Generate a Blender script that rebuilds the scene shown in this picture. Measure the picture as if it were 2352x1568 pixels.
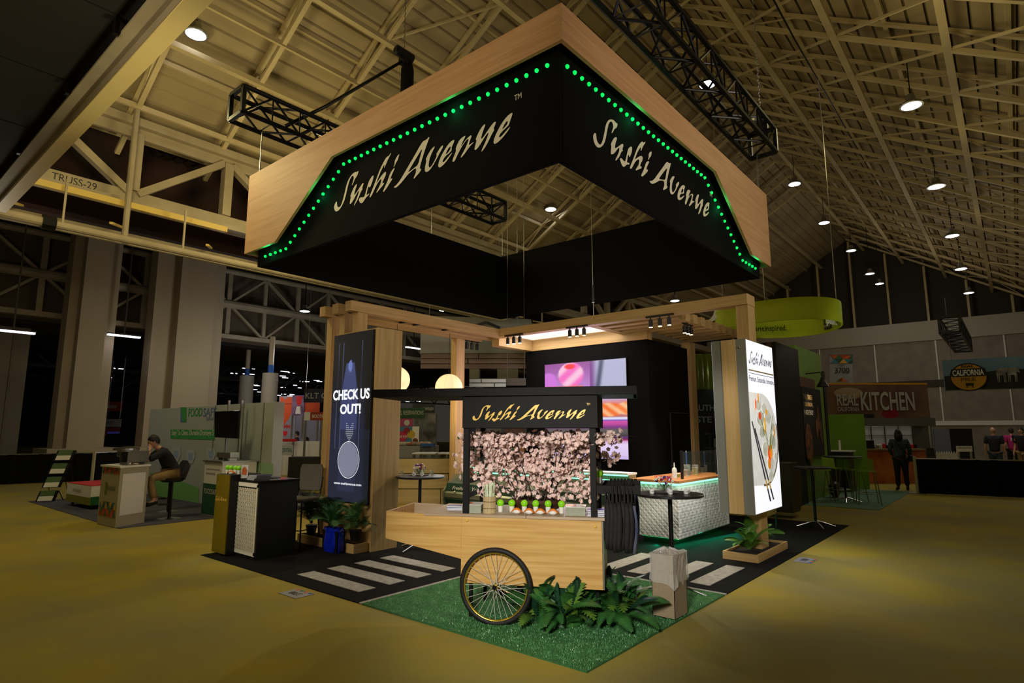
import bpy, bmesh, math, random
from mathutils import Vector, Matrix
from mathutils.geometry import tessellate_polygon
random.seed(7)
for o in list(bpy.data.objects): bpy.data.objects.remove(o)
S = bpy.context.scene
COL = S.collection
R = math.radians
# ------------------------------------------------------------------ camera
CAM = Vector((-3.7665, -2.4746, 1.68)); PITCH = R(8.5103); YAW = R(-50.011); FPX = 1370.0
cd = bpy.data.cameras.new('camera'); cam = bpy.data.objects.new('camera', cd); COL.objects.link(cam)
cd.sensor_width = 36.0; cd.lens = FPX/2352*36; cd.clip_end = 300; cd.clip_start = .05
cam.location = CAM; cam.rotation_euler = (math.pi/2+PITCH, 0, YAW); S.camera = cam
# ------------------------------------------------------------------ world, exposure
W = bpy.data.worlds.new('hall_ambient'); S.world = W; W.use_nodes = True
W.node_tree.nodes['Background'].inputs[0].default_value = (1.0, .9, .72, 1)
W.node_tree.nodes['Background'].inputs[1].default_value = .03
S.view_settings.view_transform = 'Standard'; S.view_settings.look = 'None'
S.view_settings.exposure = 0.0; S.view_settings.gamma = 1.0; S.view_settings.use_curve_mapping = False
# ------------------------------------------------------------------ lights
def area(loc, target, sx, sy, power, col):
    l = bpy.data.lights.new('area_lamp', 'AREA'); l.shape = 'RECTANGLE'; l.size = sx; l.size_y = sy
    l.energy = power; l.color = col
    o = bpy.data.objects.new('area_lamp', l); COL.objects.link(o); o.location = loc
    o.rotation_euler = (Vector(target)-Vector(loc)).to_track_quat('-Z', 'Y').to_euler(); return o
def spot(loc, target, power, col, ang=60, blend=.6, size=.05):
    l = bpy.data.lights.new('spot_lamp', 'SPOT'); l.energy = power; l.color = col
    l.spot_size = R(ang); l.spot_blend = blend; l.shadow_soft_size = size
    o = bpy.data.objects.new('spot_lamp', l); COL.objects.link(o); o.location = loc
    o.rotation_euler = (Vector(target)-Vector(loc)).to_track_quat('-Z', 'Y').to_euler(); return o
def point(loc, power, col, size=.2):
    l = bpy.data.lights.new('point_lamp', 'POINT'); l.energy = power; l.color = col; l.shadow_soft_size = size
    o = bpy.data.objects.new('point_lamp', l); COL.objects.link(o); o.location = loc; return o
WARM = (1.0, .80, .52); YEL = (1.0, .84, .40); COOL = (.86, .9, 1.0)
# added unseen spots washing the hanging sign and the front of the stand
spot((-6.5, 1.5, 3.6), (.4, 3.6, 5.3), 430, (1, .86, .66), 62, .7, .5)
spot((3.2, -7.5, 3.8), (3.6, .4, 5.4), 900, (1, .87, .70), 58, .7, .5)
spot((-4.6, -1.9, 2.9), (.8, .95, .75), 1250, (1, .95, .84), 36, .8, .35)  # added front fill close to the camera, for cart and turf
spot((-3.6, 3.6, 4.6), (1.9, 4.6, 1.2), 230, (1, .90, .70), 50, .8, .3)
spot((-3.2, 5.6, 3.4), (.35, 5.6, .6), 230, (1, .92, .72), 34, .8, .25)  # extra spot added to brighten the reception counter
point((9.6, 2.9, 3.0), 22, (1, .95, .8), .2)  # added point without a fixture, lifts the lime slats
spot((1.6, -4.0, 4.6), (4.2, .9, .6), 430, (1, .92, .78), 50, .8, .3)
# added unseen lights that brighten the roof, hall and far stands
for p, e in (((-1.0, 8.6, 7.0), 330), ((3.6, 10.2, 7.0), 200), ((-4.6, 3.0, 5.0), 70), ((3.0, 3.2, 8.2), 60), ((9.5, -1.2, 8.2), 52), ((15.5, -1.5, 7.6), 40), ((13, 9.5, 7.4), 60)):
    point(p, e, YEL, .5)
for p, e in (((24, -1.2, 7.0), 60), ((33, 2, 8.0), 130), ((27, 6, 9), 40)):
    point(p, e, (1, .9, .72), .5)
point((-1.5, 15.5, 4.6), 85, (1, .9, .68), .4)
area((22, -1.5, 7.5), (22, -1.5, 0), 6, 4, 120, (1, .93, .75))
point((10, 22.5, 5.0), 55, COOL, .4)
point((15, 17.5, 5.0), 75, COOL, .4)
spot((3.0, -.2, 3.2), (5.0, 1.6, .5), 90, (1, .97, .92), 50, .8, .2)  # added spot without a fixture, whitens the sushi bar panels
spot((.3, 3.2, 1.2), (-1.7, 5.2, 5.8), 380, (1, .88, .5), 46, .9, .3)  # added uplight, no fixture: brightens the soffit's edge beam
point((7, 20, 4.2), 120, (1, .95, .88), .4)  # point added to bring out the lattice truss
spot((9.4, -1.5, 2.2), (11.6, 1.0, 4.3), 60, (1, .95, .8), 60, .6, .2)  # added spot without a fixture, brightens the lime ring

# ------------------------------------------------------------------ pixel helper: photo pixel -> world point on a given plane
_f = Vector((math.sin(-YAW)*math.cos(PITCH), math.cos(YAW)*math.cos(PITCH), math.sin(PITCH)))
_r = Vector((math.cos(YAW), math.sin(YAW), 0)); _u = _r.cross(_f)
def ray(px, py): return _r*(px-1176)+_u*(784-py)+_f*FPX
def gz(px, py, z=0.0): d = ray(px, py); return CAM+d*((z-CAM.z)/d.z)
def gx(px, py, x): d = ray(px, py); return CAM+d*((x-CAM.x)/d.x)
def gy(px, py, y): d = ray(px, py); return CAM+d*((y-CAM.y)/d.y)
def gd(px, py, dep): return CAM+ray(px, py)*(dep/FPX)
def pr(p):
    v = Vector(p)-CAM; return (1176+FPX*v.dot(_r)/v.dot(_f), 784-FPX*v.dot(_u)/v.dot(_f))

# ------------------------------------------------------------------ materials
def lin(c):
    return tuple(((x/255)/12.92 if x/255 <= .04045 else ((x/255+.055)/1.055)**2.4) for x in c)
def mat(name, rgb, rough=.6, metal=0, emit=0, noise=None, rgb2=None, bump=0, bscale=60, alpha=None, spec=None, stretch=None, trans=None):
    m = bpy.data.materials.new(name); m.use_nodes = True; nt = m.node_tree; b = nt.nodes['Principled BSDF']
    c = lin(rgb)
    b.inputs['Base Color'].default_value = (*c, 1); b.inputs['Roughness'].default_value = rough
    b.inputs['Metallic'].default_value = metal
    if spec is not None: b.inputs['Specular IOR Level'].default_value = spec
    if trans: b.inputs['Transmission Weight'].default_value = trans
    if alpha is not None: b.inputs['Alpha'].default_value = alpha
    if emit:
        b.inputs['Emission Color'].default_value = (*c, 1); b.inputs['Emission Strength'].default_value = emit
    tc = nt.nodes.new('ShaderNodeTexCoord')
    if noise:
        mp = nt.nodes.new('ShaderNodeMapping'); n = nt.nodes.new('ShaderNodeTexNoise'); mx = nt.nodes.new('ShaderNodeMixRGB')
        n.inputs['Scale'].default_value = noise; n.inputs['Detail'].default_value = 5
        if stretch: mp.inputs['Scale'].default_value = stretch
        nt.links.new(tc.outputs['Object'], mp.inputs[0]); nt.links.new(mp.outputs[0], n.inputs[0])
        rp = nt.nodes.new('ShaderNodeMapRange'); rp.inputs[1].default_value = .34; rp.inputs[2].default_value = .66
        nt.links.new(n.outputs[0], rp.inputs[0]); nt.links.new(rp.outputs[0], mx.inputs[0])
        mx.inputs[1].default_value = (*c, 1); mx.inputs[2].default_value = (*lin(rgb2 or tuple(int(v*.8) for v in rgb)), 1)
        nt.links.new(mx.outputs[0], b.inputs['Base Color'])
        if emit: nt.links.new(mx.outputs[0], b.inputs['Emission Color'])
    if bump:
        n2 = nt.nodes.new('ShaderNodeTexNoise'); n2.inputs['Scale'].default_value = bscale
        bp = nt.nodes.new('ShaderNodeBump'); bp.inputs['Strength'].default_value = bump; bp.inputs['Distance'].default_value = .01
        nt.links.new(tc.outputs['Object'], n2.inputs[0]); nt.links.new(n2.outputs[0], bp.inputs['Height']); nt.links.new(bp.outputs[0], b.inputs['Normal'])
    return m
def wood(name, a, b2, axis, rough=.55, sc=1.0):
    st = {'x': (.35, 9, 9), 'y': (9, .35, 9), 'z': (9, 9, .35)}[axis]
    m = mat(name, a, rough, noise=3.2*sc, rgb2=b2, stretch=st); nt = m.node_tree; b = nt.nodes['Principled BSDF']
    n = nt.nodes.new('ShaderNodeTexNoise'); n.inputs['Scale'].default_value = 14; n.inputs['Detail'].default_value = 6
    mp = nt.nodes.new('ShaderNodeMapping'); mp.inputs['Scale'].default_value = st; tc = nt.nodes.new('ShaderNodeTexCoord')
    nt.links.new(tc.outputs['Object'], mp.inputs[0]); nt.links.new(mp.outputs[0], n.inputs[0])
    bp = nt.nodes.new('ShaderNodeBump'); bp.inputs['Strength'].default_value = .12; bp.inputs['Distance'].default_value = .004
    nt.links.new(n.outputs[0], bp.inputs['Height']); nt.links.new(bp.outputs[0], b.inputs['Normal']); return m
M = {}
OAK, OAK2 = (204, 171, 114), (186, 150, 94)
for ax in 'xyz': M['oak'+ax] = wood('oak_veneer_'+ax, OAK, OAK2, ax)
M['fasc'] = {a: wood('fascia_oak_'+a, (222, 174, 124), (206, 156, 106), a, .6) for a in 'xy'}
M['cartwood'] = wood('cart_maple', (226, 184, 112), (200, 152, 78), 'x', .5)
M['cartgrey'] = wood('cart_grey_oak', (196, 172, 144), (172, 148, 120), 'x', .5)
M['black'] = mat('black_fabric', (15, 15, 16), .95, noise=220, rgb2=(10, 10, 11), spec=.15)
M['bpaint'] = mat('black_paint', (20, 20, 20), .45)
M['cblack'] = mat('cart_black', (11, 11, 10), .6, spec=.25)
M['bsteel'] = mat('black_steel', (14, 14, 15), .35, .3)
M['chrome'] = mat('polished_metal', (210, 210, 210), .18, 1)
M['steel'] = mat('brushed_steel', (165, 165, 160), .35, .9)
M['white'] = mat('white_laminate', (236, 234, 230), .5)
M['cream'] = mat('cream_lettering', (252, 244, 220), .6)
M['gold'] = mat('gold_lettering', (240, 198, 92), .4, .1)
M['navy'] = mat('navy_print', (22, 28, 60), .6)
M['greenled'] = mat('green_led', (10, 240, 95), .4, emit=1.15)
M['hallsteel'] = mat('painted_roof_steel', (196, 178, 138), .6, noise=1.2, rgb2=(178, 160, 122))
M['deck'] = mat('roof_deck', (170, 152, 116), .7, noise=.6, rgb2=(150, 134, 102))
M['lampglow'] = mat('high_bay_lens', (240, 244, 255), .3, emit=14)
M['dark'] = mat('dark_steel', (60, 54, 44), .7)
M['wallcon'] = mat('hall_wall', (150, 140, 126), .8, noise=2, rgb2=(136, 126, 112))
M['leaf'] = mat('dark_leaf', (66, 122, 56), .42, noise=9, rgb2=(38, 88, 42))
M['leaf2'] = mat('bright_leaf', (92, 140, 44), .45, noise=9, rgb2=(58, 104, 34))
M['palm'] = mat('palm_leaf', (58, 112, 62), .4, noise=8, rgb2=(34, 76, 44))
M['soil'] = mat('dark_soil', (24, 18, 13), .95, bump=.8, bscale=80)
M['glass'] = mat('clear_glass', (225, 238, 232), .05, trans=.95, alpha=.35)
M['lime'] = mat('lime_rubber', (150, 238, 30), .35)
M['orange'] = mat('orange_rubber', (245, 132, 16), .4)
M['wht2'] = mat('white_rubber', (244, 242, 236), .45)

# ------------------------------------------------------------------ object helpers
WM = {}
def tagp(o, label=None, cat=None, group=None, kind=None):
    if label: o['label'] = label
    if cat: o['category'] = cat
    if group: o['group'] = group
    if kind: o['kind'] = kind
    return o
def thing(name, label, cat, loc=(0, 0, 0), rz=0, group=None, kind=None):
    o = bpy.data.objects.new(name, None); COL.objects.link(o); o.empty_display_size = .1
    o.location = loc; o.rotation_euler = (0, 0, rz); WM[o.name] = Matrix.Translation(Vector(loc)) @ Matrix.Rotation(rz, 4, 'Z')
    return tagp(o, label, cat, group, kind)
class MB:
    def __init__(s): s.v = []; s.f = []
    def add(s, vs, fs):
        n = len(s.v); s.v += [Vector(q) for q in vs]; s.f += [tuple(i+n for i in f) for f in fs]; return s
    def box(s, a, b, c=0.0):
        x0, y0, z0 = [min(a[i], b[i]) for i in range(3)]; x1, y1, z1 = [max(a[i], b[i]) for i in range(3)]
        if c:
            bm = bmesh.new(); bmesh.ops.create_cube(bm, size=1)
            for v in bm.verts: v.co = Vector(((x0+x1)/2+v.co.x*(x1-x0), (y0+y1)/2+v.co.y*(y1-y0), (z0+z1)/2+v.co.z*(z1-z0)))
            bmesh.ops.bevel(bm, geom=bm.edges[:], offset=c, segments=1, affect='EDGES'); bm.verts.index_update()
            s.add([v.co.copy() for v in bm.verts], [[v.index for v in f.verts] for f in bm.faces]); bm.free(); return s
        return s.add([(x0, y0, z0), (x1, y0, z0), (x1, y1, z0), (x0, y1, z0), (x0, y0, z1), (x1, y0, z1), (x1, y1, z1), (x0, y1, z1)],
                     [(3, 2, 1, 0), (4, 5, 6, 7), (0, 1, 5, 4), (1, 2, 6, 5), (2, 3, 7, 6), (3, 0, 4, 7)])
    def bar(s, p, q, w, h=None):           # square section bar between two points
        h = h or w; p = Vector(p); q = Vector(q); d = (q-p).normalized()
        u = Vector((0, 0, 1)) if abs(d.z) < .95 else Vector((0, 1, 0)); a = d.cross(u).normalized(); b = a.cross(d)
        vs = [e+a*(w/2*i)+b*(h/2*j) for e in (p, q) for i, j in ((-1, -1), (1, -1), (1, 1), (-1, 1))]
        return s.add(vs, [(3, 2, 1, 0), (4, 5, 6, 7), (0, 1, 5, 4), (1, 2, 6, 5), (2, 3, 7, 6), (3, 0, 4, 7)])
    def tube(s, pts, r, n=8, caps=True):
        pts = [Vector(p) for p in pts]; rr = r if isinstance(r, (list, tuple)) else [r]*len(pts); vs = []; prev = None
        for i, p in enumerate(pts):
            d = (pts[min(i+1, len(pts)-1)]-pts[max(i-1, 0)])
            if d.length < 1e-9: d = Vector((0, 0, 1))
            d.normalize()
            if prev is None:
                u = Vector((0, 0, 1)) if abs(d.z) < .9 else Vector((1, 0, 0)); a = d.cross(u).normalized()
            else: a = (prev-d*prev.dot(d)).normalized()
            prev = a; b = d.cross(a)
            vs += [p+(a*math.cos(2*math.pi*k/n)+b*math.sin(2*math.pi*k/n))*rr[i] for k in range(n)]
        fs = [(i*n+k, i*n+(k+1) % n, (i+1)*n+(k+1) % n, (i+1)*n+k) for i in range(len(pts)-1) for k in range(n)]
        if caps: fs += [tuple(range(n))[::-1], tuple((len(pts)-1)*n+k for k in range(n))]
        return s.add(vs, fs)
    def lathe(s, prof, n=20, at=(0, 0, 0), sx=1, sy=1):
        at = Vector(at); vs = [at+Vector((r*math.cos(2*math.pi*k/n)*sx, r*math.sin(2*math.pi*k/n)*sy, z)) for r, z in prof for k in range(n)]
        fs = [(i*n+k, i*n+(k+1) % n, (i+1)*n+(k+1) % n, (i+1)*n+k) for i in range(len(prof)-1) for k in range(n)]
        if prof[0][0] > 1e-4: fs.append(tuple(range(n))[::-1])
        if prof[-1][0] > 1e-4: fs.append(tuple((len(prof)-1)*n+k for k in range(n)))
        return s.add(vs, fs)
    def ball(s, c, r, n=14, m=8, sc=(1, 1, 1)):
        prof = [(max(1e-5, math.sin(math.pi*i/m)*r), -math.cos(math.pi*i/m)*r*sc[2]) for i in range(m+1)]
        return s.lathe(prof, n, c, sc[0], sc[1])
    def prism(s, poly, O, X, Y, t):        # extrude 2D polygon (list of (a,b)) in plane O,X,Y by t along X x Y
        O = Vector(O); X = Vector(X); Y = Vector(Y); N = X.cross(Y).normalized(); n = len(poly)
        A = [O+X*a+Y*b for a, b in poly]; B = [p+N*t for p in A]
        tr = tessellate_polygon([A])
        ar = sum(poly[i][0]*poly[(i+1) % n][1]-poly[(i+1) % n][0]*poly[i][1] for i in range(n))
        fs = []
        for q in tr:
            i, j, k = q; nn = (A[j]-A[i]).cross(A[k]-A[i])
            if nn.dot(N) < 0: j, k = k, j
            fs.append((i, k, j)); fs.append((i+n, j+n, k+n))
        for i in range(n):
            j = (i+1) % n; fs.append((i, j, j+n, i+n) if ar > 0 else (j, i, i+n, j+n))
        return s.add(A+B, fs)
    def quad(s, a, b, c, d): return s.add([a, b, c, d], [(0, 1, 2, 3)])
    def xf(s, m):
        s.v = [m @ q for q in s.v]; return s
    def build(s, name, m, parent=None, world=True, smooth=False, kind=None, label=None):
        vs = s.v
        if parent is not None and world:
            inv = WM[parent.name].inverted(); vs = [inv @ q for q in vs]
        me = bpy.data.meshes.new(name); me.from_pydata([tuple(q) for q in vs], [], s.f); me.update()
        if m: me.materials.append(m)
        if smooth:
            for p in me.polygons: p.use_smooth = True
        o = bpy.data.objects.new(name, me); COL.objects.link(o)
        if parent is not None: o.parent = parent; WM[o.name] = WM[parent.name]
        else: WM[o.name] = Matrix.Identity(4)
        if kind: o['kind'] = kind
        if label: o['label'] = label
        return o
def dup(root, loc=None, rz=None, label=None, group=None):
    r = root.copy(); COL.objects.link(r)
    if loc is not None: r.location = loc
    if rz is not None: r.rotation_euler = (0, 0, rz)
    WM[r.name] = Matrix.Translation(r.location) @ Matrix.Rotation(r.rotation_euler.z, 4, 'Z')
    if label: r['label'] = label
    if group: r['group'] = group
    for ch in root.children:
        c = ch.copy(); COL.objects.link(c); c.parent = r; WM[c.name] = WM[r.name]
        for g in ch.children:
            d = g.copy(); COL.objects.link(d); d.parent = c; WM[d.name] = WM[r.name]
    return r
def inst(name, me_obj, parent, mtx):      # part sharing mesh data, placed by a matrix in the parent's space
    o = bpy.data.objects.new(name, me_obj.data); COL.objects.link(o); o.parent = parent; o.matrix_local = mtx; return o

TMP = bpy.data.scenes.new('scratch'); 
def evalmesh(o):
    TMP.collection.objects.link(o); vl = TMP.view_layers[0]; vl.update(); dg = vl.depsgraph
    me = bpy.data.meshes.new_from_object(o.evaluated_get(dg), depsgraph=dg); return me
TXC = {}
def txt(s, parent, O, X, w, h, m, U=(0, 0, 1), bold=0.0, ital=0.0, name='lettering', t=.004, lift=.002):
    key = (s, bold, ital)
    if key not in TXC:
        c = bpy.data.curves.new('t', 'FONT'); c.body = s; c.offset = bold; c.shear = ital; c.resolution_u = 5
        o = bpy.data.objects.new('t', c); me = evalmesh(o); bpy.data.objects.remove(o)
        vs = [v.co.copy() for v in me.vertices]; fs = [tuple(p.vertices) for p in me.polygons]
        x0 = min(v.x for v in vs); x1 = max(v.x for v in vs); y0 = min(v.y for v in vs); y1 = max(v.y for v in vs)
        TXC[key] = ([((v.x-x0)/(x1-x0), (v.y-y0)/(y1-y0)) for v in vs], fs); bpy.data.meshes.remove(me)
    vs, fs = TXC[key]; O = Vector(O); X = Vector(X).normalized(); U = Vector(U).normalized(); N = X.cross(U)
    b = MB(); P = [O+X*(a*w)+U*(c*h)+N*lift for a, c in vs]; b.add(P, [])
    e = {}
    for f in fs:
        nn = (P[f[1]]-P[f[0]]).cross(P[f[2]]-P[f[1]]); f = f if nn.dot(N) > 0 else tuple(reversed(f)); b.f.append(f)
    return b.build(name, m, parent)
# ---- the brush-drawn two-word wordmark, outlines in photo-zoom units
_A = lambda L: [(x/15.68, -y/15.68) for x, y in L]
_B = lambda L: [(130+x/14.7, -y/14.7) for x, y in L]
GL = [
 [_A([(240,610),(200,630),(175,670),(170,710),(190,760),(230,795),(290,800),(350,775),(410,730),(460,670),(500,590),(530,500),(560,410),(590,340),(630,290),(670,268),(700,280),(718,320),(705,360),(665,435),(685,440),(720,390),(760,340),(815,305),(850,228),(810,237),(740,222),(680,232),(620,260),(560,310),(520,370),(495,430),(470,510),(440,590),(410,660),(380,710),(350,735),(310,738),(275,720),(255,680),(250,630)])],
 [_A([(810,450),(775,460),(730,490),(690,540),(655,590),(635,630),(655,630),(640,690),(625,765),(670,757),(720,725),(775,670),(830,610),(880,575),(870,630),(830,700),(745,815),(765,815),(840,750),(890,690),(930,620),(985,585),(960,575),(985,530),(1000,490),(970,483),(930,510),(880,550),(820,595),(745,642),(755,590),(780,530),(810,480)])],
 [_A([(1260,430),(1225,430),(1180,460),(1140,500),(1110,560),(1080,630),(1050,700),(1030,735),(985,735),(930,715),(875,745),(900,780),(930,820),(970,832),(1010,820),(1060,775),(1100,750),(1150,740),(1165,710),(1130,715),(1085,728),(1100,680),(1115,630),(1130,590),(1150,595),(1175,618),(1210,570),(1245,510),(1260,460)])],
 [_A([(1690,175),(1640,215),(1590,212),(1550,240),(1490,300),(1430,370),(1370,460),(1310,560),(1240,670),(1190,740),(1170,790),(1200,785),(1240,755),(1290,690),(1350,620),(1410,570),(1470,540),(1470,590),(1430,660),(1345,745),(1360,757),(1450,705),(1530,665),(1550,630),(1490,640),(1520,590),(1570,530),(1590,480),(1570,455),(1520,470),(1450,510),(1370,570),(1335,590),(1400,480),(1470,390),(1530,325),(1540,350),(1525,380),(1550,380),(1590,310),(1640,250),(1700,190)])],
 [_A([(1810,455),(1740,475),(1690,520),(1650,590),(1600,670),(1540,745),(1520,785),(1550,787),(1620,740),(1690,680),(1740,640),(1750,610),(1695,625),(1720,570),(1770,510)])],
 [_A([(1905,260),(1860,275),(1820,310),(1790,350),(1795,390),(1765,435),(1785,440),(1820,390),(1870,350),(1890,300)])],
 [_B([(-233,726),(-160,705),(-80,650),(0,575),(100,480),(220,370),(330,260),(390,215),(450,218),(530,188),(500,240),(450,330),(400,430),(350,540),(330,610),(370,625),(330,665),(270,695),(220,725),(200,715),(245,660),(260,600),(240,570),(170,590),(80,620),(0,670),(-70,710),(-160,748),(-215,745)]), _B([(385,310),(340,420),(295,540),(200,565),(70,598),(150,520),(270,410)])],
 [_B([(640,370),(590,378),(540,410),(490,460),(455,505),(470,530),(450,590),(438,650),(450,690),(490,705),(545,690),(610,640),(680,570),(730,510),(780,460),(805,420),(790,405),(740,430),(690,475),(670,500),(680,525),(640,580),(590,630),(550,655),(525,650),(515,600),(530,530),(570,460),(620,400)])],
 [_B([(1015,400),(970,400),(900,430),(830,490),(770,550),(725,620),(708,680),(730,715),(780,710),(850,680),(920,630),(975,585),(985,570),(930,595),(860,640),(820,660),(795,650),(810,615),(860,580),(930,560),(975,535),(965,500),(1000,450),(1020,420)]), _B([(945,470),(900,490),(850,560),(890,555),(940,520),(950,490)])],
 [_B([(1230,410),(1170,418),(1120,435),(1075,485),(1045,540),(1055,570),(1020,630),(985,690),(1000,717),(1040,700),(1080,640),(1130,580),(1190,520),(1250,475),(1290,480),(1260,540),(1220,600),(1135,690),(1160,697),(1220,660),(1280,610),(1340,575),(1390,550),(1330,560),(1285,570),(1310,510),(1340,460),(1330,440),(1280,450),(1210,490),(1140,550),(1170,490),(1215,440)])],
 [_B([(1575,370),(1530,385),(1480,430),(1440,480),(1410,530),(1430,545),(1410,600),(1390,655),(1405,675),(1450,660),(1510,610),(1570,550),(1620,510),(1640,510),(1620,560),(1570,640),(1510,720),(1530,732),(1600,670),(1650,610),(1690,555),(1740,500),(1720,490),(1750,440),(1765,405),(1730,400),(1680,430),(1620,480),(1550,540),(1505,560),(1520,500),(1550,440),(1578,390)])],
 [_B([(2030,380),(1980,385),(1910,420),(1840,480),(1780,550),(1735,620),(1720,670),(1740,700),(1790,695),(1860,665),(1930,620),(1990,570),(1995,550),(1940,580),(1870,625),(1825,640),(1810,620),(1850,580),(1920,550),(1975,525),(1985,500),(2010,450),(2035,400)]), _B([(1955,455),(1910,480),(1860,550),(1910,530),(1955,500)])],
]
def chaikin(L):
    out = []
    for i in range(len(L)):
        a, b = L[i], L[(i+1) % len(L)]
        out += [(a[0]*.75+b[0]*.25, a[1]*.75+b[1]*.25), (a[0]*.25+b[0]*.75, a[1]*.25+b[1]*.75)]
    return out
def wordmark(parent, O, X, w, h, m, tm=True, U=(0, 0, 1), name='lettering', lift=.004):
    # O = left end of the baseline (bottom of the first letter), w = overall width, h = cap height
    O = Vector(O); X = Vector(X).normalized(); U = Vector(U).normalized(); N = X.cross(U); b = MB()
    for gl in GL:
        loops = [[Vector(((x-10.8)/257.5, (y+51.5)/41.0, 0)) for x, y in chaikin(L)] for L in gl]
        tr = tessellate_polygon(loops); fl = [q for L in loops for q in L]
        P = [O+X*(q.x*w)+U*(q.y*h)+N*lift for q in fl]; fs = []
        for i, j, k in tr:
            nn = (P[j]-P[i]).cross(P[k]-P[i]); fs.append((i, j, k) if nn.dot(N) > 0 else (i, k, j))
        b.add(P, fs)
    o = b.build(name, m, parent)
    if tm: txt('TM', parent, O+X*(w*1.008)+U*(h*.86), X, w*.03, h*.12, m, U, name='trademark_letters', lift=lift)
    return o
def disc(b, c, r, N, n=20, U=(0, 0, 1), ry=None):
    c = Vector(c); N = Vector(N).normalized(); U = Vector(U); X = U.cross(N).normalized(); ry = ry or r
    return b.add([c+X*(r*math.cos(2*math.pi*k/n))+U*(ry*math.sin(2*math.pi*k/n)) for k in range(n)], [tuple(range(n))])
def slab(name, parent, O, X, w, h, m, t=.03, N=None, z=None):
    # upright board: O lower-left front corner, X along, front faces N = X x up, thickness goes back
    O = Vector(O); X = Vector(X).normalized(); N = X.cross(Vector((0, 0, 1)))
    b = MB(); F = [O, O+X*w, O+X*w+Vector((0, 0, h)), O+Vector((0, 0, h))]; K = [q-N*t for q in F]
    b.add(F+K, [(0, 1, 2, 3), (7, 6, 5, 4), (4, 5, 1, 0), (5, 6, 2, 1), (6, 7, 3, 2), (7, 4, 0, 3)]); return b.build(name, m, parent)
# ================================================================== THE HALL
floorm = mat('yellow_aisle_carpet', (170, 150, 56), .95, noise=.8, rgb2=(146, 136, 84), bump=.25, bscale=140, spec=.2)
f = MB().quad((-30, -25, 0), (60, -25, 0), (60, 90, 0), (-30, 90, 0)).build('floor', floorm, kind='structure')
# gable roof: ribbed deck, joists up the slope, purlins along the hall, diagonal braces
RY = 5.0; ZL = lambda y: 14.1-.6*abs(y-RY); ZD = lambda y: ZL(y)+.6
b = MB(); rib = .36
def deck(y0, y1, sgn):
    n = int(abs(y1-y0)/rib); X0, X1 = -14, 42
    for i in range(n):
        ya = y0+sgn*i*rib; yb = ya+sgn*.30; yc = ya+sgn*.315; yd = ya+sgn*rib
        prof = [(ya, ZD(ya)), (yb, ZD(yb)), (yb, ZD(yb)+.14), (yc, ZD(yc)+.14), (yd, ZD(yd))]
        for (p, q) in zip(prof, prof[1:]):
            b.quad((X0, p[0], p[1]), (X1, p[0], p[1]), (X1, q[0], q[1]), (X0, q[0], q[1]))
deck(5, 14.6, 1); deck(5, -9.2, -1)
ceil = b.build('ceiling', M['deck'], kind='structure')
WM[ceil.name] = Matrix.Identity(4)
def joist(side):
    b = MB(); y1 = 14.2 if side > 0 else -9
    L = abs(y1-RY); lo = Vector((0, RY, ZL(RY))); hi = Vector((0, y1, ZL(y1)))
    b.bar(lo, hi, .11, .10); up = Vector((0, 0, .46)); b.bar(lo+up, hi+up, .12, .07)
    n = int(L/1.42); pts = []
    for i in range(n+1):
        t = i*1.42/L; p = lo.lerp(hi, t); pts.append(p+(up if i % 2 else Vector()))
    for p, q in zip(pts, pts[1:]): b.bar(p, q, .035)
    return b
for side in (1, -1):
    j0 = None
    for k in range(-7, 18):
        x = 2.81+2.14*k
        if side > 0 and x > 30: continue
        if j0 is None:
            j0 = joist(side).build('joist', M['hallsteel'], ceil); j0.location = (x, 0, 0)
        else:
            o = bpy.data.objects.new('joist', j0.data); COL.objects.link(o); o.parent = ceil; o.location = (x, 0, 0)
for y in (4.3, 2.17, .04, -2.09, -4.22, -6.35, 6.95, 9.08, 10.26, 11.3, 12.9):
    w = .07 if y in (10.26, 12.9) else .15
    MB().bar((-14, y, ZL(y)-.02), (42, y, ZL(y)-.02), w, .13).build('purlin', M['hallsteel'], ceil)
for y in (3.2, 1.1, -1.0, -3.1, 7.9, 10.2, 12.2):
    MB().bar((-14, y, ZD(y)-.07), (42, y, ZD(y)-.07), .09, .12).build('purlin', M['hallsteel'], ceil)
br = {}
for side, ys in ((-1, (4.3, 2.17, .04, -2.09, -4.22, -6.35)), (1, (6.95, 9.08))):
    for a, c in zip(ys, ys[1:]):
        key = (side, a)
        for k in range(-3 if side < 0 else -1, 15 if side < 0 else 5):
            x = 2.81+2.14*k
            if key not in br:
                br[key] = MB().bar((0, a, ZL(a)), (-2.14, c, ZL(c)), .055, .055).build('brace', M['hallsteel'], ceil); br[key].location = (x, 0, 0)
            else:
                o = bpy.data.objects.new('brace', br[key].data); COL.objects.link(o); o.parent = ceil; o.location = (x, 0, 0)
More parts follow.
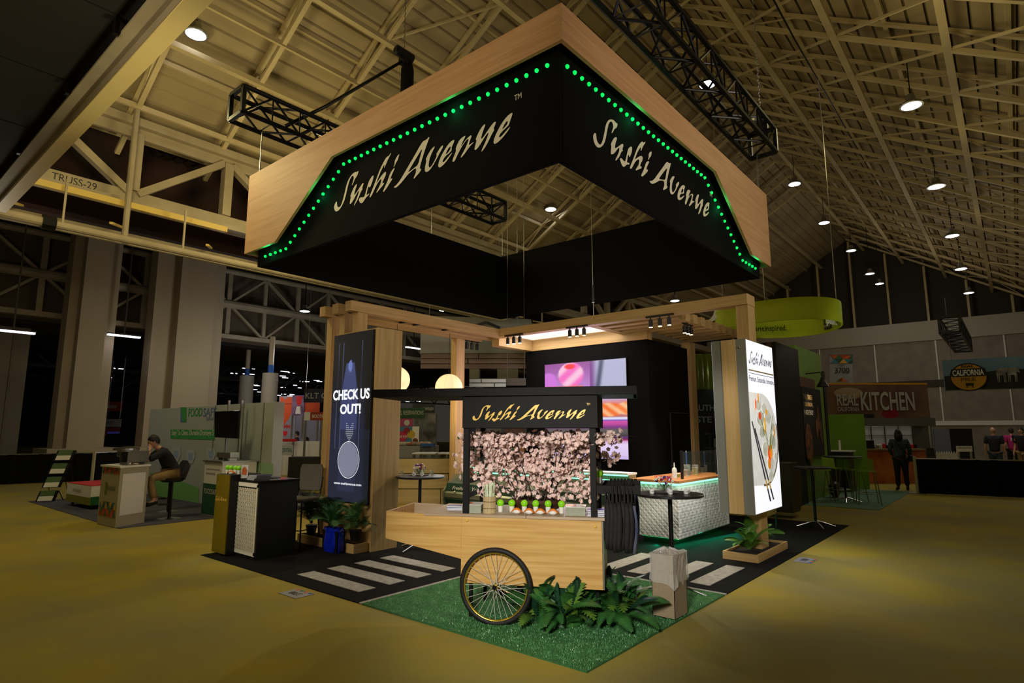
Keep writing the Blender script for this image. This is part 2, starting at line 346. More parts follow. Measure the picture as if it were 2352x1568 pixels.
# big longitudinal truss at the eave, stencilled TRUSS-29
tm_ = mat('truss_paint', (172, 158, 132), .6, noise=1.5, rgb2=(156, 142, 116))
T = thing('eave_truss', 'deep cream painted roof truss stencilled TRUSS-29 at the left eave', 'truss', (0, 13.4, 7.1))
b = MB(); b.box((-14, 13.15, 9.0), (42, 13.6, 9.2)).box((-14, 13.33, 8.75), (42, 13.42, 9.0)); b.build('top_chord', tm_, T)
b = MB(); b.box((-14, 13.15, 7.0), (42, 13.6, 7.12)).box((-14, 13.33, 7.12), (42, 13.42, 7.4)); b.build('bottom_chord', tm_, T)
for i in range(-4, 12):
    x = .85+2.2*i
    MB().box((x-.11, 13.24, 7.4), (x+.11, 13.5, 8.85)).build('upright', tm_, T)
    lo, hi = (7.35, 8.85)
    za, zb = (lo, hi) if i % 2 == 0 else (hi, lo)
    MB().bar((x+.1, 13.37, za), (x+2.1, 13.37, zb), .2, .17).build('diagonal', tm_, T)
MB().tube([(.0+.66, 12.95, 6.0), (.66, 12.95, 9.4)], .065, 10).build('drain_pipe', tm_, T)
txt('TRUSS-29', T, (gy(116, 424, 13.33).x, 13.33, 7.17), (1, 0, 0), .85, .17, M['bpaint'], name='stencil_lettering')
yb_ = mat('yellow_flange', (214, 184, 96), .5)
MB().box((-14, 13.0, 6.86), (3.0, 13.12, 7.0)).build('flange', yb_, T)
# dark mechanical zone behind it
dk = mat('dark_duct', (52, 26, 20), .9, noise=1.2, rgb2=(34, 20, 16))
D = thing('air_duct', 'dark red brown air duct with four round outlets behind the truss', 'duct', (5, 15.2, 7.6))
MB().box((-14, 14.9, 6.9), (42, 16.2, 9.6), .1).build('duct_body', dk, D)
for px in (368, 391, 417, 441):
    p = gy(px, 345+(px-368)*.3, 14.6); MB().tube([(p.x, 14.5, p.z), (p.x, 14.95, p.z)], .13, 14, False).build('outlet', dk, D)
p0 = gy(100, 492, 12.6)
pz = p0.z-.16
P = thing('sprinkler_pipe', 'long cream pipe running below the truss across the hall', 'pipe', (0, 12.6, pz))
MB().tube([(-14, 12.6, pz), (-.9, 12.6, pz)], .1, 12).build('pipe_run', tm_, P); MB().tube([(-.75, 12.6, pz), (42, 12.6, pz)], .085, 12).build('pipe_run', tm_, P)
MB().tube([(-.95, 12.6, pz), (-.72, 12.6, pz)], .16, 12).build('coupling', M['bsteel'], P)
for i in range(9): MB().bar((-3+i*2.4, 12.6, pz), (-3+i*2.4, 12.6, 7.0), .04).build('hanger', tm_, P)
for k, (z_, y_) in enumerate(((6.35, 13.9), (6.6, 14.4), (6.05, 13.2))):
    MB().tube([(-14, y_, z_), (30, y_, z_)], .05, 8).build('conduit', tm_, P)
for i in range(12): MB().bar((-6+i*2.1, 12.7, 6.3), (-5.2+i*2.1, 14.4, 6.75), .07, .05).build('crossbar', yb_, P)
# low dark ceiling beyond the eave and the far low hall
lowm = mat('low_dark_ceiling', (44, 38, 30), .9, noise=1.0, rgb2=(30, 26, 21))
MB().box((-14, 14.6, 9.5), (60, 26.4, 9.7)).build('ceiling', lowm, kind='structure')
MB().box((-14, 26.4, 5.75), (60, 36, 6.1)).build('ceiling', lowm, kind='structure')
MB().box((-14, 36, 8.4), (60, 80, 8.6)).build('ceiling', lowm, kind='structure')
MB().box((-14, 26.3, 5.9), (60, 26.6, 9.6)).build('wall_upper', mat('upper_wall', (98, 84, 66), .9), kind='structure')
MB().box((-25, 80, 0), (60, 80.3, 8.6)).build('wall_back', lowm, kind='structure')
# second truss with an X pattern and a round mid pipe
T2 = thing('lattice_truss', 'grey steel lattice truss with a round middle pipe behind the pillars', 'truss', (0, 25.6, 6))
for z_, r_ in ((9.2, .13), (7.62, .2)): MB().tube([(-14, 25.6, z_), (40, 25.6, z_)], r_, 10).build('chord', tm_, T2)
MB().box((-14, 25.4, 5.95), (40, 25.8, 6.15)).build('chord', tm_, T2)
for i in range(-8, 11):
    x = 1.7+1.78*i*2
    MB().bar((x, 25.6, 6), (x, 25.6, 9.2), .2, .12).build('upright', tm_, T2)
    MB().bar((x+1.78, 25.6, 6), (x+1.78, 25.6, 9.2), .16, .12).build('upright', tm_, T2)
    for (xa, za), (xb, zb) in (((x, 7.62), (x+1.78, 9.1)), ((x+1.78, 9.1), (x+3.56, 7.62)), ((x, 7.62), (x+1.78, 6.1)), ((x+1.78, 6.1), (x+3.56, 7.62))):
        MB().bar((xa, 25.6, za), (xb, 25.6, zb), .14, .1).build('diagonal', tm_, T2)
# concrete columns, stepped in plan
colm = mat('hall_pillar', (178, 162, 134), .8, noise=.35, rgb2=(162, 147, 120), stretch=(1, 1, .15))
for k, (px, lab) in enumerate((((131, 146, 168, 173, 240, 263), 'tall stepped concrete pillar, left of the two, behind the black drape'),
                              ((322, 345, 393, 400, 484, 510), 'tall stepped concrete pillar rising behind the drain products wall'))):
    y0 = 24.0; X = [gy(p, 800, y0).x for p in px]; h = 9.5
    C_ = thing('pillar', lab, 'pillar', (X[1], y0, 0))
    poly = [(X[1], y0), (X[2], y0), (X[2], y0-.45), (X[4]-.15, y0-.45), (X[4]-.15, y0+.15), (X[5], y0+.15), (X[5], y0+.75), (X[1], y0+.75)]
    MB().prism(poly, (0, 0, 0), (1, 0, 0), (0, 1, 0), h).build('shaft', colm, C_)
    MB().box((X[1]-.35, y0-.9, 0), (X[5]+.3, y0+1.0, 1.06)).build('plinth', mat('plinth', (176, 160, 128), .8), C_)
# round clad pillars with a blue band
clad = mat('column_cladding', (168, 160, 146), .7); blueb = mat('blue_wrap', (24, 84, 160), .6)
for px, py, dep, lab in ((563, 930, 30, 'round clad column with a blue wrapped pole, left one behind the white wall'), (617, 930, 26, 'wider round clad column with a blue wrapped pole above the white wall')):
    p = gd(px, py, dep); zt = gd(px, 862 if px < 600 else 856, dep).z
    C_ = thing('round_column', lab, 'column', (p.x, p.y, 0)); r_ = .34 if px < 600 else .33
    MB().lathe([(r_, 0), (r_, zt-.35), (r_+.01, zt-.35), (r_+.01, zt-.32), (r_, zt-.3), (r_, zt)], 24, (p.x, p.y, 0)).build('cladding', clad, C_, smooth=False)
    MB().lathe([(.12, zt), (.12, zt+.36)], 12, (p.x, p.y, 0)).build('blue_band', blueb, C_); MB().lathe([(.11, zt+.36), (.11, 5.8)], 12, (p.x, p.y, 0)).build('pole', tm_, C_)
# gable end wall of the hall
xw = 40.0; wallm = M['wallcon']
MB().box((xw, -14, 0), (xw+.3, 26, 7.6)).build('wall_end', wallm, kind='structure')
MB().box((xw-.15, -14, 7.1), (xw, 26, 8.3)).build('trim_1', mat('end_wall_band', (176, 168, 152), .8), kind='structure')
MB().box((xw-.12, -14, 4.3), (xw, 26, 4.7)).build('trim_2', M['dark'], kind='structure')
MB().box((xw-.12, -14, 2.0), (xw, 26, 2.25)).build('trim_3', M['white'], kind='structure')
for y in [-12+3.2*i for i in range(12)]: MB().box((xw-.06, y, 2.2), (xw, y+.07, 7.1)).build('trim_4', M['white'], kind='structure')
MB().add([(xw+1, -12, 8.2), (xw+1, 24, 8.2), (xw+1, 5, 15.5)], [(0, 1, 2)]).build('wall_gable', mat('gable_dark', (58, 52, 44), .9), kind='structure')
G = thing('gable_grid', 'upright steel mullions filling the far gable', 'grid', (xw, 5, 8.3))
for i in range(13):
    y = -7+2.0*i; MB().box((xw+.2, y, 8.2), (xw+.4, y+.12, max(8.4, 14.2-.6*abs(y-5)))).build('mullion', M['hallsteel'], G)
MB().box((-14.2, -10, 0), (-14, 30, 14)).build('wall_left', wallm, kind='structure')
MB().box((-14, -9.4, 0), (42, -9.2, 6.5)).build('wall_right', wallm, kind='structure')
# raised black soffit with a cream edge beam, upper left
sofm = mat('black_soffit_panel', (30, 28, 25), .8, noise=.7, rgb2=(23, 21, 18))
SF = thing('overhead_soffit', 'huge black panelled soffit with a cream edge beam, upper left', 'soffit', (-6, 8, 6))
xs = -1.60; zs = 5.84
MB().box((-13.9, -9, zs+.34), (xs-.03, 12.1, zs+.5)).build('soffit_board', sofm, SF)
for i in range(6):
    for j in range(8):
        x1 = xs-.42-i*2.0; y1 = -3+j*1.9
        if x1 < -12.5: continue
        MB().box((x1-1.97, y1, zs+.30), (x1, y1+1.87, zs+.345)).build('panel', sofm, SF)
eb = mat('edge_beam_cream', (240, 216, 146), .5)
MB().box((xs-.19, -9, zs), (xs, 12.1, zs+.025)).build('beam_flange', eb, SF)
MB().box((xs-.36, -9, zs+.12), (xs-.19, 12.1, zs+.15)).build('beam_lip', tm_, SF)
MB().box((xs-.2, -9, zs+.02), (xs-.17, 12.1, zs+.32)).build('beam_web', tm_, SF)
MB().box((xs-.02, -9, zs+.02), (xs, 12.1, zs+.5)).build('beam_side', M['white'], SF)
for y in (2.6, 4.6, 6.4, 9): MB().box((xs-.42, y, zs+.1), (xs-.38, y+.08, zs+.30)).build('bracket', M['bsteel'], SF)
# high bay lamps
def highbay(p, r, label, group=None, stem=.9):
    p = Vector(p); L = thing('high_bay_lamp', label, 'lamp', p, 0, group)
    MB().lathe([(.02, .30), (.09, .28), (.12, .12), (r*.82, .06), (r, 0), (r*.97, -.02)], 18, p).build('housing', M['steel'], L)
    MB().lathe([(.001, -.035), (r*.6, -.035), (r*.93, -.01)], 18, p).build('lens', M['lampglow'], L)
    MB().tube([p+Vector((0, 0, .3)), p+Vector((0, 0, .3+stem))], .012, 6).build('cord', M['bsteel'], L)
    return L
hb = [((450, 78), 13.7, 'first high bay lamp beside the soffit beam'), ((2093, 242), 14.9, 'nearest high bay lamp on the right roof slope'),
      ((2150, 428), 19.0, 'second high bay lamp down the right roof slope'), ((2187, 541), 22.8, 'third high bay lamp down the right roof slope'),
      ((2207, 617), 26.3, 'fourth high bay lamp down the right roof slope'), ((1265, 480), 24.5, 'high bay lamp seen inside the hanging sign ring'),
      ((1825, 422), 24, 'high bay lamp just right of the hanging sign corner'), ((1893, 511), 27, 'high bay lamp over the lime hanging ring'),
      ((1955, 575), 31, 'high bay lamp beyond the lime hanging ring'), ((1625, 193), 17, 'high bay lamp shining through the black truss')]
h0 = None
for (x, y), d_, lab in hb:
    p = gd(x, y, d_)
    if h0 is None: h0 = highbay(p, .27, lab, 'high bay lamps under the roof')
    else: dup(h0, p, 0, lab)
for k, (x, y, d_) in enumerate(((2225, 672, 32), (2240, 714, 36), (2250, 736, 40), (2020, 651, 36), (1998, 628, 34), (855, 676, 30), (1018, 712, 32), (700, 714, 28), (655, 630, 22), (1550, 690, 30))):
    p = gd(x, y, d_); zt_ = ZL(p.y) if p.y < 14.6 else (9.5 if p.y < 26.3 else 8.4); Lq = dup(h0, p, 0, 'tiny far high bay lamp high under the roof', 'far high bay lamps'); MB().box((p.x-.015, p.y-.015, p.z+.3), (p.x+.015, p.y+.015, max(p.z+.4, zt_+.3))).build('stem', M['bsteel'], Lq)
random.seed(3)
lmp = mat('far_lamp_glow', (235, 235, 255), .4, emit=5)
pts = [(507, 800), (618, 822), (665, 816), (545, 851), (640, 845), (700, 836), (728, 836), (580, 860), (655, 868), (690, 876), (690, 891), (715, 900), (650, 890), (520, 905), (536, 872), (30, 763), (270, 786), (285, 773), (530, 888), (585, 895), (705, 912), (980, 858), (985, 800), (950, 800)]+[(random.uniform(506, 735), random.uniform(842, 915)) for _ in range(34)]+[(random.uniform(925, 1050), random.uniform(895, 930)) for _ in range(6)]+[(random.uniform(240, 285), random.uniform(845, 900)) for _ in range(5)]
for x, y in pts:
    d_ = 26+(y-780)*.42; p = gd(x, y, d_); Lg = thing('strip_light', 'small bluish ceiling light far away in the low hall', 'lamp', p, 0, 'strip lights of the far low hall')
    w = .55 if y < 850 else .3
    MB().box((p.x-w, p.y-.08, p.z), (p.x+w, p.y+.08, p.z+.05)).build('tube', lmp, Lg); MB().box((p.x-w-.02, p.y-.1, p.z+.05), (p.x+w+.02, p.y+.1, p.z+.1)).build('housing', M['dark'], Lg); zt_ = 9.5 if p.y < 26.3 else (5.76 if p.y < 36 else 8.4)
    if zt_ > p.z+.1: MB().box((p.x-.02, p.y-.02, p.z+.1), (p.x+.02, p.y+.02, zt_)).build('stem', M['dark'], Lg)
# frames and trusses of the distant low hall
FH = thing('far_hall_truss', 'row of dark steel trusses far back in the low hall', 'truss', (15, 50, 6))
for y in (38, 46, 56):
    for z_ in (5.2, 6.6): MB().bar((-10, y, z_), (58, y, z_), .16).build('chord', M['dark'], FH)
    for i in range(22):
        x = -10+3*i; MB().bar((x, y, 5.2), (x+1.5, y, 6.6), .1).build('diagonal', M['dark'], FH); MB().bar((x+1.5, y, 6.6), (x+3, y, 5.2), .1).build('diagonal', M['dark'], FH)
# ---- black rigging trusses over the stand
def rig(name, label, x0, x1, yc, z0, w=.42):
    Tt = thing(name, label, 'truss', (x0, yc, z0))
    for dy in (-w/2, w/2):
        for dz in (0, w): MB().tube([(x0, yc+dy, z0+dz), (x1, yc+dy, z0+dz)], .038, 8).build('chord', M['bsteel'], Tt)
    n = max(2, int((x1-x0)/.45)); st = (x1-x0)/n
    for i in range(n):
        xa, xb = x0+i*st, x0+(i+1)*st; b = MB(); s_ = 1 if i % 2 else -1
        for dy in (-w/2, w/2): b.tube([(xa, yc+dy, z0+(w if i % 2 else 0)), (xb, yc+dy, z0+(0 if i % 2 else w))], .019, 6)
        for dz in (0, w): b.tube([(xa, yc+s_*w/2, z0+dz), (xb, yc-s_*w/2, z0+dz)], .019, 6)
        b.tube([(xa, yc-w/2, z0), (xa, yc-w/2, z0+w)], .012, 6).tube([(xa, yc-w/2, z0), (xa, yc+w/2, z0)], .012, 6)
        b.build('lattice', M['bsteel'], Tt)
    for xe in (x0, x1):
        b = MB(); 
        for a, c in (((xe, yc-w/2, z0), (xe, yc+w/2, z0)), ((xe, yc+w/2, z0), (xe, yc+w/2, z0+w)), ((xe, yc+w/2, z0+w), (xe, yc-w/2, z0+w)), ((xe, yc-w/2, z0+w), (xe, yc-w/2, z0))): b.bar(a, c, .06)
        b.build('end_plate', M['bsteel'], Tt)
    return Tt
rig('rigging_truss', 'black box truss above the left edge of the hanging sign', .05, 6.15, 6.25, 6.45)
rig('rigging_truss', 'black box truss crossing above the right side of the hanging sign', -.6, 6.4, .42, 6.35)
rig('rigging_truss', 'short black box truss far right over the milk sign', 18.2, 24, -1.2, 4.6, .5)
# motors, chains and sling cables
def hoist(p, top, label, bag=True):
    p = Vector(p); H = thing('chain_hoist', label, 'hoist', p)
    MB().tube([p+Vector((-.22, 0, 0)), p+Vector((-.2, 0, 0)), p+Vector((.2, 0, 0)), p+Vector((.22, 0, 0))], [.06, .1, .1, .06], 14).build('motor', M['steel'] if not bag else M['bsteel'], H)
    MB().box(p+Vector((-.07, -.1, -.22)), p+Vector((.07, .1, -.05)), .02).build('gearbox', M['bsteel'], H)
    if bag: MB().lathe([(.05, -1.0), (.13, -.95), (.13, -.3), (.08, -.1)], 12, p+Vector((.1, 0, 0))).build('chain_bag', M['black'], H)
    b = MB(); z = p.z+.1; k = 0
    while z < top:
        b.tube([(p.x, p.y, z), (p.x+(.016 if k % 2 else 0), p.y+(0 if k % 2 else .016), z+.03), (p.x, p.y, z+.06)], .009, 4, False); z += .06; k += 1
    b.build('chain', M['steel'], H); return H
p = gy(928, 125, 6.25); hoist(p, 13.6, 'black chain hoist hanging above the left run of the hanging sign'); 
p = gy(1748, 275, .42); hoist(p, 13, 'silver chain hoist at the end of the right rigging truss', False)
b = MB(); q = gy(655, 290, 6.25); a_ = gy(925, 140, 6.25)
b.tube([q, q.lerp(a_, .3)+Vector((0, 0, -.05)), q.lerp(a_, .6)+Vector((0, 0, -.03)), a_], .03, 8)
tagp(b.build('power_cable', M['bsteel'], smooth=True), 'black cable bundle sloping from the left truss up to the hoist', 'cable')
for k, (x, y, ztop, lab) in enumerate(((.5, 6.3, 6.45, 'thin steel sling at the left corner of the hanging sign'), (.62, .62, 6.35, 'thin steel sling at the near corner of the hanging sign'), (6.3, .5, 6.4, 'thin steel sling at the right corner of the hanging sign'), (6.35, 6.3, 6.5, 'thin steel sling at the far corner of the hanging sign'))):
    Sg = thing('sling_cable', lab, 'cable', (x, y, 5.66)); MB().tube([(x, y, 5.62), (x, y, ztop)], .008, 6).build('wire', M['steel'], Sg); MB().ball((x, y, 5.68), .03, 8, 5).build('ring', M['chrome'], Sg)
# cable down through the ring to the stand frame
p = gz(1360, 715, 3.7); Sg = thing('drop_cable', 'thin steel cable dropping through the sign ring to the wooden frame', 'cable', (4.97, 3.0, 3.66))
b = MB(); b.tube([(4.97, 3.0, 3.66), (4.97, 3.0, 12.3)], .006, 6); b.build('wire', M['steel'], Sg); MB().tube([(4.97, 3.0, 3.9), (4.97, 3.0, 4.2)], .025, 8).build('turnbuckle', M['chrome'], Sg)
b = MB(); b.tube([gd(1745, -60, 13), gd(1825, 90, 15), gd(2060, 500, 30)], .02, 5); tagp(b.build('roof_cable', M['bsteel']), 'thin black cable slanting across the right roof slope', 'cable')
# ================================================================== THE STAND: carpet, turf, hanging sign, frame
BX, BY, TF = 8.57, 6.233, 2.6
cpm = mat('black_carpet', (27, 26, 26), .95, noise=7, rgb2=(19, 18, 18), bump=.4, bscale=300, spec=.1)
cp = MB().prism([(TF+.05, 0), (BX, 0), (BX, BY), (0, BY), (0, TF+.05), (TF+.05, TF+.05)], (0, 0, 0), (1, 0, 0), (0, 1, 0), .008).build('carpet', cpm)
tagp(cp, 'black carpet of the sushi stand with pale crossing stripes', 'carpet')
stm = mat('grey_stripe', (176, 172, 168), .95, noise=16, rgb2=(150, 146, 142), bump=.3, bscale=200)
for i in range(4): MB().box((.23+.4*i, 2.97, .006), (.45+.4*i, 4.17, .014)).build('stripe', stm, cp)
for i in range(4): MB().box((2.85, .262+.395*i, .006), (3.96, .49+.395*i, .014)).build('stripe', stm, cp)
MB().prism([(0, TF), (TF, TF), (TF, 0), (TF+.05, 0), (TF+.05, TF+.05), (0, TF+.05)], (0, 0, 0), (1, 0, 0), (0, 1, 0), .012).build('edging', stm, cp)
tfm = mat('turf_base', (44, 92, 46), .95, noise=30, rgb2=(56, 112, 58))
tb = MB().box((0, 0, 0), (TF, TF, .012)).build('turf', tfm); tagp(tb, 'square of artificial turf at the front corner under the cart', 'turf')
random.seed(11); b = MB(); vs = []; fs = []
for i in range(64000):
    x, y = random.uniform(.005, TF-.005), random.uniform(.005, TF-.005)
    a = random.uniform(0, 6.283); h = random.uniform(.008, .019); w = .0022; dx, dy = math.cos(a)*w, math.sin(a)*w; l = random.uniform(.004, .014); a2 = random.uniform(0, 6.283)
    n = len(vs); vs += [(x-dx, y-dy, .01), (x+dx, y+dy, .01), (x+math.cos(a2)*l, y+math.sin(a2)*l, .01+h)]; fs.append((n, n+1, n+2))
grm = mat('turf_blades', (116, 182, 118), .34, noise=9, rgb2=(66, 134, 72), spec=.7)
me = bpy.data.meshes.new('grass'); me.from_pydata(vs, [], fs); me.materials.append(grm)
o = bpy.data.objects.new('grass', me); COL.objects.link(o); o.parent = tb; o['kind'] = 'stuff'

# hanging sign: black inner ring, timber-look outer fascia with a cut out lower edge, green lights in the gap
HS = thing('hanging_sign', 'square hanging sign ring, black inside with light wood fascia and green lights', 'sign', (3.45, 3.45, 4.2))
a0, a1 = .59, 6.36; zb, zt = 4.2, 5.66; t = .05
MB().box((a0, a0, zb), (a0+t, a1, zt), .006).build('ring_wall', M['black'], HS); MB().box((a0+t, a0, zb), (a1, a0+t, zt), .006).build('ring_wall', M['black'], HS)
MB().box((a1-t, a0+t, zb), (a1, a1, zt), .006).build('ring_wall', M['black'], HS); MB().box((a0+t, a1-t, zb), (a1-t, a1, zt), .006).build('ring_wall', M['black'], HS)
b0, b1 = .45, 6.48
prof = [(b0, 5.31), (4.22, 5.31), (5.6, 4.41), (b1, 4.41), (b1, 5.69), (b0, 5.69)]
MB().prism([(b0+.0405, 5.31)]+prof[1:5]+[(b0+.0405, 5.69)], (b0+.04, 0, 0), (0, 1, 0), (0, 0, 1), -.04).build('fascia', M['fasc']['y'], HS)
MB().prism(prof, (0, b0, 0), (1, 0, 0), (0, 0, 1), -.04).build('fascia', M['fasc']['x'], HS)
profr = [(b0, 4.41), (b1, 4.41), (b1, 5.69), (b0, 5.69)]
MB().prism(profr, (b1, 0, 0), (0, 1, 0), (0, 0, 1), .04).build('fascia', M['fasc']['y'], HS)
MB().prism(profr, (0, b1, 0), (1, 0, 0), (0, 0, 1), -.04).build('fascia', M['fasc']['x'], HS)
wordmark(HS, (a0, 4.31, 4.58), (0, -1, 0), 3.14, .50, M['cream'])
wordmark(HS, (1.18, a0, 4.58), (1, 0, 0), 3.08, .50, M['cream'])
# led modules along the cut edge
path = [Vector((.72, 5.22)), Vector((4.12, 5.22)), Vector((5.5, 4.32)), Vector((6.25, 4.32))]
L = []; 
for p, q in zip(path, path[1:]):
    n = int((q-p).length/.13)
    L += [p.lerp(q, i/n) for i in range(n)]
led = MB().ball((0, 0, 0), .022, 10, 6, (1, 1, 1)).build('led_module', M['greenled'], HS, world=False)
led.location = (a0-.01-3.45, L[0].x-3.45, L[0].y-4.2); first = True
for q in L[1:]:
    inst('led_module', led, HS, Matrix.Translation((a0-.01-3.45, q.x-3.45, q.y-4.2)))
for q in L: inst('led_module', led, HS, Matrix.Translation((q.x-3.45, a0-.01-3.45, q.y-4.2)))
for q in (Vector((2.0, 5.2)), Vector((4.6, 4.9)), Vector((5.9, 4.35))):
    point((a0-.07, q.x, q.y), .9, (0, 1, .3), .03); point((q.x, a0-.07, q.y), .9, (0, 1, .3), .03)

# ---- timber frame over the stand
PF = thing('pergola', 'light oak post and beam frame over the sushi stand', 'pergola', (5, 3, 0))
ox, oy, oz = M['oakx'], M['oaky'], M['oakz']
Zb, Zt = 3.5, 3.66
for y in (5.15, 5.50, 5.85):
    MB().box((1.5, y, Zb), (4.93 if y < 5.2 else 5.2, y+.16, Zt), .004).build('beam', ox, PF)
    MB().box((1.64, y+.01, 3.15 if y < 5.6 else 0), (1.82, y+.15, Zb), .004).build('post', oz, PF)
MB().tube([(1.72, 5.3, 3.58), (1.72, 5.51, 3.58)], .055, 14).build('spacer', M['bpaint'], PF); MB().tube([(1.72, 5.65, 3.58), (1.72, 5.86, 3.58)], .055, 14).build('spacer', M['bpaint'], PF)
for x in (2.7, 3.0, 3.7): MB().box((x, 5.32, 3.5), (x+.04, 5.48, 3.53)).build('spacer', M['bpaint'], PF)
MB().box((4.93, .36, Zb), (5.11, 5.31, Zt), .004).build('beam', oy, PF)
MB().box((4.95, .36, 0), (5.24, .54, Zb), .004).build('post', oz, PF); MB().box((4.94, .355, Zb), (5.25, .545, Zt+.002), .004).build('post_head', oz, PF)
MB().box((4.47, 5.86, 0), (4.70, 6.02, Zb), .004).build('post', oz, PF)
MB().box((7.95, 2.55, 0), (8.2, 2.75, Zb), .004).build('post', oz, PF)
# deep frame round the light ceiling
MB().box((5.11, 5.31, 3.36), (6.4, 5.5, Zt), .004).build('beam', ox, PF); MB().box((6.2, 2.62, 3.36), (6.4, 5.31, Zt), .004).build('beam', oy, PF)
MB().box((5.11, 3.0, Zb-.005), (6.2, 3.16, Zt), .004).build('beam', ox, PF)
litm = mat('stretch_ceiling_lit', (252, 246, 242), .6, emit=.85)
MB().box((5.11, 3.16, 3.6), (6.2, 5.31, 3.63)).build('light_ceiling', litm, PF)
for i in range(9):
    x = 5.27+.325*i; y1 = 3.0 if x < 6.1 else (2.62 if x < 6.3 else 2.6)
    MB().box((x+.02, 1.6, Zb), (x+.19, y1, Zt), .004).build('slat', oy, PF)
MB().box((5.2, 1.95, Zb+.03), (8.1, 2.1, Zt-.02)).build('cross_member', ox, PF)
# spotlights on short tracks
glow = mat('spot_glow', (255, 232, 190), .4, emit=22)
def spots(a, c, label, on=True, n=3):
    a = Vector(a); c = Vector(c); T_ = thing('spotlight_track', label, 'spotlight', a)
    MB().bar(a, c, .035, .03).build('track', M['bpaint'], T_)
    for i in range(n):
        p = a.lerp(c, (i+.5)/n); lh = MB().lathe([(.028, -.17), (.034, -.17), (.034, -.05), (.012, -.04), (.012, 0)], 14, p).build('lamp_head', M['bpaint'], T_)
        MB().lathe([(.001, -.172), (.028, -.172)], 12, p).build('lens', glow if on else M['steel'], lh)
    return a.lerp(c, .5)
tr = []
tr.append((spots((4.93, 5.0, 3.5), (4.93, 4.55, 3.5), 'three black spotlights under the beam nearest the inner corner'), (3.4, 4.4, .9)))
tr.append((spots((4.93, 3.55, 3.5), (4.93, 3.1, 3.5), 'three black spotlights on the middle of the long beam'), (3.2, 3.0, .9)))
tr.append((spots((4.93, 1.98, 3.5), (4.93, 1.5, 3.5), 'three black spotlights on the long beam by the slats'), (4.4, 1.7, .9)))
tr.append((spots((5.75, 1.72, 3.5), (6.15, 1.72, 3.5), 'three black spotlights hanging below the slat ends'), (5.6, 1.7, .9)))
tr.append((spots((4.75, 5.93, 3.5), (5.2, 5.93, 3.5), 'three unlit black spotlights under the far left beam', False), (4, 5, .5)))
for p, q in tr[:4]: spot(p+Vector((-.06, 0, -.2)), q, 150, (1, .86, .64), 85, .7, .04)
spot((2.3, 5.0, 3.4), (2.6, 4.6, 0), 45, (1, .86, .62), 100, .8, .05)
area((5.6, 4.2, 3.55), (5.6, 4.2, 0), 1.0, 2.0, 18, (1, .96, .92))

# ---- tower with the tall screen
TW = thing('screen_tower', 'broad light oak tower carrying the tall portrait screen', 'tower', (1.85, 5.1, 0))
MB().box((1.616, 4.623, .008), (2.055, 5.68, 3.19), .004).build('tower_body', oz, TW)
MB().box((1.60, 4.60, .008), (2.06, 4.623, 3.19)).build('tower_face', oz, TW)
SC = thing('portrait_screen', 'tall portrait screen reading CHECK US OUT on the oak tower', 'screen', (1.6, 5.18, .65))
MB().box((1.585, 4.675, .64), (1.614, 5.685, 3.165)).build('bezel', M['bpaint'], SC)
O = Vector((1.578, 5.675, .655)); XX = Vector((0, -1, 0))
DP = MB().box((1.580, 4.685, .65), (1.585, 5.675, 3.155)).build('display', M['bpaint'], SC)
def mixc(a, c, t): t = max(0, min(1, t)); t = t*t*(3-2*t); return tuple(a[i]*(1-t)+c[i]*t for i in range(3))
def pic2(u, v):         # dark bottle picture in slate blue light
    c = mixc((34, 38, 60), (11, 12, 16), (v-.30)/.62); c = mixc(c, (9, 9, 13), (u-.80)/.14)
    w = .20 if v < .62 else (.20-.11*(v-.62)/.2 if v < .82 else 0.0)
    if .06 < v < .84 and abs(u-.46) < w+.02: c = mixc(mixc((58, 66, 108), (82, 94, 148), (v-.4)), c, (abs(u-.46)-w)/.03 if w else 1)
    if v < .42: c = mixc(c, (30, 34, 54), .6)
    for s_ in (.12, .24, .72): c = mixc((78, 84, 120), c, abs(u-s_-.03*v)/.012) if .3 < v < .95 else c
    if ((u-.46)/.05)**2+((v-.80)/.035)**2 < 1: c = (112, 128, 196)
    return c
def picmesh(name, par, f, P00, du, dv, nu, nv, e):
    m = mat(name+'_picture', (200, 200, 200), .4, emit=e); b = MB(); b.add([P00+du*(i/nu)+dv*(j/nv) for j in range(nv+1) for i in range(nu+1)], [(j*(nu+1)+i, j*(nu+1)+i+1, (j+1)*(nu+1)+i+1, (j+1)*(nu+1)+i) for j in range(nv) for i in range(nu)])
    o = b.build(name, m, par); ca = o.data.color_attributes.new('pic', 'FLOAT_COLOR', 'POINT'); ca.data.foreach_set('color', [q for j in range(nv+1) for i in range(nu+1) for q in (*lin(f(i/nu, j/nv)), 1.0)])
    nt = m.node_tree; at = nt.nodes.new('ShaderNodeAttribute'); at.attribute_name = 'pic'; bs = nt.nodes['Principled BSDF']; bs.inputs['Base Color'].default_value = (.02, .02, .02, 1); nt.links.new(at.outputs['Color'], bs.inputs['Emission Color']); return o
picmesh('picture_panel', DP, pic2, Vector((1.5785, 5.675, .65)), Vector((0, -.99, 0)), Vector((0, 0, 2.505)), 60, 130, .85)
scw = mat('screen_white', (240, 244, 255), .4, emit=.95); scb = mat('screen_blue', (54, 66, 120), .4, emit=.6)
txt('CHECK US', SC, O+XX*.04+Vector((-.003, 0, 1.49)), XX, .92, .155, scw, bold=.03)
txt('OUT!', SC, O+XX*.24+Vector((-.003, 0, 1.275)), XX, .52, .15, scw, bold=.03)
txt('www.sushiavenue.com', SC, O+XX*.16+Vector((-.003, 0, .235)), XX, .68, .035, scw, bold=.01)
b = MB()
for i in range(9):
    for j in range(max(0, 1)):
        pass
